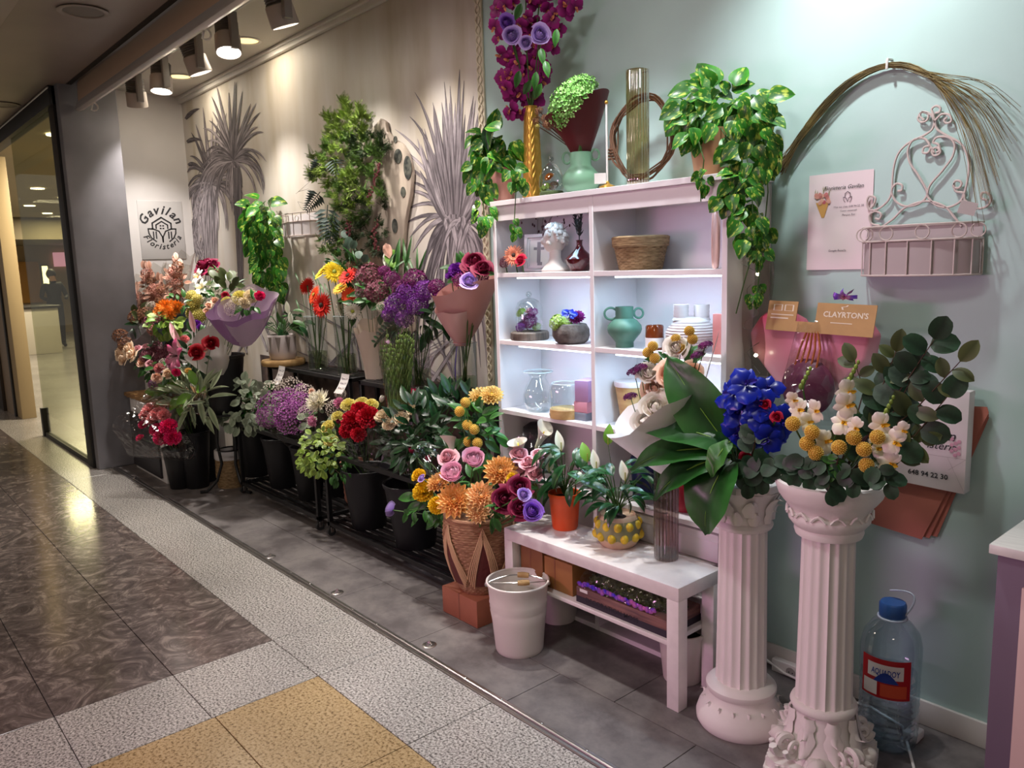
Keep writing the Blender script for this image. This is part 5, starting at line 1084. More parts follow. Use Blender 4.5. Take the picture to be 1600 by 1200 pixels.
for x, y, l_ in [(727, 629, 'highest'), (718, 643, 'second highest'), (730, 664, 'left one of the middle pair of'), (741, 671, 'right one of the middle pair of'), (746, 692, 'lower right'), (732, 690, 'lower left')]:
    flower('pompom_yellow', 'craspedia', x, y, 2.12, 8.5, bs_+V((0, .03, 0)), l_+' yellow craspedia balls behind the woven basket peonies' if 'pair' in l_ else l_+' yellow craspedia ball behind the woven basket peonies', group='craspedia balls above the woven basket')
t = thing('leaf_sprig', 'green leaf sprig around the lone lilac ranunculus stem left of the basket', 'foliage', bs_); vine(t, [(672, 795, 1.97), (640, 797, 1.96), (632, 797, 1.96)], 1.96)
for x, y, dx in [(640, 795, -.4), (646, 800, .4), (636, 800, 0), (664, 797, .3), (670, 803, .5)]: q = at(x, y, 1.95); leaf('mid', t, q, V((dx, -.2, -.4)), tocam(q), S(q, 20))
for kd, x, y, Y, r, d, lab in [('calla_white', 708, 712, 2.1, 26, V((-.12, -.1, 1)), 'white calla lily pointing up behind the cellophane sleeve'), ('calla_white', 816, 716, 2.2, 34, V((.25, -.45, .8)), 'wide open white calla lily under the shelving'), ('calla_white', 838, 700, 2.27, 30, V((.35, .2, .8)), 'white calla lily seen from behind, right of the open calla')]:
    flower(kd, 'calla_lily', x, y, Y, r, bs_+V((.02, .04, 0)), lab, group='calla lilies in the woven basket', d=d)
# filler leaves of the basket
t = thing('leaf_filler', 'dark green leaves filling the gaps of the woven basket arrangement', 'foliage', bs_)
MB().tube([bs_, bs_+V((0, 0, .1))], .006, 6).build('stem', 'stem', t)
leafcloud(t, 'mid', 735, 770, 90, 32, 40, 2.02, 2.1, 34, .1, .9, R=R); leafcloud(t, 'mid', 745, 690, 32, 46, 34, 2.13, 2.2, 34, .3, R=R); leafcloud(t, 'mid', 715, 808, 70, 8, 14, 1.97, 2.0, 24, .6, R=R)
# cellophane sleeve
t = thing('cellophane_sleeve', 'open clear cellophane sleeve around the pale pink peonies', 'wrapping', bs_)
wrapcone(MB(), at(712, 800, 2.03), at(692, 716, 2.0), .02, S(bs_, 40), amp=.25, folds=4, back=V((-1, .2, 0)), rise=.2).build('film', 'cello', t, smooth=30)
# pale pink roses in film behind the orange pot
ba = at(830, 800, 2.17); t = thing('wrapped_bouquet', 'dusty pink rose bouquet in clear film behind the orange pot', 'bouquet', ba)
for x, y, r in [(812, 712, 15), (826, 725, 15), (840, 712, 12), (818, 736, 13), (836, 742, 14), (805, 728, 10)]: q = at(x, y, 2.13); head('rose_pink', t, q, face(q, ba), S(q, r)); stemtube(t, ba, q)
leafcloud(t, 'mid', 822, 735, 26, 26, 14, 2.13, 2.17, 28, R=R); wrapcone(MB(), ba, at(822, 710, 2.13), .02, S(ba, 36), amp=.2, folds=5).build('film', 'cello', t, smooth=30)
# ------------------------------------------------------------------ plants on the bench
BT = .4505
def peaceplant(px, py, Y, pot, lab, reg_, R, n=46, big=44, flowers=()):
    p = V((*atz(px, py, BT).xy, BT)); s = S(p); t = thing('peace_lily', lab, 'potted plant', p); pot(t, p, s); top = p+V((0, 0, 52*s))
    for i in range(n):
        cx_, cy_, rx_, ry_ = reg_; a = R.random()*2*PI; q = math.sqrt(R.random()); x, y = cx_+math.cos(a)*rx_*q, cy_+math.sin(a)*ry_*q
        e = at(x, y, p.y+R.uniform(-.1, .08)); o = (RGT*math.cos(a)+V((0, R.uniform(-.8, .4), 0)))*(.3+.7*q)+V((0, 0, R.uniform(-.4, .35)))
        MB().tube(bez(top, (top+e)/2+V((0, 0, .03)), e, 5), .0016, 4).build('leaf_stalk', 'stem', t); leaf('peace', t, e, o, V((0, -.3, 1)), S(e, big)*R.uniform(.65, 1.15))
    for x, y, kd in flowers:
        e = at(x, y, p.y-.06); MB().tube(bez(top, (top+e)/2+V((0, 0, .02)), e, 5), .0014, 4).build('flower_stalk', 'stem', t); leaf(kd, t, e, V((R.uniform(-.3, .3), -.1, 1)), tocam(e), S(e, 34), 'spathe'); MB().tube([e+tocam(e)*.006, e+tocam(e)*.008+V((0, 0, S(e, 14)))], .0022, 6).build('spadix', 'pollen_green', t)
    return t
mat('orange_pot', 'e0521a', .45, var=.06, scale=10)
def pot_o(t, p, s): MB().lathe(prof(s, [(0, 0), (19, 0), (20, 3), (24, 50), (25.5, 52), (25.5, 57), (22.5, 57), (22, 46), (0, 46)]), p, 40).build('pot', 'orange_pot', t); MB().lathe(prof(s, [(0, 48), (22, 48), (22, 44)]), p, 20).build('soil', 'soil', t)
peaceplant(883, 824, 2.2, pot_o, 'peace lily in a bright orange pot at the left of the bench', (885, 730, 44, 36), R, flowers=[(877, 705, 'bract'), (918, 722, 'light'), (858, 738, 'bract')])
mat('cream_glaze', 'c9a98e', .45, var=.12, scale=12); mat('lemon', 'd9b72a', .45, var=.2, scale=30); mat('relief_leaf', '8a8a66', .6, var=.2, scale=20)
def pot_l(t, p, s):
    P_ = [(0, 0), (25, 0), (29, 4), (33, 14), (34.5, 26), (32, 40), (29, 48), (27, 50), (26, 46), (0, 44)]
    MB().lathe(prof(s, P_), p, 44).build('pot', 'cream_glaze', t); MB().lathe(prof(s, [(33.2, 14), (35, 20), (35.4, 26), (34, 36), (31, 44)]), p, 44, lambda a, j: 1+.02*math.sin(9*a+j)).build('relief_band', 'relief_leaf', t)
    for i in range(11):
        for j, z in ((0, 19), (1, 36)):
            a = 2*PI*(i+.5*j)/11; r = (34 if j == 0 else 31.5)*s; MB().ball(p+V((r*math.cos(a), r*math.sin(a), z*s)), (5.5*s+.003, 5.5*s+.003, 7.4*s), 10, 7).build('lemon_relief', 'lemon', t)
    MB().lathe(prof(s, [(0, 45), (26, 45), (26, 42)]), p, 20).build('soil', 'soil', t)
peaceplant(966, 850, 2.2, pot_l, 'peace lily in a round pot with raised lemons on the bench', (965, 762, 44, 40), R, 50, 42, flowers=[(932, 735, 'bract'), (950, 695, 'light'), (977, 752, 'bract')])
ribcyl(1041, 866, 2.2, BT, 18.5, 142, 'ribbed_vase', 'smoky ribbed glass cylinder vase on the right end of the bench', 'smoke_glass') if False else None
p = V((*atz(1041, 872, BT).xy, BT)); s = S(p); t = thing('ribbed_vase', 'smoky ribbed glass cylinder vase on the right end of the bench', 'vase', p); r = 18.5*s; h = 150*s
MB().lathe([(r*.98, h), (r, h-.004), (r, .03), (r*.98, .004), (r*.9, 0), (0, 0)], p, 120, lambda a, j: 1+.035*math.cos(20*a)).build('ribbed_wall', 'smoke_glass', t, smooth=60); MB().lathe([(0, .014), (r*.88, .014), (r*.88, .03), (0, .032)], p, 32).build('thick_bottom', 'smoke_glass', t)
# ------------------------------------------------------------------ white bucket
p = V((*atz(812, 1012, 0).xy, 0)); s = S(p); t = thing('metal_bucket', 'white enamel bucket with two wooden grips standing in front of the bench', 'bucket', p)
mat('enamel', 'dcd3cd', .35)
rr = lambda h: (37+10*h/112)
MB().lathe(prof(s, [(0, 0), (36, 0), (37, 2)]+[(rr(h), h) for h in (6, 50)]+[(rr(66)+1, 66), (rr(68), 69), (rr(72)+1, 72), (rr(75), 75), (rr(79)+1, 79), (rr(82), 82), (rr(104), 104), (48.5, 108), (48.5, 112), (46.5, 112), (45, 100), (37, 8), (0, 6)]), p, 64).build('bucket_wall', 'enamel', t)
MB().tube([p+V((47.6*s*math.cos(a), 47.6*s*math.sin(a), 111*s)) for a in [2*PI*i/48 for i in range(48)]], 1.8*s, 7, closed=True).build('rolled_rim', 'enamel', t)
ax = V((.55, .83, 0)).normalized(); ax = RGT.copy(); ax.z = 0; ax.normalize(); pe = V((-ax.y, ax.x, 0))
for k, (off, bow) in enumerate(((-20, 1), (14, -1))):
    a = p+ax*(-47*s)+V((0, 0, 108*s)); b = p+ax*(47*s)+V((0, 0, 108*s)); m_ = p+pe*(off*1.6*s)+V((0, 0, (118+4*k)*s)); C = bez(a, m_, b, 16)
    h = MB().tube(C, 1.1*s, 6).build('bail_wire', 'metal', t); MB().tube(C[8:12], [4.0*s, 4.6*s, 4.6*s, 4.0*s], 10).build('wooden_grip', 'pale_wood', h)
for sg_ in (-1, 1): MB().ball(p+ax*(47*s*sg_)+V((0, 0, 106*s)), 4.5*s, 10, 7).build('ear', 'metal', t)
# ------------------------------------------------------------------ under the bench
SHZ = .2405
for i, (x0, x1, z1, cc_, lab) in enumerate([(-2.385, -2.25, .385, '8a5a36', 'brown carton under the bench, left of two'), (-2.24, -2.08, .37, 'a06c3c', 'brown carton under the bench, right of two')]):
    t = thing('carton', lab, 'box', ((x0+x1)/2, 2.19, SHZ), 'cartons under the bench'); MB().box((x0, 2.09, SHZ), (x1, 2.28, z1)).build('box_body', mat('carton_%d' % i, cc_, .65, var=.08, scale=10), t, bev=.003); MB().box((x0+.06, 2.089, SHZ+.001), (x0+.064, 2.28, z1+.0006)).build('flap_seam', 'tape', t)
x0, x1 = -2.045, -1.61; t = thing('moss_tray', 'printed cardboard tray of decorative moss wrapped in clear film under the bench', 'box', ((x0+x1)/2, 2.17, SHZ))
MB().box((x0, 2.075, SHZ), (x1, 2.275, SHZ+.062)).build('tray', mat('tray_wood', '8a6058', .6, col2='5e4042', scale=8, stretch=(1, 1, 9)), t, bev=.003); MB().box((x0-.0005, 2.0745, SHZ), (x1+.0005, 2.2755, SHZ+.026)).build('dark_band', mat('tray_dark', '2a2230', .6), t)
l, wd = TX['dm']; q = MB().add(l, Matrix.Translation((x0+.05, 2.0738, SHZ+.012)) @ Matrix.Rotation(PI/2, 4, 'X') @ Matrix.Scale(.26/wd, 4)); q.build('tray_lettering', mat('ink_mauve', '191420', .6), t, smooth=0)
MB().box((x0+.02, 2.0735, SHZ+.046), (x0+.06, 2.0748, SHZ+.058)).build('price_sticker', 'tag_white', t)
b = MB().ball(((x0+x1)/2, 2.175, SHZ+.065), (.205, .09, .072), 60, 20, nz=.25, nsc=9); o = b.build('moss', mat('moss_green', '4e5c30', .9, col2='2c3420', scale=60, bump=1, bscale=120), t); o['kind'] = 'stuff'
MB().grid(lambda u, v: V((x0+.005+(x1-x0-.01)*u, 2.078+.195*v, SHZ+.065+.085*math.sin(PI*v)**.6*(.7+.3*math.sin(PI*u))+.008*noise.noise((u*18, v*9, 0)))), 40, 14).build('clear_film', 'cello', t, smooth=20)
b = MB()
for k in range(26): x = x0+.02+(x1-x0-.06)*k/26; b.ball((x, 2.073, SHZ+.075+.012*R.random()), (.012, .004, .007+.006*R.random()), 7, 5, nz=.4, nsc=3)
b.build('blue_glints', mat('glint_blue', '4a3ae0', .2, .6, col2='d070c0', scale=30), t)['kind'] = 'stuff'  # iridescent blue reflections on the film, put in as coloured blobs
for px, py, sc_, lab in [(872, 965, 1.0, 'white plant pot on the floor behind the bucket'), (1066, 1058, 1.05, 'white plant pot on the floor behind the right leg of the bench')]:
    p = V((*atz(px, py, 0).xy, 0)); p.y = max(p.y, 2.2); s = S(p)*sc_; t = thing('plant_pot', lab, 'pot', p, 'white pots under the bench'); MB().lathe(prof(s, [(0, 0), (27, 0), (28, 2), (35, 72), (37, 73), (37, 78), (34, 78), (33, 66), (27, 6), (0, 5)]), p, 40).build('pot_wall', 'enamel', t); MB().lathe(prof(s, [(0, 60), (32, 60), (32, 58)]), p, 20).build('soil', 'soil', t)
# ------------------------------------------------------------------ arrangement in the left column
R = random.Random(13)
h1 = V((-1.37, 2.165, .80))
def bigleaf(x0, y0, Y0, x1, y1, Y1, W, lab, n=V((0, -.45, 1)), bend=.06, mt='leaf_aspid', droop=0):
    a = at(x0, y0, Y0); b_ = at(x1, y1, Y1); L_ = (b_-a).length; t = thing('aspidistra_leaf', lab, 'leaf', h1, 'aspidistra leaves in the left column'); W = S(a, W*1.35)
    mid = (a+b_)/2+V(n).normalized()*bend*L_*4; C = bez(a, mid, b_, 18)
    mb = MB(); ny = V(n).normalized()
    def fn(u, v):
        i = min(18, int(round(v*18))); p = C[i]; d = (C[min(18, i+1)]-C[max(0, i-1)]).normalized(); sd = d.cross(ny).normalized(); x = 2*u-1; w_ = W/2*(math.sin(PI*(.06+.94*v)**.85)**.75 if v < .999 else 0)
        return p+sd*x*w_+sd.cross(d)*(abs(x)*w_*.22+.004*math.sin(14*v+3*x))
    mb.grid(fn, 8, 18, tf=lambda u, v: abs(2*u-1)).build('blade', mt, t, smooth=80)
    MB().tube([h1]+[C[0].lerp(C[1], k) for k in (0, 1)], .0035, 6).build('stalk', 'stem', t)
    MB().tube([c_-ny*.001 for c_ in C[:17]], [.0028*(1-k/18) for k in range(17)], 5).build('midrib', 'leaf_light', t)
bigleaf(1150, 712, 2.11, 1042, 556, 2.05, 62, 'largest aspidistra leaf, standing upright to the left of the blue orchids', V((.25, -.9, .3)), .05)
bigleaf(1150, 700, 2.08, 997, 672, 2.0, 56, 'broad glossy aspidistra leaf reaching left at mid height', V((-.05, -.55, .8)), .07)
bigleaf(1140, 705, 2.06, 985, 735, 1.96, 50, 'aspidistra leaf reaching left below the broad glossy one', V((-.05, -.6, .75)), .07)
bigleaf(1140, 712, 2.05, 1022, 782, 1.95, 48, 'narrow aspidistra leaf pointing down to the left over the smoky vase', V((-.2, -.7, .6)), .07)
bigleaf(1140, 718, 2.03, 1103, 836, 1.98, 72, 'wide aspidistra leaf hanging straight down in front of the left column', V((-.15, -.95, .2)), .08)
bigleaf(1140, 690, 2.02, 1112, 746, 1.97, 28, 'short aspidistra leaf folded forward below the blue orchids', V((-.1, -.9, .3)), .08, 'leaf_mid')
bigleaf(1150, 700, 2.14, 1068, 600, 2.12, 52, 'aspidistra leaf half hidden behind the largest upright one', V((.2, -.8, .5)), .05)
ta = thing('blue_orchid_spray', 'spray of glossy dark blue dyed orchids in the left column', 'flower', h1)
for i in range(26):
    x, y = 1182+R.uniform(-46, 42), 645+R.uniform(-52, 48)
    if (x-1182)**2/46**2+(y-645)**2/54**2 > 1.1: x, y = 1182+R.uniform(-26, 26), 640+R.uniform(-30, 30)
    q = at(x, y, 2.08+R.uniform(-.04, .06)); o = q-at(1182, 655, 2.14); head('orchid_blue', ta, q, o.normalized()*.6+tocam(q)*.5+V((0, 0, .1)), S(q, R.uniform(24, 34)), name='blossom')
for x, y in [(1175, 650), (1195, 630), (1165, 690), (1200, 690)]: stemtube(ta, h1, at(x, y, 2.12), .003)
for x, y, r, lab in [(1164, 672, 11, 'small crimson rose below the blue orchids, left of two'), (1185, 668, 10, 'small crimson rose below the blue orchids, right of two'), (1196, 632, 12, 'crimson petal bloom in the middle of the blue orchids'), (1214, 652, 13, 'dark red bloom at the right of the blue orchids'), (1165, 715, 13, 'crimson bloom at the rim of the left column')]: flower('rose_crimson', 'rose', x, y, 2.06, r*.72, h1, lab, group='crimson roses in the left column', k=(.2, .8, .1))
def eucalyptus(base, pts, Y, nleaf, spx, kind, lab, grp, R, nm='eucalyptus_branch'):
    t = thing(nm, lab, 'foliage', base, grp); P = [base]+[at(x, y, Y+.01*i) for i, (x, y) in enumerate(pts)]; C = []
    for i in range(len(P)-1): C += [P[i].lerp(P[i+1], k/6) for k in range(6)]
    C.append(P[-1]); MB().tube(C, [.0028*(1-.6*k/len(C)) for k in range(len(C))], 5).build('stem', 'stem_brown', t)
    for k in range(nleaf):
        f = .3+.7*k/max(1, nleaf-1); i = min(len(C)-2, int(f*(len(C)-1))); d = (C[i+1]-C[i]).normalized(); sd = d.cross(tocam(C[i])).normalized()*(1 if k % 2 else -1)
        leaf(kind, t, C[i], sd*R.uniform(.6, 1)+d*R.uniform(.2, .7)+V((0, R.uniform(-.5, .2), R.uniform(-.3, .3))), tocam(C[i])+V((R.uniform(-.5, .5), 0, R.uniform(0, .7))), S(C[i], spx)*R.uniform(.75, 1.2))
    leaf(kind, t, C[-1], (C[-1]-C[-3])+V((0, -.01, 0)), tocam(C[-1]), S(C[-1], spx)); return t
for i, (pts, lab) in enumerate([([(1165, 725), (1170, 755)], 'dark eucalyptus sprig hanging over the rim of the left column, leftmost'), ([(1185, 715), (1192, 748)], 'dark eucalyptus sprig hanging at the middle of the left column rim'), ([(1205, 715), (1222, 742)], 'dark eucalyptus sprig at the right of the left column rim'), ([(1180, 690), (1178, 680)], 'grey green eucalyptus sprig under the blue orchids')]):
    eucalyptus(h1, pts, 2.03, 9, 26, 'euca_dark' if i < 3 else 'euca', lab, 'eucalyptus sprigs in the left column', R)
# ------------------------------------------------------------------ arrangement in the right column
h2 = V((-1.065, 2.13, .86))
OS = [([(1300, 700), (1318, 640), (1330, 600)], [(1325, 612, 17), (1323, 633, 18), (1317, 660, 17), (1337, 668, 14)], 'white orchid spray rising at the centre of the right column'), ([(1340, 720), (1375, 690), (1385, 655)], [(1378, 664, 17), (1398, 690, 18), (1372, 700, 16), (1391, 724, 18), (1410, 672, 12)], 'white orchid spray arching right over the right column'), ([(1270, 700), (1262, 650), (1255, 610)], [(1275, 642, 15), (1249, 641, 16), (1262, 660, 13), (1290, 690, 16), (1240, 625, 12)], 'white orchid spray rising left next to the blue orchids')]
for pts, bl, lab in OS:
    t = thing('orchid_spray', lab, 'flower', h2, 'white orchid sprays in the right column'); P = [h2]+[at(x, y, 2.05) for x, y in pts]; C = [P[i].lerp(P[i+1], k/5) for i in range(len(P)-1) for k in range(5)]+[P[-1]]; MB().tube(C, .0025, 5).build('stem', 'stem', t)
    for x, y, r in bl: q = at(x, y, 2.02+R.uniform(-.02, .02)); head('orchid_white', t, q, tocam(q)+V((R.uniform(-.6, .6), 0, R.uniform(-.5, .2))), S(q, r*1.3), spin=R.uniform(-.4, .4), name='blossom')
    x, y = pts[-1]
    for k in range(5): q = at(x+(k-2)*1.5+k*2, y-6-k*7, 2.06); MB().ball(q, (S(q, 4.5-.4*k),)*2+(S(q, 5.5-.4*k),), 8, 6).build('bud', 'leaf_lime', t)
    MB().tube([P[-1], at(x+4, y-20, 2.06), at(x+6, y-36, 2.06)], .0014, 4).build('bud_stalk', 'stem', t)
for x, y in [(1239, 662), (1269, 675), (1261, 693), (1275, 708), (1311, 699), (1334, 684), (1350, 702), (1354, 727), (1371, 683)]:
    lab = {1239: 'yellow craspedia ball nearest the blue orchids', 1269: 'yellow craspedia ball second from the left in the right column, top of its trio', 1261: 'yellow craspedia ball in the middle of the left trio of the right column', 1275: 'yellow craspedia ball lowest of the left trio in the right column', 1311: 'yellow craspedia ball alone at the centre of the right column', 1334: 'yellow craspedia ball right of centre under the central orchid', 1350: 'yellow craspedia ball just above the lowest one in the right column', 1354: 'lowest yellow craspedia ball over the right column rim', 1371: 'rightmost yellow craspedia ball beside the arching orchid'}[x]; flower('pompom_yellow', 'craspedia', x, y, 1.995, 12, h2, lab, group='craspedia balls in the right column', k=(.3, .6, .1))
for pts, k, sp, kd, lab in [([(1330, 690), (1380, 600), (1400, 550)], 9, 38, 'olive', 'leafy olive green branch rising straight up behind the white orchids'), ([(1350, 690), (1420, 590), (1460, 530)], 10, 40, 'euca_dark', 'tallest dark round leaved branch leaning right towards the wall planter'), ([(1350, 700), (1430, 640), (1500, 565)], 10, 42, 'olive', 'olive green branch reaching right above the white paper bag'), ([(1360, 705), (1430, 680), (1480, 620)], 9, 42, 'euca_dark', 'dark branch spreading right in front of the white paper bag'), ([(1355, 715), (1410, 700), (1440, 690)], 7, 36, 'olive', 'low olive green branch pointing right from the right column'), ([(1330, 680), (1350, 610), (1335, 565)], 7, 34, 'olive', 'short olive green branch pointing up beside the pink gift bag'), ([(1345, 690), (1400, 640), (1430, 580)], 10, 38, 'euca', 'grey green branch in the middle of the right hand foliage'), ([(1345, 690), (1385, 650), (1395, 600)], 9, 36, 'euca_dark', 'dark branch tucked behind the arching white orchid')]:
    eucalyptus(h2, pts, 2.1, k, sp, kd, lab, 'leafy branches in the right column', R, 'leafy_branch')
for i, (pts, lab) in enumerate([([(1290, 725), (1300, 765)], 'dark eucalyptus sprig hanging over the front rim of the right column'), ([(1255, 715), (1248, 740)], 'dark eucalyptus sprig at the left rim of the right column'), ([(1330, 730), (1335, 752)], 'dark eucalyptus sprig right of the hanging front sprig'), ([(1310, 715), (1305, 735)], 'round green sprig just above the hanging front sprig'), ([(1370, 730), (1388, 755)], 'small dark sprig at the right rim of the right column'), ([(1278, 720), (1272, 745)], 'dark sprig between the left rim and the hanging front sprig')]):
    eucalyptus(h2, pts, 1.99, 9, 27, 'euca_dark' if i != 3 else 'mid', lab, 'eucalyptus sprigs in the right column', R)
# ------------------------------------------------------------------ white paper bouquet in front of the shelving
ba = at(1035, 775, 2.2); tp_ = at(1050, 620, 2.19)
t = thing('wrapped_bouquet', 'white paper bouquet of cream roses and yellow balls in front of the shelving', 'bouquet', ba)
mat('white_paper', 'ece8e8', .5, alpha=.92, bump=.05, bscale=20)
wrapcone(MB(), at(1040, 740, 2.12), at(1006, 634, 2.06), .012, S(ba, 80), amp=.2, folds=4, ph=.3, back=V((.8, .5, .2)), rise=.22, low=.95, flare=.9).build('outer_paper', 'white_paper', t, smooth=25)
MB().grid(lambda u, v: at(1062+u*20, 690-30*u, 2.17).lerp(at(1084+40*u, 600-85*u, 2.24), v)+V((0, .03*math.sin(PI*u), 0)), 8, 8).build('inner_paper', 'white_paper', t, smooth=25)
for kd, x, y, r in [('rose_white', 1014, 585, 19), ('rose_peach', 1048, 588, 25), ('rose_peach', 1022, 610, 22), ('rose_white', 1025, 640, 30), ('rose_white', 1010, 660, 24), ('rose_white', 1058, 545, 20), ('rose_white', 1070, 620, 26), ('rose_peach', 1080, 585, 22)]: q = at(x, y, 2.1+R.uniform(-.02, .02)); head(kd, t, q, face(q, ba, (.3, .8, .1)), S(q, r)); stemtube(t, ba, q)
for x, y in [(1012, 551), (1020, 541), (1023, 560), (1077, 517), (1082, 530), (1064, 545), (1056, 530)]: q = at(x, y, 2.1); head('pompom_yellow', t, q, V((0, 0, 1)), S(q, 8.5)); stemtube(t, ba, q, .0016)
for x, y in [(991, 581), (985, 620), (1102, 540), (1090, 556), (1000, 575)]: q = at(x, y, 2.06); head('tiny_purple', t, q, V((-.2, -.2, 1)), S(q, 11)); stemtube(t, ba, q, .0016)
leafcloud(t, 'mid', 1050, 575, 36, 30, 14, 2.14, 2.2, 30, -.3, R=R)
# ------------------------------------------------------------------ right wall: poster, wire planter, reed arch, gift bag, paper bag
R = random.Random(17)
PY = WY-.002
pa = at(1265, 275, PY); pbx = at(1366, 268, PY).x; pz0 = at(1262, 422, PY).z
x0, x1, z0, z1 = pa.x, pbx, pz0, pa.z; t = thing('poster', 'pink sheet poster with a bouquet drawing taped to the blue wall', 'poster', ((x0+x1)/2, PY, z0))
pm_ = lambda u, v, d=0: V((x0+(x1-x0)*u, PY-.0015-d, z0+(z1-z0)*v))
MB().grid(lambda u, v: pm_(u, v, .004*(1-v)**3*(u < .4)+.0006*math.sin(5*v)), 10, 12).build('sheet', mat('poster_paper', 'ead9dc', .55), t)
def ptext(key, u, v, wu, nm, mt='ink'):
    l, wd = TX[key]; k = wu*(x1-x0)/wd; q = MB()
    for p_, t_ in zip(l.v, l.t): q.V(V((x0+(x1-x0)*u+(p_[0]-wd/2)*k, PY-.0032, z0+(z1-z0)*v+p_[1]*k)))
    q.f = l.f; q.m = l.m; q.build(nm, mt, t, smooth=0)
mat('ink_soft', '6a5a66', .6)
ptext('fg', .55, .83, .62, 'title_lettering'); ptext('p1', .64, .64, .46, 'small_lettering', 'ink_soft'); ptext('p2', .64, .60, .26, 'small_lettering', 'ink_soft'); ptext('p3', .64, .555, .20, 'small_lettering', 'ink_soft'); ptext('p4', .48, .19, .28, 'small_lettering', 'ink_soft')
q = MB(); stroke(q, [(.58, .74), (.58, .78), (.62, .80), (.66, .78), (.66, .74)], .008, lambda x, y: pm_(x, y, .0018)); 
for s_ in (-1, 1): stroke(q, [(.62+s_*a, b) for a, b in ((0, .70), (.02, .735), (.065, .745), (.06, .715), (.035, .695))], .007, lambda x, y: pm_(x, y, .0018))
q.build('emblem', 'ink_soft', t, smooth=0)
q = MB().prism([(.12, .71), (.22, .55), (.26, .55), (.33, .71)], lambda x, y, d: pm_(x, y, d), .0008, .0016); q.build('drawn_paper_cone', mat('draw_tan', 'd9a45c', .6), t)
q = MB()
for i in range(16): u, v = .22+R.uniform(-.11, .11), .745+R.uniform(-.045, .05); q.lathe([(0, .0002), (.007, .0001), (0, .0004)], pm_(u, v, .0016+.0001*i), 10, mx=Matrix.Rotation(PI/2, 4, 'X'), t=R.random())
q.build('drawn_flowers', mat('draw_pink', 'c4606a', .6, tip='e8b8a0'), t)['kind'] = 'stuff'
q = MB()
for i in range(14): u, v = .22+R.uniform(-.12, .12), .765+R.uniform(-.05, .06); a = R.uniform(.6, 2.5); q.F(*[q.V(pm_(u+dx, v+dy, .0012)) for dx, dy in ((0, 0), (.02*math.cos(a)+.006, .03*math.sin(a)), (.04*math.cos(a), .06*math.sin(a)), (.02*math.cos(a)-.006, .03*math.sin(a)))])
q.build('drawn_leaves', mat('draw_green', '8a8a4a', .6), t)['kind'] = 'stuff'
# --- wire wall planter
mat('wire', 'cbbcb6', .4); mat('planter_liner', 'b5a8a8', .6)
def WP(px, py, off=0): return at(px, py, WY-.012-off)
c0 = WP(1440, 432); t = thing('wall_planter', 'white wrought wire wall planter with a heart shaped scroll back', 'wall planter', c0)
def wire(pts, r=.0035, nm='scroll'): 
    P = [WP(x, y) for x, y in pts]; C = []
    for i in range(len(P)-1):
        p0, p1, p2, p3 = P[max(0, i-1)], P[i], P[i+1], P[min(len(P)-1, i+2)]
        for k in range(5):
            u = k/5; C.append(.5*((2*p1)+(p2-p0)*u+(2*p0-5*p1+4*p2-p3)*u*u+(3*p1-p0-3*p2+p3)*u**3))
    MB().tube(C+[P[-1]], r, 6).build(nm, 'wire', t)
W1 = lambda L: [(1200+x*.3167, 80+y*.3167) for x, y in L]
wire(W1([(770, 340), (750, 320), (760, 300), (790, 310), (785, 340), (755, 350), (740, 330), (760, 300), (800, 310), (822, 345)])); wire(W1([(885, 325), (870, 340), (880, 355), (905, 345), (895, 315), (860, 310), (835, 330), (822, 345)])); wire(W1([(822, 345), (815, 310), (808, 285), (830, 270), (850, 280), (845, 300), (825, 305)]))
wire(W1([(822, 345), (810, 385), (770, 415), (690, 455), (640, 510), (618, 590), (610, 690), (590, 740), (540, 780), (500, 780), (488, 745), (500, 715), (530, 725), (520, 760), (505, 775)])); wire(W1([(822, 345), (835, 385), (880, 415), (950, 455), (985, 520), (990, 600), (970, 700)]))
wire(W1([(820, 500), (800, 470), (770, 475), (765, 500), (790, 500), (800, 470), (770, 430), (715, 440), (690, 490), (700, 550), (740, 610), (780, 680), (790, 720), (830, 760), (890, 770), (950, 740), (965, 700)])); wire(W1([(830, 500), (845, 490), (830, 475), (808, 490), (820, 515), (850, 500), (840, 460), (815, 450), (835, 425), (890, 425), (920, 460), (910, 520), (860, 590), (800, 660), (780, 720), (740, 755), (680, 765), (630, 740), (610, 690), (630, 655), (660, 660), (660, 685), (640, 690)]))
wire(W1([(920, 650), (915, 670), (940, 675), (955, 655), (945, 640), (920, 645), (925, 690), (965, 700), (975, 740), (1030, 775), (1080, 765), (1100, 730), (1085, 700), (1055, 700), (1055, 725), (1080, 735)])); wire(W1([(565, 865), (620, 825), (680, 770), (780, 740), (870, 765), (920, 820), (955, 865)])); wire(W1([(550, 860), (510, 850), (500, 810), (530, 790), (558, 805), (550, 828), (530, 825)]))
# half oval basket: hoops, ribs and liner
xa, xb = WP(1352, 395).x, WP(1536, 400).x; zc1, zc0 = WP(1352, 357).z, WP(1352, 430).z; xm, hw_ = (xa+xb)/2, (xb-xa)/2; dp = .10
def oval_(u, sc=1.0): a = PI*u; return V((xm-hw_*math.cos(a)*sc, WY-.014-dp*math.sin(a)**.8*sc, 0))
for z in (zc1, zc1-.045, zc0): MB().tube([oval_(k/24)+V((0, 0, z)) for k in range(25)]+[V((xa, WY-.014, z))], .003, 6).build('hoop', 'wire', t)
for k in range(9): q = oval_(k/8); MB().tube([q+V((0, 0, zc1-.045)), q+V((0, 0, zc0))], .0024, 6).build('rib', 'wire', t)
for k in (.5, 1.6, 3, 4.6, 6.2, 7.4): q = oval_(k/8); MB().tube([q+V((math.cos(a)*.02, -.001, zc1-.022+.02*math.sin(a))) for a in [2*PI*i/16 for i in range(16)]], .002, 5, closed=True).build('ring_ornament', 'wire', t)
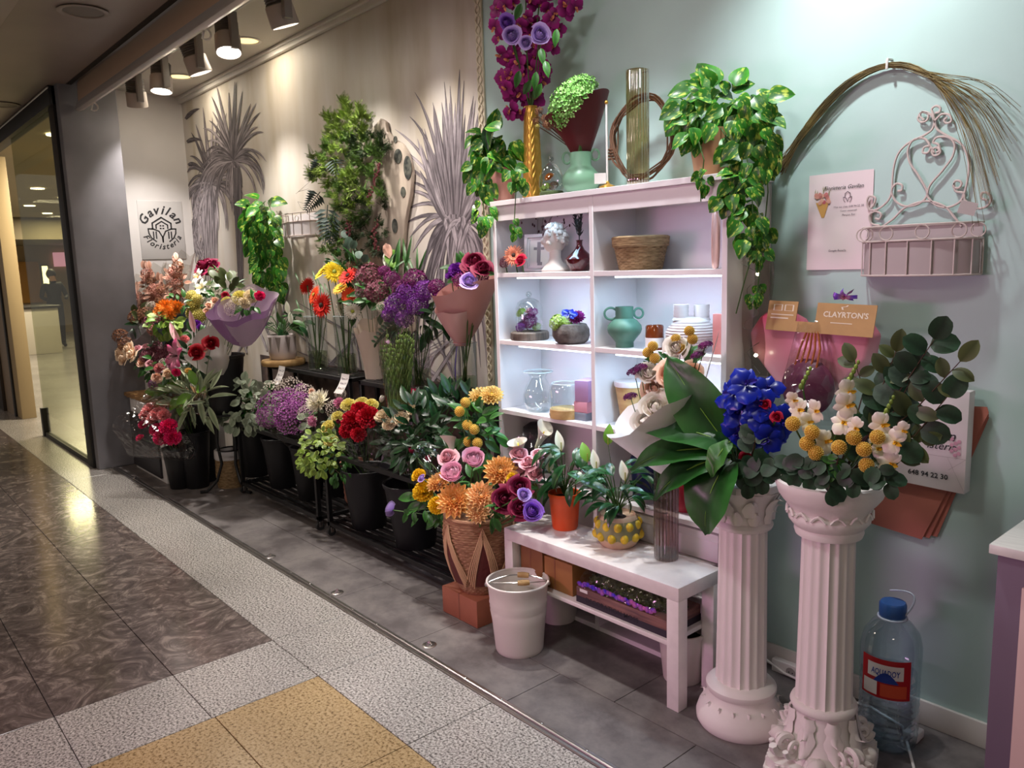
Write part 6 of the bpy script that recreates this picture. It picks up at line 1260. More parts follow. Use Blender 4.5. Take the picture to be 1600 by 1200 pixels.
MB().grid(lambda u, v: oval_(u, .96)+V((0, 0, zc0+.002+(zc1-zc0-.052)*v)), 24, 4).build('liner', 'planter_liner', t); MB().grid(lambda u, v: V((xa+.004+(xb-xa-.008)*u, WY-.012, zc0+(zc1-zc0)*v)), 6, 4).build('back_sheet', 'planter_liner', t)
MB().grid(lambda u, v: oval_(u, .96*v+.01).lerp(oval_(u, .96), v)+V((0, 0, zc0)), 24, 4).build('floor_sheet', 'planter_liner', t)
q = WP(1512, 325, .09); MB().box((-.022, -.001, -.018), (.022, .001, .018), mx=Matrix.Translation(q) @ Matrix.Rotation(.3, 4, 'Y') @ Matrix.Rotation(.4, 4, 'Z')).build('price_tag', 'tag_white', t)
# --- arch of dried reeds
c0 = WP(1222, 262); t = thing('reed_arch', 'arching bundle of dried golden reeds fixed across the blue wall', 'dried reeds', c0)
mat('reed', '8f7c4c', .7, col2='5e5234', scale=12, ov=.3); b = MB(); hk = WP(1391, 99)
for i in range(46):
    s0 = (1222+R.uniform(-7, 5), 262+R.uniform(-14, 12)); w_ = R.uniform(-5, 7); far = R.random()
    e = (1590-60*far+R.uniform(-12, 10), 185+170*far+R.uniform(-25, 25)); P = [WP(s0[0], s0[1], R.uniform(0, .015)), WP(1262+w_*.4, 197+w_, R.uniform(0, .02)), WP(1322+w_*.3, 132+w_, R.uniform(0, .02)), WP(1391, 101+w_*.7, R.uniform(0, .02)), WP(1455+w_, 115+w_*1.3+far*8, R.uniform(.005, .03)), WP((1455+e[0])/2+14, (115+e[1])/2-14, R.uniform(.01, .04)), WP(e[0], e[1], R.uniform(.02, .07))]
    C = []
    for k in range(6):
        p0, p1, p2, p3 = P[max(0, k-1)], P[k], P[k+1], P[min(6, k+2)]
        for j in range(4): u = j/4; C.append(.5*((2*p1)+(p2-p0)*u+(2*p0-5*p1+4*p2-p3)*u*u+(3*p1-p0-3*p2+p3)*u**3))
    n_ = len(C)+1; b_ = MB().tube(C+[P[-1]], [.0016*(1-.65*k/n_) for k in range(n_)], 4); b_.build('reed', 'reed', t)
MB().tube([hk+V((0, .01, .012)), hk+V((0, -.02, .01)), hk+V((0, -.022, .0)), hk+V((0, -.022, -.02))], .004, 6).build('hook', 'white_trim', t)
# --- heart gift bag with cardboard header
GX = 2.47; c0 = at(1272, 620, GX); t = thing('heart_gift_bag', 'pink heart shaped flower bag with a cardboard header hung on the wall', 'gift bag', c0)
m_ = mat('heart_foil', 'f2b8c6', .3, tip='c01a50', coat=.3)
hb = MB()
ht = [(0, -1.0), (.55, -.45), (.95, .1), (1.0, .5), (.8, .85), (.45, .95), (.12, .75), (0, .55)]; ht = ht+[(-x, y) for x, y in ht[-2:0:-1]]
cc_ = at(1272, 560, GX); sx, sz = S(cc_, 84)*1.25, S(cc_, 84)
n_ = len(ht); f0 = [hb.V((cc_.x+x*sx, GX-.0, cc_.z+y*sz), max(0, y)*.9+.1) for x, y in ht]; f1 = [hb.V((cc_.x+x*sx*.92, GX-.06, cc_.z+y*sz*.92), max(0, y)*.9+.1) for x, y in ht]
hb.F(*f0); hb.F(*reversed(f1))
for i in range(n_): j = (i+1) % n_; hb.F(f0[i], f0[j], f1[j], f1[i])
hb.build('heart_box', m_, t, bev=.01)
wrapcone(MB(), at(1262, 660, 2.36), at(1268, 505, 2.40), S(cc_, 62), S(cc_, 20), amp=.12, folds=8, flare=.7, rise=0, low=1.0).build('clear_cone', 'cello', t, smooth=25)
MB().ball(at(1262, 605, 2.37), (S(cc_, 42), S(cc_, 20), S(cc_, 44)), 18, 12).build('purple_filling', mat('plum_paper', '6a2c4c', .45, bump=.3, bscale=12), t)
q = MB()
for k in range(5): q.tube([at(1236+k*9, 585+abs(k-2)*4, 2.345), at(1250+k*8, 545, 2.36), at(1262+k*4, 515, 2.38)], .0035, 5)
q.build('foil_streaks', mat('foil_copper', 'e0804a', .25, .7), t)
fm = Matrix.Translation(at(1279, 497, 2.385)) @ Matrix.Rotation(.03, 4, 'Y') @ Matrix.Rotation(-.2, 4, 'X'); wv, hv = S(cc_, 66)*1.28, S(cc_, 23); mat('kraft', 'b8905c', .6, var=.05, scale=20)
q = MB()
for a, b_, c_, d_ in ((-1, -.42, -1, 1), (-.42, -.05, -1, -.3), (-.05, 1, -1, 1)): q.box((a*wv, -.0015, c_*hv), (b_*wv, .0015, d_*hv), mx=fm)
q.build('header_card', 'kraft', t, smooth=0)
l, wd = TX['cl']; MB().add(l, fm @ Matrix.Translation((.08*wv, -.0022, .12*hv)) @ Matrix.Rotation(PI/2, 4, 'X') @ Matrix.Scale(.80*wv/wd, 4)).build('header_lettering', mat('ink_white', 'e8dcc8', .6), t, smooth=0)
HM = lambda x, y: fm @ V((x*wv, -.0022, y*hv))
for nm, pts, wd_, cl_ in (('header_emblem', [(.42, .62), (.40, .78), (.48, .82), (.50, .9)], .03, False), ('pictogram', [(-.88, .35), (-.88, .75), (-.72, .75), (-.72, .35)], .025, True), ('pictogram', [(-.66, .35), (-.66, .75), (-.5, .75), (-.5, .35)], .025, True), ('print_line', [(-.9, .08), (-.5, .08)], .06, False), ('print_line', [(-.9, -.15), (-.6, -.15)], .08, False), ('print_line', [(.25, -.25), (.6, -.25)], .05, False)):
    q = MB(); stroke(q, pts, wd_, HM, cl_); q.build(nm, 'ink_white', t, smooth=0)
bo = thing('foil_bow', 'small iridescent violet foil bow above the cardboard header', 'bow', at(1320, 470, 2.45)); mat('foil_violet', '7a4ae8', .2, .5, col2='e89ab0', scale=25)
for k in range(7): a = k*.9; q = at(1320, 464, 2.44); MB().grid(lambda u, v: q+RGT*(math.cos(a)*.04*v+.01*(u-.5)*math.sin(a))+V((0, -.012*math.sin(PI*v), math.sin(a)*.024*v*(1 if math.sin(a) > 0 else .3)+.012*(u-.5))), 3, 6).build('loop', 'foil_violet', bo)
# --- paper bag and loose pink sheets
x_a, x_b = at(1385, 690, 2.5).x, at(1511, 690, 2.5).x; zt, zb = at(1508, 612, 2.5).z, at(1508, 770, 2.5).z; t = thing('paper_bag', 'white printed paper carrier bag hanging on the wall behind the foliage', 'paper bag', ((x_a+x_b)/2, 2.52, zb))
bagm = mat('bag_paper', 'dcd4d4', .55)
def bagm_(u, v, d): return V((x_a+(x_b-x_a)*u, 2.5-d*.0+.001*0+.0+d, zb+(zt-zb)*v+.02*(u-1)*0))
MB().prism([(0, 0), (1, -.02), (1, 1), (0, 1)], bagm_, 0, .045).build('bag_body', bagm, t, bev=.002)
BG = lambda x, y: V((x_a+(x_b-x_a)*x, 2.4985, zb+(zt-zb)*y)); q = MB(); stroke(q, [(.05, .33), (1, .33)], .004, BG); stroke(q, [(1, .0), (.78, .33)], .003, BG); stroke(q, [(.8, .2), (1, .33)], .003, BG); q.build('fold_lines', mat('fold_grey', 'b4aaaa', .6), t, smooth=0)
for key, u, v, wu in (('vi', .70, .50, .34), ('is', .70, .40, .36), ('nu', .55, .10, .5)):
    l, wd = TX[key]; k = wu*(x_b-x_a)/wd; q = MB(); q.f = l.f; q.m = l.m
    for p_ in l.v: q.V(V((x_a+(x_b-x_a)*u+(p_[0]-wd/2)*k, 2.498, zb+(zt-zb)*v+p_[1]*k)))
    q.build('bag_lettering', 'ink', t, smooth=0)
q = MB()
for i in range(9): q.lathe([(0, 0), (.006, 0), (0, .0006)], BG(.87+.05*math.sin(i*2.1), .36+.02*i)-V((0, .0006, 0)), 8, mx=Matrix.Rotation(PI/2, 4, 'X'))
q.build('printed_blossoms', mat('blossom_print', 'c090a0', .6), t)['kind'] = 'stuff'
MB().tube(bez(V((x_a+.12, 2.51, zt)), V(((x_a+x_b)/2, 2.52, zt+.03)), V((x_b-.04, 2.51, zt)), 8), .002, 5).build('cord_handle', 'tag_white', t)
mat('rose_kraft', 'b06a5a', .6, ov=.1)
for i, lab in enumerate(('dusty pink wrapping paper sheet behind the white bag, front of three', 'dusty pink wrapping paper sheet behind the white bag, middle of three', 'dusty pink wrapping paper sheet behind the white bag, rearmost')):
    Y = 2.552+.008*i; poly = [(1352+i*8, 815), (1440+i*12, 843-i*2), (1545, 645+i*4), (1542, 636), (1420, 630)]; P = [at(x, y, Y) for x, y in poly]
    b_ = MB(); n_ = len(P); f0 = [b_.V(p_) for p_ in P]; f1 = [b_.V(p_+V((0, .002, 0))) for p_ in P]; b_.F(*f0); b_.F(*reversed(f1))
    for k in range(n_): b_.F(f0[k], f0[(k+1) % n_], f1[(k+1) % n_], f1[k])
    tag(b_.build('wrapping_sheet', 'rose_kraft', smooth=0), lab, 'paper sheet', 'wrapping sheets behind the bag')
# ------------------------------------------------------------------ water jug, sockets, cable
p = V((*atz(1370, 1150, 0).xy, 0)); p = V((-.985, 2.40, 0)); s = S(p); t = thing('water_jug', 'large clear plastic water jug with blue cap beside the right column', 'bottle', p)
thin('jug_plastic', 'e2ebf0', .14, .06, .35)
Jp = [(0, 0), (36, 0), (40, 5), (41, 20)]+[(41.5 if k % 2 else 39.5, 24+k*5) for k in range(20)]+[(42, 130), (42, 160), (38, 180), (28, 196), (19, 203), (17, 206), (17, 211)]
MB().lathe(prof(s, Jp), p, 48, lambda a, j: 1+.06*abs(math.sin(2*a))**2*(1 if 2 < j < 27 else .3)).build('jug_wall', 'jug_plastic', t)
MB().lathe(prof(s, [(0, 1), (34, 1), (38, 6), (38, 118), (0, 118)]), p, 40).build('water', 'jug_plastic', t)
MB().lathe(prof(s, [(18.5, 207), (19, 209), (19, 226), (17, 229), (0, 229)]), p, 36, lambda a, j: 1+.02*math.sin(20*a)).build('cap', mat('cap_blue', '2c5a9c', .35), t); MB().tube([p+V((20*s*math.cos(a), 20*s*math.sin(a), 205*s)) for a in [2*PI*i/30 for i in range(30)]], 1.6*s, 6, closed=True).build('collar', mat('cap_ring', 'b9c4d4', .35), t)
ca = math.atan2(-p.y, -p.x)-.15; JL = lambda u, v, o=0: p+V(((43.5+o)*s*1.03*math.cos(ca+(u-.5)*1.6), (43.5+o)*s*1.03*math.sin(ca+(u-.5)*1.6), v*s))
MB().grid(lambda u, v: JL(u, 92+62*v, 1), 16, 6).build('label_red', mat('label_red', 'b8141e', .4), t); MB().grid(lambda u, v: JL(.15+.7*u, 124+22*v, 1.6), 12, 3).build('label_white', 'tag_white', t); MB().grid(lambda u, v: JL(.28+.48*u, 118+16*v*math.sin(PI*u), 2.0), 12, 3).build('label_blue', mat('label_blue', '1c3c9c', .4), t)
MB().grid(lambda u, v: JL(.06+.3*u, 96+22*v, 1.8), 6, 3).build('label_text_box', 'tag_white', t); MB().grid(lambda u, v: JL(.42+.5*u, 96+20*v, 1.8), 6, 3).build('label_orange', mat('label_orange', 'd8502c', .4), t)
l, wd = TX['aq']; q = MB(); q.f = l.f; q.m = l.m
for p_ in l.v: q.V(JL(.24+.54*p_[0]/wd, 130+p_[1]*13, 2.6))
q.build('label_lettering', 'label_blue', t, smooth=0)
q = MB(); q.tube(bez(p+V((17*s, 0, 210*s)), p+V((50*s, 8*s, 262*s)), p+V((-10*s, 12*s, 240*s)), 12), 1.5*s, 6); q.build('carry_strap', 'cap_ring', t)
so = at(1237, 1048, WY-.03); t = thing('power_socket', 'white power socket strip on the baseboard between the columns', 'socket', so)
MB().box((so.x-.075, WY-.045, so.z-.028), (so.x+.03, WY-.0145, so.z+.028)).build('socket_block', 'tag_white', t, bev=.005); MB().lathe([(0, 0), (.019, 0), (.019, .002), (.016, -.006), (0, -.006)], V((so.x+.005, WY-.046, so.z)), 24, mx=Matrix.Rotation(PI/2, 4, 'X')).build('socket_face', mat('socket_grey', 'a8a4a2', .5), t)
for sx_ in (-.007, .007): MB().lathe([(0, 0), (.0025, 0), (.0025, .002), (0, .002)], V((so.x+.005+sx_, WY-.045, so.z)), 10, mx=Matrix.Rotation(PI/2, 4, 'X')).build('pin_hole', 'dark_frame', t)
t = tag(MB().tube([V((-1.72, 2.555, .1)), V((-1.6, 2.55, .07)), V((-1.5, 2.54, .03)), V((-1.42, 2.53, .01)), V((-1.25, 2.52, .006)), V((-1.1, 2.54, .006)), V((-.98, 2.5, .008)), V((-.93, 2.42, .006)), V((-.86, 2.3, .005)), V((-.78, 2.22, .005)), V((-.7, 2.12, .005)), V((-.6, 2.08, .005))], .0045, 7).build('power_cable', 'tag_white'), 'white power cable lying along the wall and past the water jug', 'cable')
t = thing('cable_plug', 'white plug on the floor behind the water jug', 'plug', V((-.93, 2.46, .0))); MB().box((-.955, 2.44, .0), (-.91, 2.5, .03)).build('plug_body', 'tag_white', t, bev=.006); MB().tube([(-.94, 2.44, .015), (-.94, 2.42, .015)], .003, 6).tube([(-.925, 2.44, .015), (-.925, 2.42, .015)], .003, 6).build('pins', 'metal', t)
# ------------------------------------------------------------------ moss panel on the wallpaper
R = random.Random(31)
MY = WY-.035
out = [(560, 212), (575, 206), (585, 196), (594, 185), (601, 190), (604, 206), (612, 216), (626, 224), (637, 243), (643, 270), (641, 300), (635, 330), (631, 355), (630, 380), (618, 405), (605, 424), (575, 430), (535, 425), (515, 385), (508, 335), (505, 285), (512, 240), (530, 218)]
c0 = at(570, 425, MY); t = thing('moss_wall_art', 'wavy pale wooden wall panel half covered with green preserved foliage', 'wall panel', c0)
b = MB().prism(out, lambda x, y, d: at(x, y, MY)+V((0, d, 0)), 0, .025); b.build('board', mat('pale_board', 'c4b6a6', .3, col2='9c8e82', scale=3, stretch=(4, 1, .5)), t, bev=.003)
for x, y, rx, ry in [(622, 244, 8, 11), (637, 262, 8, 18), (630, 300, 5, 8), (617, 353, 6, 11), (618, 218, 4, 5), (602, 395, 9, 12)]:
    q = at(x, y, MY-.002); MB().lathe([(0, 0), (1, 0), (1, .004), (0, .004)], q, 24, mx=Matrix.Diagonal((S(q, rx)*1.35, .5, S(q, ry), 1)) @ Matrix.Rotation(PI/2, 4, 'X')).build('oval_inset', mat('inset_dark', '3a3c3c', .2, col2='6a6a62', scale=30) if 'inset_dark' not in MATS else 'inset_dark', t)
# fern sprigs: template sprig of fine leaflets
sp = MB()
for k in range(9):
    y = .12+k*.1
    for s_ in (-1, 1):
        L_ = .34*(1-.75*k/9); a = sp.V((0, y, 0), 0); b1 = sp.V((s_*L_*.55, y+.10*L_/.3+.02, .03), .5); c1 = sp.V((s_*L_, y+.16, .0), 1); d1 = sp.V((s_*L_*.5, y+.01, -.02), .3); sp.F(a, d1, c1, b1)
sp.tube([(0, 0, 0), (0, 1, 0)], .012, 4, t=0); one = sp; sp = MB(); RQ = random.Random(2)
for k in range(9): a = RQ.uniform(-1.0, 1.0); e_ = RQ.uniform(-.7, .9); sp.add(one, Matrix.Translation((0, RQ.uniform(0, .5), 0)) @ Matrix.Rotation(a, 4, 'Z') @ Matrix.Rotation(e_, 4, 'X') @ Matrix.Rotation(RQ.uniform(-1, 1), 4, 'Y') @ Matrix.Scale(RQ.uniform(.35, .62), 4))
mat('fern_light', '5c7c22', .65, tip='a4bc50', ov=.3); mat('fern_dark', '1c3014', .65, tip='3c5628', ov=.3); mat('fern_mid', '365818', .65, tip='6c9034', ov=.3); mat('fern_teal', '2c3c38', .65, tip='5c6c66', ov=.3)
SPM = {k: (one if k == 'fern_teal' else sp).mesh('sprig', k, 0) for k in ('fern_light', 'fern_dark', 'fern_mid', 'fern_teal')}
def sprigs(t, kind, cx, cy, rx, ry, n, Y0, Y1, spx, up=.6, R=R, nm='fern_sprig'):
    for i in range(n):
        a = R.random()*2*PI; q = math.sqrt(R.random()); p = at(cx+rx*q*math.cos(a), cy+ry*q*math.sin(a), R.uniform(Y0, Y1)); d = (RGT*math.cos(a)+DWN*math.sin(a))*q*.7+V((R.uniform(-.5, .5), R.uniform(-.9, .1), R.uniform(-.4, .5)+up)); inst(SPM[kind], nm, t, leafm(p, d, tocam(p)+V((R.uniform(-.6, .6), 0, R.uniform(-.2, .8))), S(p, spx)*R.uniform(.7, 1.2)))
sprigs(t, 'fern_light', 543, 198, 28, 36, 50, 2.42, 2.52, 26, .7); sprigs(t, 'fern_mid', 552, 245, 42, 32, 44, 2.42, 2.53, 26, .3); sprigs(t, 'fern_light', 525, 262, 32, 28, 30, 2.40, 2.5, 26, .2); sprigs(t, 'fern_dark', 580, 225, 28, 20, 24, 2.45, 2.53, 24, .2); sprigs(t, 'fern_mid', 560, 305, 36, 40, 46, 2.42, 2.53, 25, 0); sprigs(t, 'fern_light', 552, 300, 22, 28, 20, 2.40, 2.44, 22, .1); sprigs(t, 'fern_dark', 575, 345, 30, 36, 26, 2.44, 2.53, 24, -.1); sprigs(t, 'fern_mid', 522, 372, 18, 24, 26, 2.42, 2.5, 22, 0); sprigs(t, 'fern_dark', 560, 385, 34, 28, 26, 2.44, 2.53, 22, -.2); sprigs(t, 'fern_light', 505, 268, 18, 14, 10, 2.42, 2.48, 24, .1)
for x, y, dx, dz, L_ in [(505, 252, -1, -.5, 46), (520, 245, .6, -.9, 52), (500, 300, -.8, -.5, 50), (512, 320, -.1, -1, 62), (520, 335, -.2, -1, 52)]: p = at(x, y, 2.42); inst(SPM['fern_teal'], 'grey_fern_frond', t, leafm(p, V((dx, -.1, dz)), tocam(p), S(p, L_)))
mat('berry', '5c2226', .5)
for pts in ([(592, 256), (585, 280), (578, 310)], [(588, 345), (584, 370), (590, 392)], [(545, 345), (543, 370)]):
    b = MB(); n_ = 0
    for i in range(len(pts)-1):
        for k in range(12): f = k/12; x = pts[i][0]+(pts[i+1][0]-pts[i][0])*f+R.uniform(-4, 4); y = pts[i][1]+(pts[i+1][1]-pts[i][1])*f; q = at(x, y, 2.41); b.ball(q, S(q, 2.2), 6, 4)
    b.build('berry_spray', 'berry', t)['kind'] = 'stuff'
for x, y in [(547, 370), (556, 376), (545, 378), (538, 360), (560, 392), (574, 398)]: q = at(x, y, 2.41); leaf('euca', t, q, V((R.uniform(-.6, .6), -.3, -.6)), tocam(q), S(q, 15), 'pale_leaf')
# thin looping wire left of the panel
b = MB().tube([at(478+18*math.sin(k*.9)+k*.4, 275+k*4+8*math.cos(k*1.3), 2.53) for k in range(18)], .001, 4); b.build('loose_tendril', 'stem_brown', t)
# ------------------------------------------------------------------ small white wall basket
c0 = at(473, 368, WY-.02); t = thing('wall_planter', 'small white wall planter between the green vine and the moss panel', 'wall planter', c0)
xa, xb, z1_, z0_ = at(449, 340, WY-.02).x, at(495, 345, WY-.02).x, at(452, 337, WY-.02).z, at(452, 371, WY-.02).z; xm, hw2 = (xa+xb)/2, (xb-xa)/2
ov2 = lambda u, s_=1: V((xm-hw2*s_*math.cos(PI*u), WY-.01-.10*s_*math.sin(PI*u)**.8, 0))
MB().grid(lambda u, v: ov2(u)+V((0, 0, z0_+(z1_-z0_)*.62*v)), 20, 3).build('liner', 'lacquer', t); MB().grid(lambda u, v: V((xa+(xb-xa)*u, WY-.008, z0_+(z1_-z0_)*v)), 4, 3).build('back_sheet', 'lacquer', t)
for z in (z0_, z0_+(z1_-z0_)*.62, z1_): MB().tube([ov2(k/20, 1.02)+V((0, 0, z)) for k in range(21)], .004, 6).build('hoop', 'wire', t)
for k in range(8): q = ov2(k/7, 1.02); MB().tube([q+V((0, 0, z0_)), q+V((0, 0, z1_))], .003, 5).build('rib', 'wire', t)
for k in (2, 4.5): q = ov2(k/7, 1.03); MB().tube([q+V((.025*math.cos(a), 0, (z0_+z1_*3)/4+.0+.018*math.sin(a))) for a in [2*PI*i/14 for i in range(14)]], .0025, 5, closed=True).build('ring_ornament', 'wire', t)
# ------------------------------------------------------------------ hanging green vine, left wall
c0 = at(412, 315, WY-.05); t = thing('hanging_vine', 'long hanging green pothos vine on the wallpaper left of the moss panel', 'hanging plant', c0)
for pts in ([(405, 318), (398, 360), (405, 420), (420, 462)], [(412, 316), (420, 370), (428, 430), (432, 470)], [(418, 316), (430, 345), (436, 400)]): vine(t, pts, 2.48, .003)
leafcloud(t, 'pothos', 408, 335, 24, 24, 52, 2.38, 2.52, 24, .5, R=R); leafcloud(t, 'pothos', 412, 375, 24, 26, 50, 2.38, 2.52, 22, .8, R=R); leafcloud(t, 'pothos', 420, 415, 20, 26, 40, 2.4, 2.52, 20, .9, R=R); leafcloud(t, 'pothos', 428, 448, 13, 20, 20, 2.42, 2.52, 17, .9, R=R)
MB().tube([at(432, 330, WY-.02), at(441, 350, WY-.02), at(446, 372, WY-.02)], .002, 4).build('tendril', 'stem_brown', t)
# ------------------------------------------------------------------ black florist buckets and bunches on the racks
R = random.Random(41)
mat('black_plastic', '17161a', .5, spec=.4)
def pail(px, py, Y, z, rpx, lab, nm='florist_bucket', taper=.66, p=None):
    q = p or at(px, py, Y); b0 = V((q.x, q.y, z)); s = S(q); h = q.z-z; r = rpx*s; t = thing(nm, lab, 'bucket', b0, 'black florist buckets')
    MB().lathe([(0, 0), (r*taper, 0), (r*taper+.003, .004), (r*.97, h-.02), (r*1.02, h-.018), (r*1.03, h-.004), (r, h), (r*.95, h-.003), (r*.9, h-.05), (r*.6, .02), (0, .015)], b0, 40).build('bucket_wall', 'black_plastic', t)
    MB().tube([b0+V((r*1.02*math.cos(a), r*1.02*math.sin(a), h-.002)) for a in [2*PI*i/36 for i in range(36)]], .004, 6, closed=True).build('rim', 'black_plastic', t)
    return b0+V((0, 0, h-.03))
def bunch(nm, lab, base, items, group=None, leaves=(), cello=None, cmt='cello', cat='bouquet', sr=.002, k=(.45, .6, .2), ring=True):
    t = thing(nm, lab, cat, base, group)
    for kd, x, y, Y, r in items:
        q = at(x, y, Y); head(kd, t, q, face(q, base, k), S(q, r)); MB().tube(bez(base+V((R.uniform(-.02, .02), R.uniform(-.02, .02), -.05)), (base+q)/2, q, 4), sr, 4).build('stem', 'stem', t)
    for (kd, cx_, cy_, rx_, ry_, n, Y0, Y1, sp_, dn) in leaves: leafcloud(t, kd, cx_, cy_, rx_, ry_, n, Y0, Y1, sp_, dn, R=R)
    if cello: (x0, y0, Y0, x1, y1, Y1, r1) = cello[:7]; a = at(x0, y0, Y0); wrapcone(MB(), a, at(x1, y1, Y1), S(a, 8), S(a, r1), amp=.2, folds=6, back=V((.5, .6, .3)), rise=.15, low=1.05, flare=1.0).build('wrap', cmt, t, smooth=25)
    return t
LZ = .0895
# rack A buckets
a1 = pail(395, 668, 2.24, LZ, 30, 'black florist bucket under the grey eucalyptus bunch'); a2 = pail(437, 682, 2.24, LZ, 28, 'black florist bucket under the purple sea lavender'); a3 = pail(480, 696, 2.24, LZ, 27, 'black florist bucket under the white spider chrysanthemum')
b1 = pail(572, 730, 2.22, LZ, 39, 'black florist bucket under the red carnations'); b2 = pail(645, 752, 2.23, LZ, 46, 'large black florist bucket left of the woven basket')
a4 = pail(527, 700, 2.42, LZ, 30, 'black florist bucket half hidden behind the small green shrub')
t = thing('eucalyptus_bunch', 'full bunch of grey green eucalyptus on the left rack', 'foliage', a1)
for i in range(7): e = at(385+R.uniform(-45, 30), 620+R.uniform(-20, 30), 2.15); MB().tube(bez(a1, (a1+e)/2+V((0, 0, .08)), e, 6), .003, 5).build('branch', 'stem_brown', t)
leafcloud(t, 'euca_grey', 382, 632, 50, 36, 190, 2.06, 2.24, 15, .2, R=R); leafcloud(t, 'euca_grey', 352, 660, 14, 8, 14, 2.04, 2.1, 14, .4, R=R); leafcloud(t, 'mid', 395, 640, 40, 28, 40, 2.16, 2.26, 22, .2, R=R)
bunch('sea_lavender_bunch', 'round bunch of purple sea lavender on the left rack', a2, [('limonium', 432, 640, 2.12, 30), ('limonium', 455, 652, 2.1, 27), ('limonium', 468, 634, 2.14, 22), ('limonium', 418, 652, 2.1, 18), ('limonium', 450, 630, 2.13, 24)], cello=(462, 700, 2.2, 445, 645, 2.13, 38), cmt='cello_soft')
bunch('waxflower_bunch', 'bunch of tiny white waxflowers behind the purple sea lavender', at(450, 660, 2.27), [('waxflower', 428, 614, 2.22, 22), ('waxflower', 455, 610, 2.24, 22), ('waxflower', 478, 618, 2.22, 18), ('limonium', 470, 608, 2.25, 9), ('rose_peach', 487, 612, 2.2, 5)])
flower('mum_white', 'chrysanthemum', 497, 628, 2.14, 23, a3, 'large white spider chrysanthemum on the left rack', d=V((.25, -.75, .6)), leaves=('mid', 3, .06))
flower('mum_pink', 'chrysanthemum', 489, 658, 2.08, 11, a3, 'small pink chrysanthemum below the white spider chrysanthemum', d=V((.3, -.9, 0)), leaves=('mid', 2, .05))
flower('mum_pink', 'chrysanthemum', 530, 630, 2.2, 11, a4, 'small pink chrysanthemum right of the white spider chrysanthemum', leaves=('mid', 3, .06))
bunch('waxflower_bunch', 'airy green and white filler sprig right of the white spider chrysanthemum', a3, [('waxflower', 525, 640, 2.2, 16), ('waxflower', 532, 615, 2.24, 9), ('waxflower', 478, 645, 2.14, 13)], leaves=[('euca_grey', 500, 662, 26, 20, 26, 2.12, 2.2, 14, .2)])
bunch('carnation_bunch', 'bunch of pale yellow carnations around the red ones', b1, [('carnation_yellow', 514, 668, 2.1, 13), ('carnation_yellow', 518, 690, 2.08, 12), ('carnation_yellow', 528, 652, 2.14, 11), ('carnation_yellow', 545, 634, 2.2, 13), ('carnation_yellow', 566, 631, 2.2, 12), ('carnation_yellow', 580, 634, 2.2, 12)], leaves=[('mid', 530, 690, 20, 22, 16, 2.12, 2.2, 22, .2)])
bunch('carnation_bunch', 'bunch of deep red carnations wrapped in clear film on the right rack', b1, [('carnation_red', 553, 661, 2.08, 21), ('carnation_red', 575, 654, 2.1, 20), ('carnation_red', 543, 674, 2.07, 14), ('carnation_red', 562, 641, 2.12, 15), ('carnation_red', 560, 680, 2.06, 13), ('tulip_magenta', 530, 662, 2.08, 9)], cello=(585, 740, 2.2, 556, 664, 2.09, 42))
flower('tulip_white', 'tulip', 595, 628, 2.22, 11, b1, 'single white tulip bud right of the yellow carnations') if 'tulip_white' in FL else (reg('tulip_white', H_tulip, pm('p_tw', 'dfe0b8', 'f4f2ea')), flower('tulip_white', 'tulip', 595, 628, 2.22, 11, b1, 'single white tulip bud right of the yellow carnations', k=(.8, .1, .1)))
bunch('carnation_bunch', 'bunch of cream carnations wrapped in clear film below the green buds', b2, [('carnation_cream', 600, 652, 2.14, 15), ('carnation_cream', 618, 642, 2.16, 15), ('carnation_cream', 635, 632, 2.2, 14), ('carnation_cream', 626, 656, 2.12, 15), ('carnation_cream', 645, 642, 2.18, 11), ('carnation_cream', 608, 664, 2.11, 12)], leaves=[('ruscus', 622, 690, 26, 24, 30, 2.12, 2.2, 24, .1)], cello=(632, 745, 2.2, 612, 665, 2.12, 38))
t = thing('foliage_bunch', 'dense dark green ruscus foliage between the buckets and the woven basket', 'foliage', b2)
for i in range(8): e = at(660+R.uniform(-40, 60), 650+R.uniform(-30, 40), 2.2); MB().tube(bez(b2, (b2+e)/2, e, 5), .003, 5).build('branch', 'stem', t)
leafcloud(t, 'ruscus', 650, 672, 38, 46, 110, 2.1, 2.26, 30, -.2, R=R); leafcloud(t, 'ruscus', 705, 650, 46, 40, 90, 2.2, 2.34, 30, -.3, R=R); leafcloud(t, 'ruscus', 645, 712, 26, 30, 40, 2.08, 2.16, 26, .3, R=R)
t = thing('small_shrub', 'small leaved yellow green shrub hanging over the rack front', 'plant', a4)
for i in range(8): e = at(500+R.uniform(-28, 35), 715+R.uniform(-30, 30), 2.06); MB().tube(bez(a3, (a3+e)/2+V((0, -.03, .04)), e, 6), .002, 5).build('branch', 'stem_brown', t)
leafcloud(t, 'lime', 500, 708, 34, 34, 170, 2.0, 2.14, 11, .2, R=R); leafcloud(t, 'mid', 525, 728, 22, 26, 50, 2.04, 2.12, 12, .3, R=R); leafcloud(t, 'lime', 482, 722, 14, 14, 20, 2.0, 2.04, 11, .2, R=R)
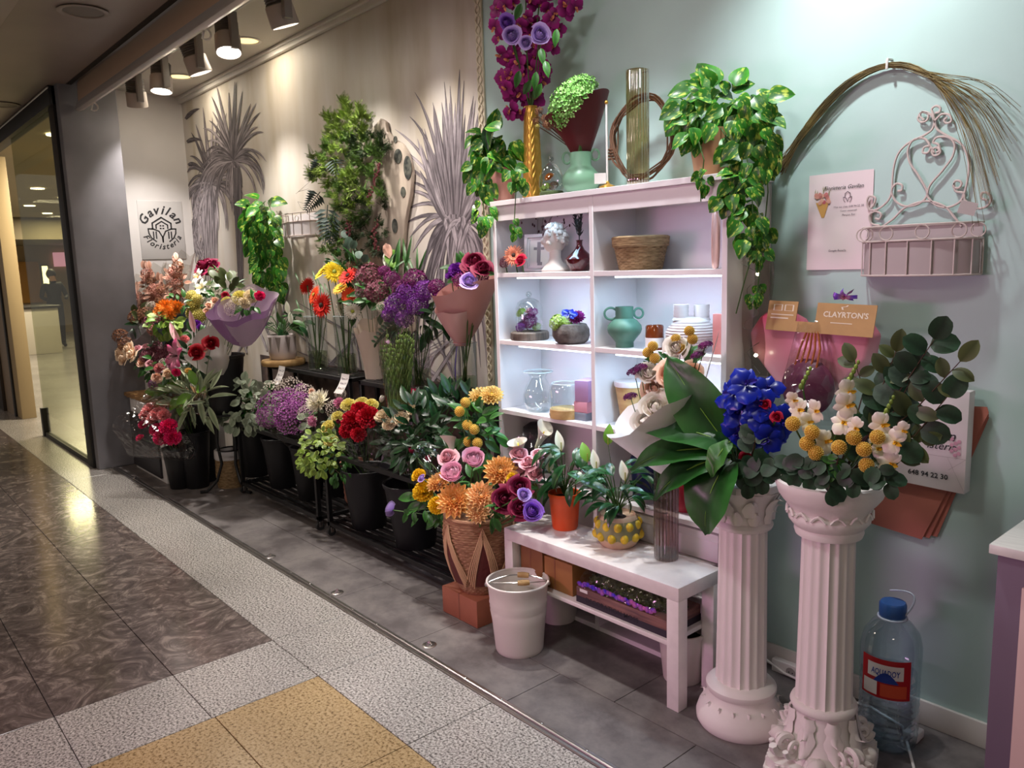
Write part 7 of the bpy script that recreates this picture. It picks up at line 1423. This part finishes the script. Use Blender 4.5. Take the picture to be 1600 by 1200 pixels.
# green bud spikes in a clear sleeve
bk = MB()
for k in range(12):
    z = .25+.72*k/12
    for j in range(2): a = k*2.1+j*PI; bk.ball((.02*math.cos(a), z, .02*math.sin(a)), (.013, .045*(1.15-.6*k/12), .013), 6, 5, t=k/12)
bk.tube([(0, 0, 0), (0, 1, 0)], [.014, .006], 5, t=.4); mat('bud_green', '3c5a20', .5, tip='7c9a4c', ov=.25); bkm = bk.mesh('flower_spike', 'bud_green')
ba = at(622, 640, 2.15); t = thing('bud_spike_bunch', 'bunch of upright green tuberose bud spikes in a clear sleeve', 'bouquet', ba)
for k in range(11): x = 596+k*4.8; e = at(x+(x-620)*.1, 512+abs(x-622)*.35+R.uniform(-6, 24), 2.15+R.uniform(-.05, .05)); b0 = ba+RGT*((x-620)*.0018); inst(bkm, 'flower_spike', t, leafm(b0, e-b0, tocam(e), (e-b0).length))
wrapcone(MB(), ba-V((0, 0, .02)), at(620, 490, 2.15), S(ba, 15), S(ba, 34), amp=.1, folds=5, rise=.0, low=1.0, flare=.8).build('clear_sleeve', 'cello_soft', t, smooth=25)
# pot and basket on the floor
p = V((-4.3, 2.42, .09)); s = S(p); t = thing('clay_pot', 'reddish clay pot with a ribbed wall on the lower tier of the rack', 'pot', p); MB().lathe(prof(s, [(0, 0), (19, 0), (21, 3)]+[(21+.08*k*2+(.7 if k % 2 else 0), 4+k*4) for k in range(13)]+[(25, 58), (26, 64), (23, 64), (22, 54), (0, 54)]), p, 36).build('pot_wall', mat('clay', '9c6654', .7, var=.15, scale=12), t, smooth=30); MB().lathe(prof(s, [(0, 56), (22, 56), (22, 52)]), p, 20).build('soil', 'soil', t)
p = V((*atz(354, 770, 0).xy, 0)); p = V((-5.62, 2.12, 0)); s = S(p); t = woven('floor_basket', 'brown wicker basket with a pale rim on the floor left of the racks', p, prof(s, [(20, 0), (22, 20), (21, 46)]), 14, 'straw', rimr=.006); MB().lathe(prof(s, [(21.5, 44), (22.5, 46), (22, 58), (19, 58), (19, 46)]), p, 36).build('pale_rim', 'paint_white', t)
# price cards clipped to the rack
def card(x0, y0, wpx, hpx, Y, lab, mt, key, skew=-.25, nm='price_card', wu=.8):
    p = at(x0, y0, Y); s = S(p); t = thing(nm, lab, 'price card', p); w_, h_ = wpx*s*1.2, hpx*s
    fn = lambda u, v: p+V((u*w_+skew*h_*v*1.0, -.01-.045*v*v, -h_*v))
    MB().grid(fn, 4, 10).build('card', mt, t); l, wd = TX[key]; 
    for r_ in range(3 if key != 'tl' else 1):
        q = MB(); q.f = l.f; q.m = l.m
        for pp in l.v: q.V(fn(.12+wu*pp[0]/wd, .3+.24*r_-pp[1]*.16*(1 if key != 'tl' else 2.2)+(.2 if key == 'tl' else 0))-V((0, .0015, 0)))
        q.build('handwriting', 'ink_soft' if key != 'tl' else 'ink', t, smooth=0)
card(438, 571, 18, 28, 2.335, 'white handwritten price card on the rack under the potted plant', 'tag_white', 'pr'); card(536, 583, 20, 30, 2.335, 'white handwritten price card on the rack under the gerbera vases', 'tag_white', 'pr2'); card(632, 604, 38, 26, 2.335, 'magenta handwritten card on the rack under the purple flowers', mat('magenta_card', 'b0124a', .5), 'tl', 0)
# ------------------------------------------------------------------ on top of the racks
RT_ = .8925
p = basept(443, 566, 2.42, RT_); s = S(p); tag(MB().lathe(prof(s, [(0, 0), (32, 0), (33.5, 2), (33.5, 7), (32, 9), (0, 9)]), p, 44).build('wooden_board', 'pale_wood'), 'round pale wooden board under the white potted plant', 'board')
p = p+V((0, 0, 9.2*s)); t = thing('peace_lily', 'small peace lily in a white pot with grey drips on the wooden board', 'potted plant', p)
MB().lathe(prof(s, [(0, 0), (17, 0), (20, 3), (21.5, 14), (21.5, 36), (20.5, 38), (19, 36), (19, 32), (0, 32)]), p, 40).build('pot', 'ceramic', t)
b = MB()
for k in range(9):
    a0 = 2*PI*k/9; b.grid(lambda u, v: p+V((21.9*s*math.cos(a0+(u-.5)*.4*(1-v)), 21.9*s*math.sin(a0+(u-.5)*.4*(1-v)), (35-24*v)*s)), 3, 4)
b.build('glaze_drips', mat('drip_grey', '8a8078', .5), t); tp_ = p+V((0, 0, 34*s))
for i in range(34):
    a = R.random()*2*PI; q = math.sqrt(R.random()); e = at(436+40*q*math.cos(a), 503+20*q*math.sin(a), 2.42+R.uniform(-.1, .08)); MB().tube(bez(tp_, (tp_+e)/2+V((0, 0, .03)), e, 4), .002, 4).build('leaf_stalk', 'stem', t); leaf('peace' if i % 3 else 'mid', t, e, RGT*math.cos(a)+V((0, R.uniform(-.8, .3), R.uniform(-.4, .5))), V((0, -.4, 1)), S(e, 26)*R.uniform(.8, 1.2))
for x, y in [(427, 492), (450, 490), (455, 506)]: e = at(x, y, 2.36); leaf('bract', t, e, V((.1, -.1, 1)), tocam(e), S(e, 20), 'spathe')
def glassvase(px, py, Y, rpx, hpx, lab, flare=1.0, water=.35):
    p = basept(px, py, Y, RT_+.0005); s = S(p); t = thing('glass_vase', lab, 'glass vase', p, 'clear vases on the racks')
    MB().lathe(prof(s, [(rpx*flare, hpx), (rpx*(.97+(flare-1)*.4), hpx*.6), (rpx*.96, 6), (rpx*.96, 1), (rpx*.9, 0), (0, 0)]), p, 40).build('glass_wall', 'clear_glass', t)
    MB().lathe(prof(s, [(0, 4), (rpx*.88, 4), (rpx*.88, hpx*water), (0, hpx*water)]), p, 32).build('water', thin('vase_water', 'd9e2cc', .06, .03, .3) if 'vase_water' not in MATS else 'vase_water', t)
    MB().tube([p+V((rpx*flare*s*math.cos(a), rpx*flare*s*math.sin(a), hpx*s)) for a in [2*PI*i/36 for i in range(36)]], .0018, 6, closed=True).build('rim', 'glass_edge', t); return p, s
p, s = glassvase(498, 577, 2.43, 16, 84, 'clear glass vase holding the three red gerberas', 1.1)
for kd, x, y, r, d, lab in [('gerbera_red', 503, 477, 18, V((.3, -.9, .15)), 'large red gerbera facing out of the left glass vase'), ('gerbera_orange', 491, 461, 14, V((-.1, -.9, .4)), 'orange red gerbera behind the large red one'), ('gerbera_red', 480, 447, 13, V((-.9, -.2, .35)), 'red gerbera turned sideways at the left of the left glass vase')]: flower(kd, 'gerbera', x, y, 2.4, r*1.12, p+V((R.uniform(-.02, .02), R.uniform(-.02, .02), .01)), lab, group='gerberas in the glass vases', d=d, sr=.0035)
for i in range(9): e = at(475+R.uniform(-8, 40), 470+R.uniform(-35, 30), 2.45); tt = thing('filler_stem', 'thin green filler stem among the red gerberas of the left glass vase', 'foliage', p+V((0, 0, .01)), 'filler stems of the left glass vase'); stemtube(tt, p+V((R.uniform(-.03, .03), 0, .01)), e, .002); leaf('strap', tt, e, V((R.uniform(-.6, .4), -.1, .8)), tocam(e), S(e, 34))
p, s = glassvase(543, 579, 2.43, 16, 92, 'clear glass vase holding the yellow, red and white gerberas', 1.1)
for kd, x, y, r, d, lab in [('gerbera_yellow', 509, 421, 20, V((-.2, -.6, .75)), 'large yellow gerbera at the top left of the second glass vase'), ('gerbera_yellow', 522, 425, 16, V((.9, -.3, .3)), 'yellow gerbera turned right beside the large yellow one'), ('gerbera_red', 544, 431, 16, V((.2, -.7, .7)), 'upper red gerbera of the second glass vase'), ('gerbera_orange2', 534, 449, 15, V((.1, -.6, .8)), 'yellow and orange gerbera in the middle of the second glass vase'), ('gerbera_orange', 545, 463, 14, V((.35, -.9, .1)), 'orange red gerbera facing out of the second glass vase'), ('gerbera_white', 532, 482, 15, V((-.7, -.6, -.2)), 'white gerbera hanging at the left of the second glass vase'), ('gerbera_white', 551, 486, 13, V((.8, -.5, -.3)), 'white gerbera hanging at the right of the second glass vase')]:
    if kd not in FL: reg(kd, H_gerbera, pm('p_oy', 'e04a10', 'f4c838', tpow=.6), 'pollen_green')
    flower(kd, 'gerbera', x, y, 2.4, r*1.12, p+V((R.uniform(-.02, .02), R.uniform(-.02, .02), .01)), lab, group='gerberas in the glass vases', d=d, sr=.0035)
# sedum and filler bouquet in cream paper
ba = basept(587, 585, 2.47, RT_+.001); mat('cream_paper', 'd8c8b8', .55)
t = bunch('wrapped_bouquet', 'dusky red sedum bouquet in cream paper between the gerberas and purple statice', ba, [('sedum', 578, 432, 2.45, 22), ('sedum', 590, 455, 2.42, 20), ('sedum', 570, 458, 2.43, 14), ('waxflower', 598, 480, 2.4, 10), ('waxflower', 610, 470, 2.42, 8), ('dry_brown', 548, 415, 2.47, 8)], leaves=[('mid', 578, 470, 34, 24, 40, 2.4, 2.48, 24, .0), ('strap', 575, 425, 40, 16, 18, 2.42, 2.48, 42, -.8), ('mid', 535, 410, 18, 10, 14, 2.45, 2.5, 18, -.4)])
wrapcone(MB(), ba, at(582, 490, 2.45), S(ba, 16), S(ba, 34), amp=.15, folds=6, rise=.1, low=.85).build('paper_wrap', 'cream_paper', t, smooth=25)
# statice vase
p, s = glassvase(655, 602, 2.43, 21, 80, 'clear glass vase holding the purple statice', .85)
t = bunch('statice_bunch', 'large purple statice bunch in a clear vase on the right rack', p+V((0, 0, .06)), [('statice', 622, 478, 2.33, 21), ('statice_plum', 612, 436, 2.38, 13), ('statice_plum', 648, 438, 2.38, 19), ('statice', 638, 458, 2.34, 19), ('statice', 665, 454, 2.36, 18), ('statice', 632, 498, 2.32, 15), ('statice_plum', 682, 448, 2.38, 13), ('statice_plum', 600, 424, 2.42, 10), ('statice', 610, 492, 2.33, 14), ('statice_plum', 690, 465, 2.38, 12), ('statice', 652, 476, 2.33, 17), ('statice_plum', 625, 450, 2.37, 14)], leaves=[('dark', 655, 505, 40, 16, 26, 2.36, 2.44, 30, .3)], sr=.003)
fd = thing('palm_leaf', 'dark feathery palm leaf drooping left of the statice vase', 'leaf', p+V((0, 0, .06)))
q0, q1 = at(635, 500, 2.34), at(588, 535, 2.3); C = bez(q0, (q0+q1)/2+V((0, 0, .05)), q1, 10); MB().tube([p+V((0, 0, .06))]+C, .002, 5).build('rachis', 'stem', fd)
for k in range(1, 11):
    for s_ in (-1, 1): leaf('dark', fd, C[k], (C[k]-C[k-1]).normalized()*.5+V((0, 0, -.6 if s_ > 0 else .5))+V((0, -.2, 0)), tocam(C[k]), S(C[k], 22)*(1.1-.06*k), 'leaflet')
# pink paper bouquet in cylinder vase
p, s = glassvase(727, 612, 2.42, 21, 82, 'clear glass cylinder holding the pink wrapped bouquet', 1.0); ba = p+V((0, 0, .12)); mat('rose_paper', 'c4908a', .5, bump=.04, bscale=12)
t = bunch('wrapped_bouquet', 'purple and magenta bouquet in dusty pink paper on the right rack', ba, [('ranunculus_lilac', 733, 441, 2.28, 15), ('carnation_purple', 714, 424, 2.34, 15), ('rose_plum', 742, 412, 2.34, 20), ('rose_plum', 755, 422, 2.34, 17), ('statice_plum', 745, 432, 2.34, 18), ('statice_plum', 720, 436, 2.34, 14), ('tulip_magenta', 750, 425, 2.32, 10), ('rose_plum', 735, 418, 2.38, 14), ('carnation_purple', 705, 432, 2.36, 10)], leaves=[('mid', 735, 425, 26, 16, 12, 2.36, 2.42, 22, -.3)], sr=.003)
wrapcone(MB(), at(722, 530, 2.4), at(722, 452, 2.36), S(ba, 13), S(ba, 50), amp=.16, folds=4, ph=.2, back=V((.9, .3, .2)), rise=.34, low=1.12, flare=.8).build('pink_paper', 'rose_paper', t, smooth=25); wrapcone(MB(), at(722, 530, 2.39), at(712, 470, 2.33), S(ba, 13), S(ba, 38), amp=.2, folds=3, ph=.6, back=V((.9, .3, .2)), rise=.1, low=.9, flare=.8).build('inner_paper', mat('rose_paper_light', 'd8aca6', .5), t, smooth=25)
MB().lathe([(S(ba, 12), -.012), (S(ba, 14), 0), (S(ba, 14), .03), (S(ba, 12.5), .04)], at(722, 536, 2.4), 24).build('gathered_tie', 'rose_paper', t); MB().tube([at(714, 540, 2.37), at(711, 575, 2.37), at(713, 605, 2.37)], .0025, 5).build('violet_ribbon', mat('violet', '6a48c8', .3), t)
# bird of paradise behind the statice
ba = basept(618, 590, 2.52, RT_+.001); t = thing('strelitzia_stem', 'orange tipped strelitzia stem with grassy leaves behind the statice', 'flower', ba)
for x, y, sx_, kd in [(612, 398, 46, 'light'), (606, 402, 40, 'bract')]: q = at(x+6, y+22, 2.5); leaf(kd, t, q, V((-.5, 0, 1)), tocam(q), S(q, sx_), 'bract')
q = at(609, 404, 2.49); leaf('dry', t, q, V((-.4, 0, 1)), tocam(q), S(q, 30), 'orange_tepal'); stemtube(t, ba, at(620, 420, 2.51), .004)
for k in range(12): q = at(625+R.uniform(-15, 40), 430, 2.5); leaf('strap', t, q, V((R.uniform(-.9, .9), -.1, 1)), tocam(q), S(q, R.uniform(45, 75)))
# ------------------------------------------------------------------ left corner cluster
R = random.Random(51)
mat('slate_paper', '5a6a78', .5); mat('grey_film', '7a7478', .35, alpha=.75); mat('lilac_tulle', '84588a', .6, alpha=.8); mat('white_wrap', 'e2dcd8', .5, alpha=.9)
CT = .6185
# basket on the cabinet with cream roses
p = V((-6.28, 1.98, CT)); s = S(p); t = thing('wooden_planter', 'round two tone wooden planter on the corner cabinet', 'planter', p)
MB().lathe(prof(s, [(0, 0), (18, 0), (20, 2), (21.5, 20)]), p, 32).build('lower_band', 'wood', t); MB().lathe(prof(s, [(21.5, 20), (22.5, 38), (20, 38), (19, 30), (0, 30)]), p, 32).build('upper_band', 'pale_wood', t); h = p+V((0, 0, 32*s))
for x, y, r, lab in [(196, 560, 12, 'cream rose lowest at the left of the wooden planter'), (190, 551, 11, 'cream rose at the far left of the wooden planter'), (208, 553, 11, 'cream rose right of the other two over the wooden planter'), (202, 545, 10, 'cream rose highest of the group over the wooden planter')]: flower('rose_cream', 'rose', x, y, 1.76, r*1.1, h, lab, group='cream roses in the wooden planter', d=V((.2, -.85, .35)), leaves=('dark', 2, .07))
bunch('dried_bunch', 'brown dried hydrangea reaching left over the grey pillar', h, [('dry_brown', 168, 527, 1.78, 10), ('dry_brown', 178, 534, 1.78, 12), ('dry_brown', 188, 524, 1.78, 12), ('dry_brown', 196, 538, 1.78, 12), ('dry_brown', 205, 530, 1.9, 10), ('dry_brown', 182, 540, 1.84, 9)])
bunch('berry_bunch', 'dusky pink and plum small blooms with green leaves in the wooden planter', h, [('sedum', 240, 556, 1.88, 16), ('sedum', 258, 562, 1.88, 16), ('rose_pink', 234, 555, 1.84, 7), ('rose_pink', 228, 542, 1.88, 6), ('sedum', 250, 545, 1.92, 14), ('waxflower', 230, 571, 1.84, 6), ('sedum', 268, 548, 1.92, 13)], leaves=[('dark', 245, 560, 34, 18, 34, 1.88, 1.95, 18, .1)])
t = thing('eucalyptus_sprig', 'dark dried eucalyptus sprig rising against the grey pillar', 'foliage', h); e = at(195, 455, 1.92); MB().tube(bez(h, at(190, 520, 1.9), e, 8), .003, 5).build('stem', 'stem_brown', t); leafcloud(t, 'euca_dark', 193, 478, 9, 34, 30, 1.9, 1.96, 15, .1, R=R)
bunch('mixed_bunch', 'mixed peach, pink and cream small blooms spilling over the front of the wooden planter', h, [('rose_peach', 222, 566, 1.80, 8), ('rose_pink', 236, 570, 1.79, 8), ('carnation_pink', 250, 576, 1.78, 9), ('rose_cream', 262, 585, 1.78, 8), ('mum_pink', 268, 570, 1.79, 9), ('rose_peach', 245, 590, 1.77, 8), ('waxflower', 256, 568, 1.8, 8), ('sedum', 228, 556, 1.8, 10), ('carnation_hot', 275, 582, 1.78, 7), ('rose_pink', 215, 545, 1.81, 7), ('statice_plum', 240, 600, 1.77, 8)], leaves=[('mid', 248, 575, 34, 18, 30, 1.78, 1.84, 17, .2)])
# tall dried pink sprays in clear film
for i, (x0, y0, x1, y1, n_, lab) in enumerate([(236, 480, 232, 430, 9, 'pink dried foliage bunch in clear film, left against the logo wall'), (215, 500, 205, 460, 10, 'pink brown dried foliage bunch in clear film beside the grey pillar'), (272, 470, 276, 415, 10, 'pink dried foliage bunch in clear film directly under the logo sign'), (250, 480, 246, 450, 8, 'pink dried foliage bunch in clear film behind the orange chrysanthemum')]):
    ba = at(x0+8, 560, 2.08); t = thing('dried_bunch', lab, 'bouquet', ba, 'dried pink bunches in film'); a, b_ = at(x0, y0, 2.05), at(x1, y1, 2.05)
    for k in range(n_): f = k/(n_-1); x, y = x0+(x1-x0)*f+R.uniform(-8, 8), y0+(y1-y0)*f+R.uniform(-4, 4); q = at(x, y, 2.03+R.uniform(-.03, .03)); head('dry_pink' if k % 3 else 'dry_brown', t, q, face(q, ba), S(q, 9)); 
    for k in range(6): q = at(x1+R.uniform(-10, 10), y1+R.uniform(-12, 10), 2.04); stemtube(t, ba, q, .0018, mt='stem_brown'); leaf('dry', t, q, V((R.uniform(-.5, .5), 0, 1)), tocam(q), S(q, 14))
    leafcloud(t, 'dry', (x0+x1)/2, (y0+y1)/2, 14, 26, 26, 2.0, 2.08, 12, -.2, R=R); wrapcone(MB(), ba, b_, .02, S(ba, 22), amp=.15, folds=5, rise=.1, low=1.02).build('clear_film', 'cello_soft', t, smooth=25)
# grey film bouquet
ba = at(238, 580, 1.95); t = bunch('wrapped_bouquet', 'dried rust coloured bouquet in dark grey film at the left of the corner', ba, [('dry_brown', 212, 495, 1.9, 12), ('dry_brown', 228, 490, 1.92, 12), ('sedum', 236, 505, 1.88, 12), ('dry_pink', 248, 500, 1.9, 12), ('dry_pink', 240, 515, 1.88, 10)], leaves=[('olive', 212, 500, 18, 14, 12, 1.88, 1.92, 20, -.2), ('dark', 205, 505, 14, 16, 8, 1.88, 1.92, 22, -.1)])
wrapcone(MB(), ba, at(222, 515, 1.9), .02, S(ba, 36), amp=.2, folds=5, rise=.15, low=1.0).build('grey_film', 'grey_film', t, smooth=25)
# orange chrysanthemum bouquet in slate paper
ba = at(262, 560, 1.98); t = bunch('wrapped_bouquet', 'orange chrysanthemum bouquet with frilly green leaves in blue grey paper', ba, [('mum_orange', 262, 482, 1.9, 17), ('mum_orange', 250, 486, 1.88, 12), ('mum_orange', 276, 480, 1.92, 13), ('mum_orange', 266, 490, 1.87, 12), ('mum_orange', 255, 478, 1.92, 12), ('waxflower', 236, 478, 1.9, 8)], leaves=[('lime', 258, 508, 24, 14, 40, 1.86, 1.9, 16, .3), ('light', 250, 505, 18, 12, 14, 1.84, 1.88, 16, .3), ('mid', 278, 472, 14, 10, 10, 1.94, 1.98, 14, -.2)])
wrapcone(MB(), ba, at(270, 492, 1.95), .02, S(ba, 30), amp=.15, folds=4, back=V((.9, .4, .2)), rise=.3, low=.95).build('slate_paper', 'slate_paper', t, smooth=25)
# lime pompon, white lily and dark peony bouquets behind
ba = at(305, 560, 2.2)
for x, y, r, lab in [(300, 464, 11, 'lime yellow pompon topmost of the group left of the tulle bouquet'), (302, 477, 11, 'lime yellow pompon in the middle of the group left of the tulle bouquet'), (300, 490, 10, 'lime yellow pompon low at the left of the group'), (312, 493, 11, 'lime yellow pompon lowest at the right of the group'), (309, 468, 9, 'lime yellow pompon at the upper right of the group')]: flower('pompom_lime', 'pompon_bloom', x, y, 2.05, r, ba, lab, group='lime pompons in the corner')
flower('rose_plum', 'peony', 322, 420, 2.25, 20, ba, 'large dark plum peony at the top of the corner bouquets', d=V((.1, -.7, .7)), leaves=('mid', 4, .12)); flower('rose_plum', 'peony', 332, 418, 2.28, 15, ba, 'smaller dark plum peony right of the large one', d=V((.5, -.6, .7)))
flower('lily_white', 'white_lily', 312, 434, 2.18, 14, ba, 'upper white open lily below the dark peony', d=V((.1, -.8, .4)), leaves=('mid', 3, .1)); flower('lily_white', 'white_lily', 317, 452, 2.12, 15, ba, 'lower white open lily above the lime pompons', d=V((.2, -.8, .4)), leaves=('mid', 4, .1))
bunch('mixed_bunch', 'mixed peach buds, white fillers and olive leaves behind the tulle bouquet', ba, [('rose_peach', 326, 478, 2.08, 6), ('rose_peach', 335, 470, 2.1, 6), ('rose_peach', 322, 486, 2.06, 5), ('waxflower', 345, 460, 2.14, 9), ('waxflower', 333, 455, 2.16, 8), ('rose_crimson', 351, 462, 2.12, 6), ('dry_brown', 345, 425, 2.25, 6), ('waxflower', 318, 470, 2.08, 6)], leaves=[('olive', 345, 448, 26, 16, 22, 2.14, 2.24, 18, -.3), ('mid', 330, 465, 24, 14, 24, 2.12, 2.2, 16, -.1), ('strap', 355, 450, 12, 12, 8, 2.2, 2.26, 34, -.9), ('olive', 360, 440, 10, 14, 5, 2.16, 2.2, 24, -.5)])
# stand, bucket and lilac tulle bouquet
p = V((-5.5, 2.08, 0)); t = thing('plant_stand', 'black metal plant stand with curved legs beside the left rack', 'stand', p)
for k in range(3): a = 2*PI*k/3-1.9; d = V((math.cos(a), math.sin(a), 0)); MB().tube([p+d*.07+V((0, 0, .56)), p+d*.08+V((0, 0, .35)), p+d*.06+V((0, 0, .2)), p+d*.10+V((0, 0, .08)), p+d*.17+V((0, 0, .012)), p+d*.22+V((0, 0, .012))], .011, 8).build('leg', 'black_metal', t)
MB().lathe([(0, .555), (.13, .555), (.135, .56), (.135, .57), (0, .572)], p, 36).build('plate', 'black_metal', t); MB().tube([p+V((.08*math.cos(a), .08*math.sin(a), .3)) for a in [2*PI*i/24 for i in range(24)]], .006, 6, closed=True).build('brace_ring', 'black_metal', t)
c1 = pail(0, 0, 0, .573, 34, 'black florist bucket on the stand under the lilac tulle bouquet', p=V((-5.5, 2.08, .98)))
t = bunch('wrapped_bouquet', 'white and yellow bouquet wrapped in lilac tulle, largest of the corner', c1, [('carnation_yellow', 355, 473, 1.98, 10), ('carnation_yellow', 375, 466, 2.0, 13), ('carnation_cream', 392, 464, 2.02, 12), ('carnation_cream', 382, 474, 1.97, 10), ('waxflower', 362, 482, 1.95, 12), ('waxflower', 370, 474, 1.97, 12), ('carnation_hot', 406, 463, 1.98, 9), ('rose_crimson', 352, 462, 2.0, 6), ('waxflower', 390, 456, 2.06, 8)], leaves=[('mid', 378, 474, 30, 10, 20, 1.98, 2.06, 16, -.2)])
wrapcone(MB(), at(380, 540, 2.03), at(374, 478, 2.0), .02, S(c1, 47), amp=.14, folds=6, rise=.18, low=1.0, flare=.55).build('tulle_wrap', 'lilac_tulle', t, smooth=30); wrapcone(MB(), at(380, 540, 2.03), at(382, 480, 2.0), .02, S(c1, 38), amp=.2, folds=5, ph=.4, rise=.25, low=1.02, flare=.6).build('inner_tulle', mat('pale_tulle', 'c8b4c4', .6, alpha=.7), t, smooth=30)
# white paper bouquet with pink lily and red roses
c2 = V((-5.92, 2.02, .0)); p2 = pail(0, 0, 0, 0, 27, 'tall black florist bucket behind the hanging pink carnations', p=V((-5.92, 2.05, .60)))
ba = at(312, 618, 1.98); t = bunch('wrapped_bouquet', 'pink lily and red rose bouquet in white paper in the corner', p2, [('rose_red', 307, 552, 1.8, 13), ('rose_red', 330, 537, 1.82, 12), ('rose_peach', 318, 544, 1.88, 7), ('carnation_pink', 288, 531, 1.9, 8), ('carnation_purple', 307, 507, 1.98, 8), ('carnation_purple', 314, 512, 1.98, 7), ('rose_red', 322, 533, 1.92, 8), ('dahlia_yellow', 293, 580, 1.84, 5)], leaves=[('dark', 300, 560, 30, 16, 20, 1.88, 1.95, 20, .1), ('mid', 305, 530, 20, 14, 14, 1.92, 1.98, 16, -.2)])
wrapcone(MB(), at(342, 588, 2.0), at(322, 535, 1.96), .03, S(ba, 40), amp=.22, folds=4, ph=.3, back=V((.9, .5, .2)), rise=.35, low=.95, flare=.7).build('white_paper', 'white_wrap', t, smooth=25)
q = at(279, 556, 1.82); head('lily_pink', t, q, V((.15, -.95, .15)), S(q, 25))
for x, y, dx in [(281, 545, -.35), (304, 520, -.08), (276, 535, -.4)]: q = at(x, y, 1.86); leaf('lilybud', t, q, V((dx, -.1, 1)), tocam(q), S(q, 36), 'lily_bud') if 'lilybud' in LF else (regl('lilybud', pm('p_lb', 'e0a0a8', 'f0c8cc'), W=.26, curl=.2, fold=.6), leaf('lilybud', t, q, V((dx, -.1, 1)), tocam(q), S(q, 36), 'lily_bud'))
# green lily buds in cellophane
regl('lilygreen', mat('lily_green', '8a9a78', .55, tip='b8c4a0', ov=.2), W=.2, curl=.3, fold=.7, nu=2)
p3 = pail(0, 0, 0, 0, 25, 'black florist bucket under the green lily buds in film', p=V((-5.78, 1.93, .42)))
t = bunch('wrapped_bouquet', 'pale green lily buds wrapped in clear film leaning over the corner bucket', p3, [('rose_peach', 275, 583, 1.84, 8), ('carnation_cream', 252, 605, 1.82, 10), ('rose_peach', 248, 596, 1.84, 7), ('tulip_magenta', 246, 594, 1.88, 8), ('waxflower', 262, 590, 1.86, 7), ('dahlia_yellow', 295, 579, 1.86, 5)], leaves=[('lilygreen', 298, 620, 38, 22, 60, 1.86, 1.95, 40, -.1), ('light', 285, 610, 30, 18, 16, 1.84, 1.9, 30, -.2), ('mid', 258, 620, 16, 16, 14, 1.84, 1.88, 18, .3)])
wrapcone(MB(), at(328, 650, 1.95), at(280, 605, 1.88), .03, S(p3, 40), amp=.15, folds=5, rise=.1, low=1.15).build('clear_film', 'cello', t, smooth=25)
# pink carnations hanging out of the front bucket
p4 = pail(0, 0, 0, 0, 24, 'front black florist bucket on the floor under the pink carnations', p=V((-5.86, 1.84, .30)))
t = bunch('carnation_bunch', 'pink carnations in clear film hanging over the front of the corner cabinet', p4, [('carnation_pink', 236, 642, 1.74, 14), ('carnation_pink', 248, 648, 1.74, 14), ('carnation_pink', 228, 650, 1.73, 11), ('carnation_pink', 256, 650, 1.75, 11), ('carnation_pink', 240, 655, 1.72, 12), ('carnation_hot', 264, 668, 1.74, 15), ('carnation_hot', 255, 685, 1.73, 15), ('carnation_hot', 270, 684, 1.75, 14), ('carnation_hot', 225, 664, 1.71, 9), ('carnation_hot', 245, 672, 1.72, 12), ('carnation_hot', 219, 685, 1.7, 7)])
wrapcone(MB(), at(300, 712, 1.83), at(240, 672, 1.72), .03, S(p4, 44), amp=.2, folds=4, rise=.0, low=1.2, flare=.8).build('clear_film', 'cello', t, smooth=25)
for x, y, r, lab in [(283, 640, 8, None)]: pass
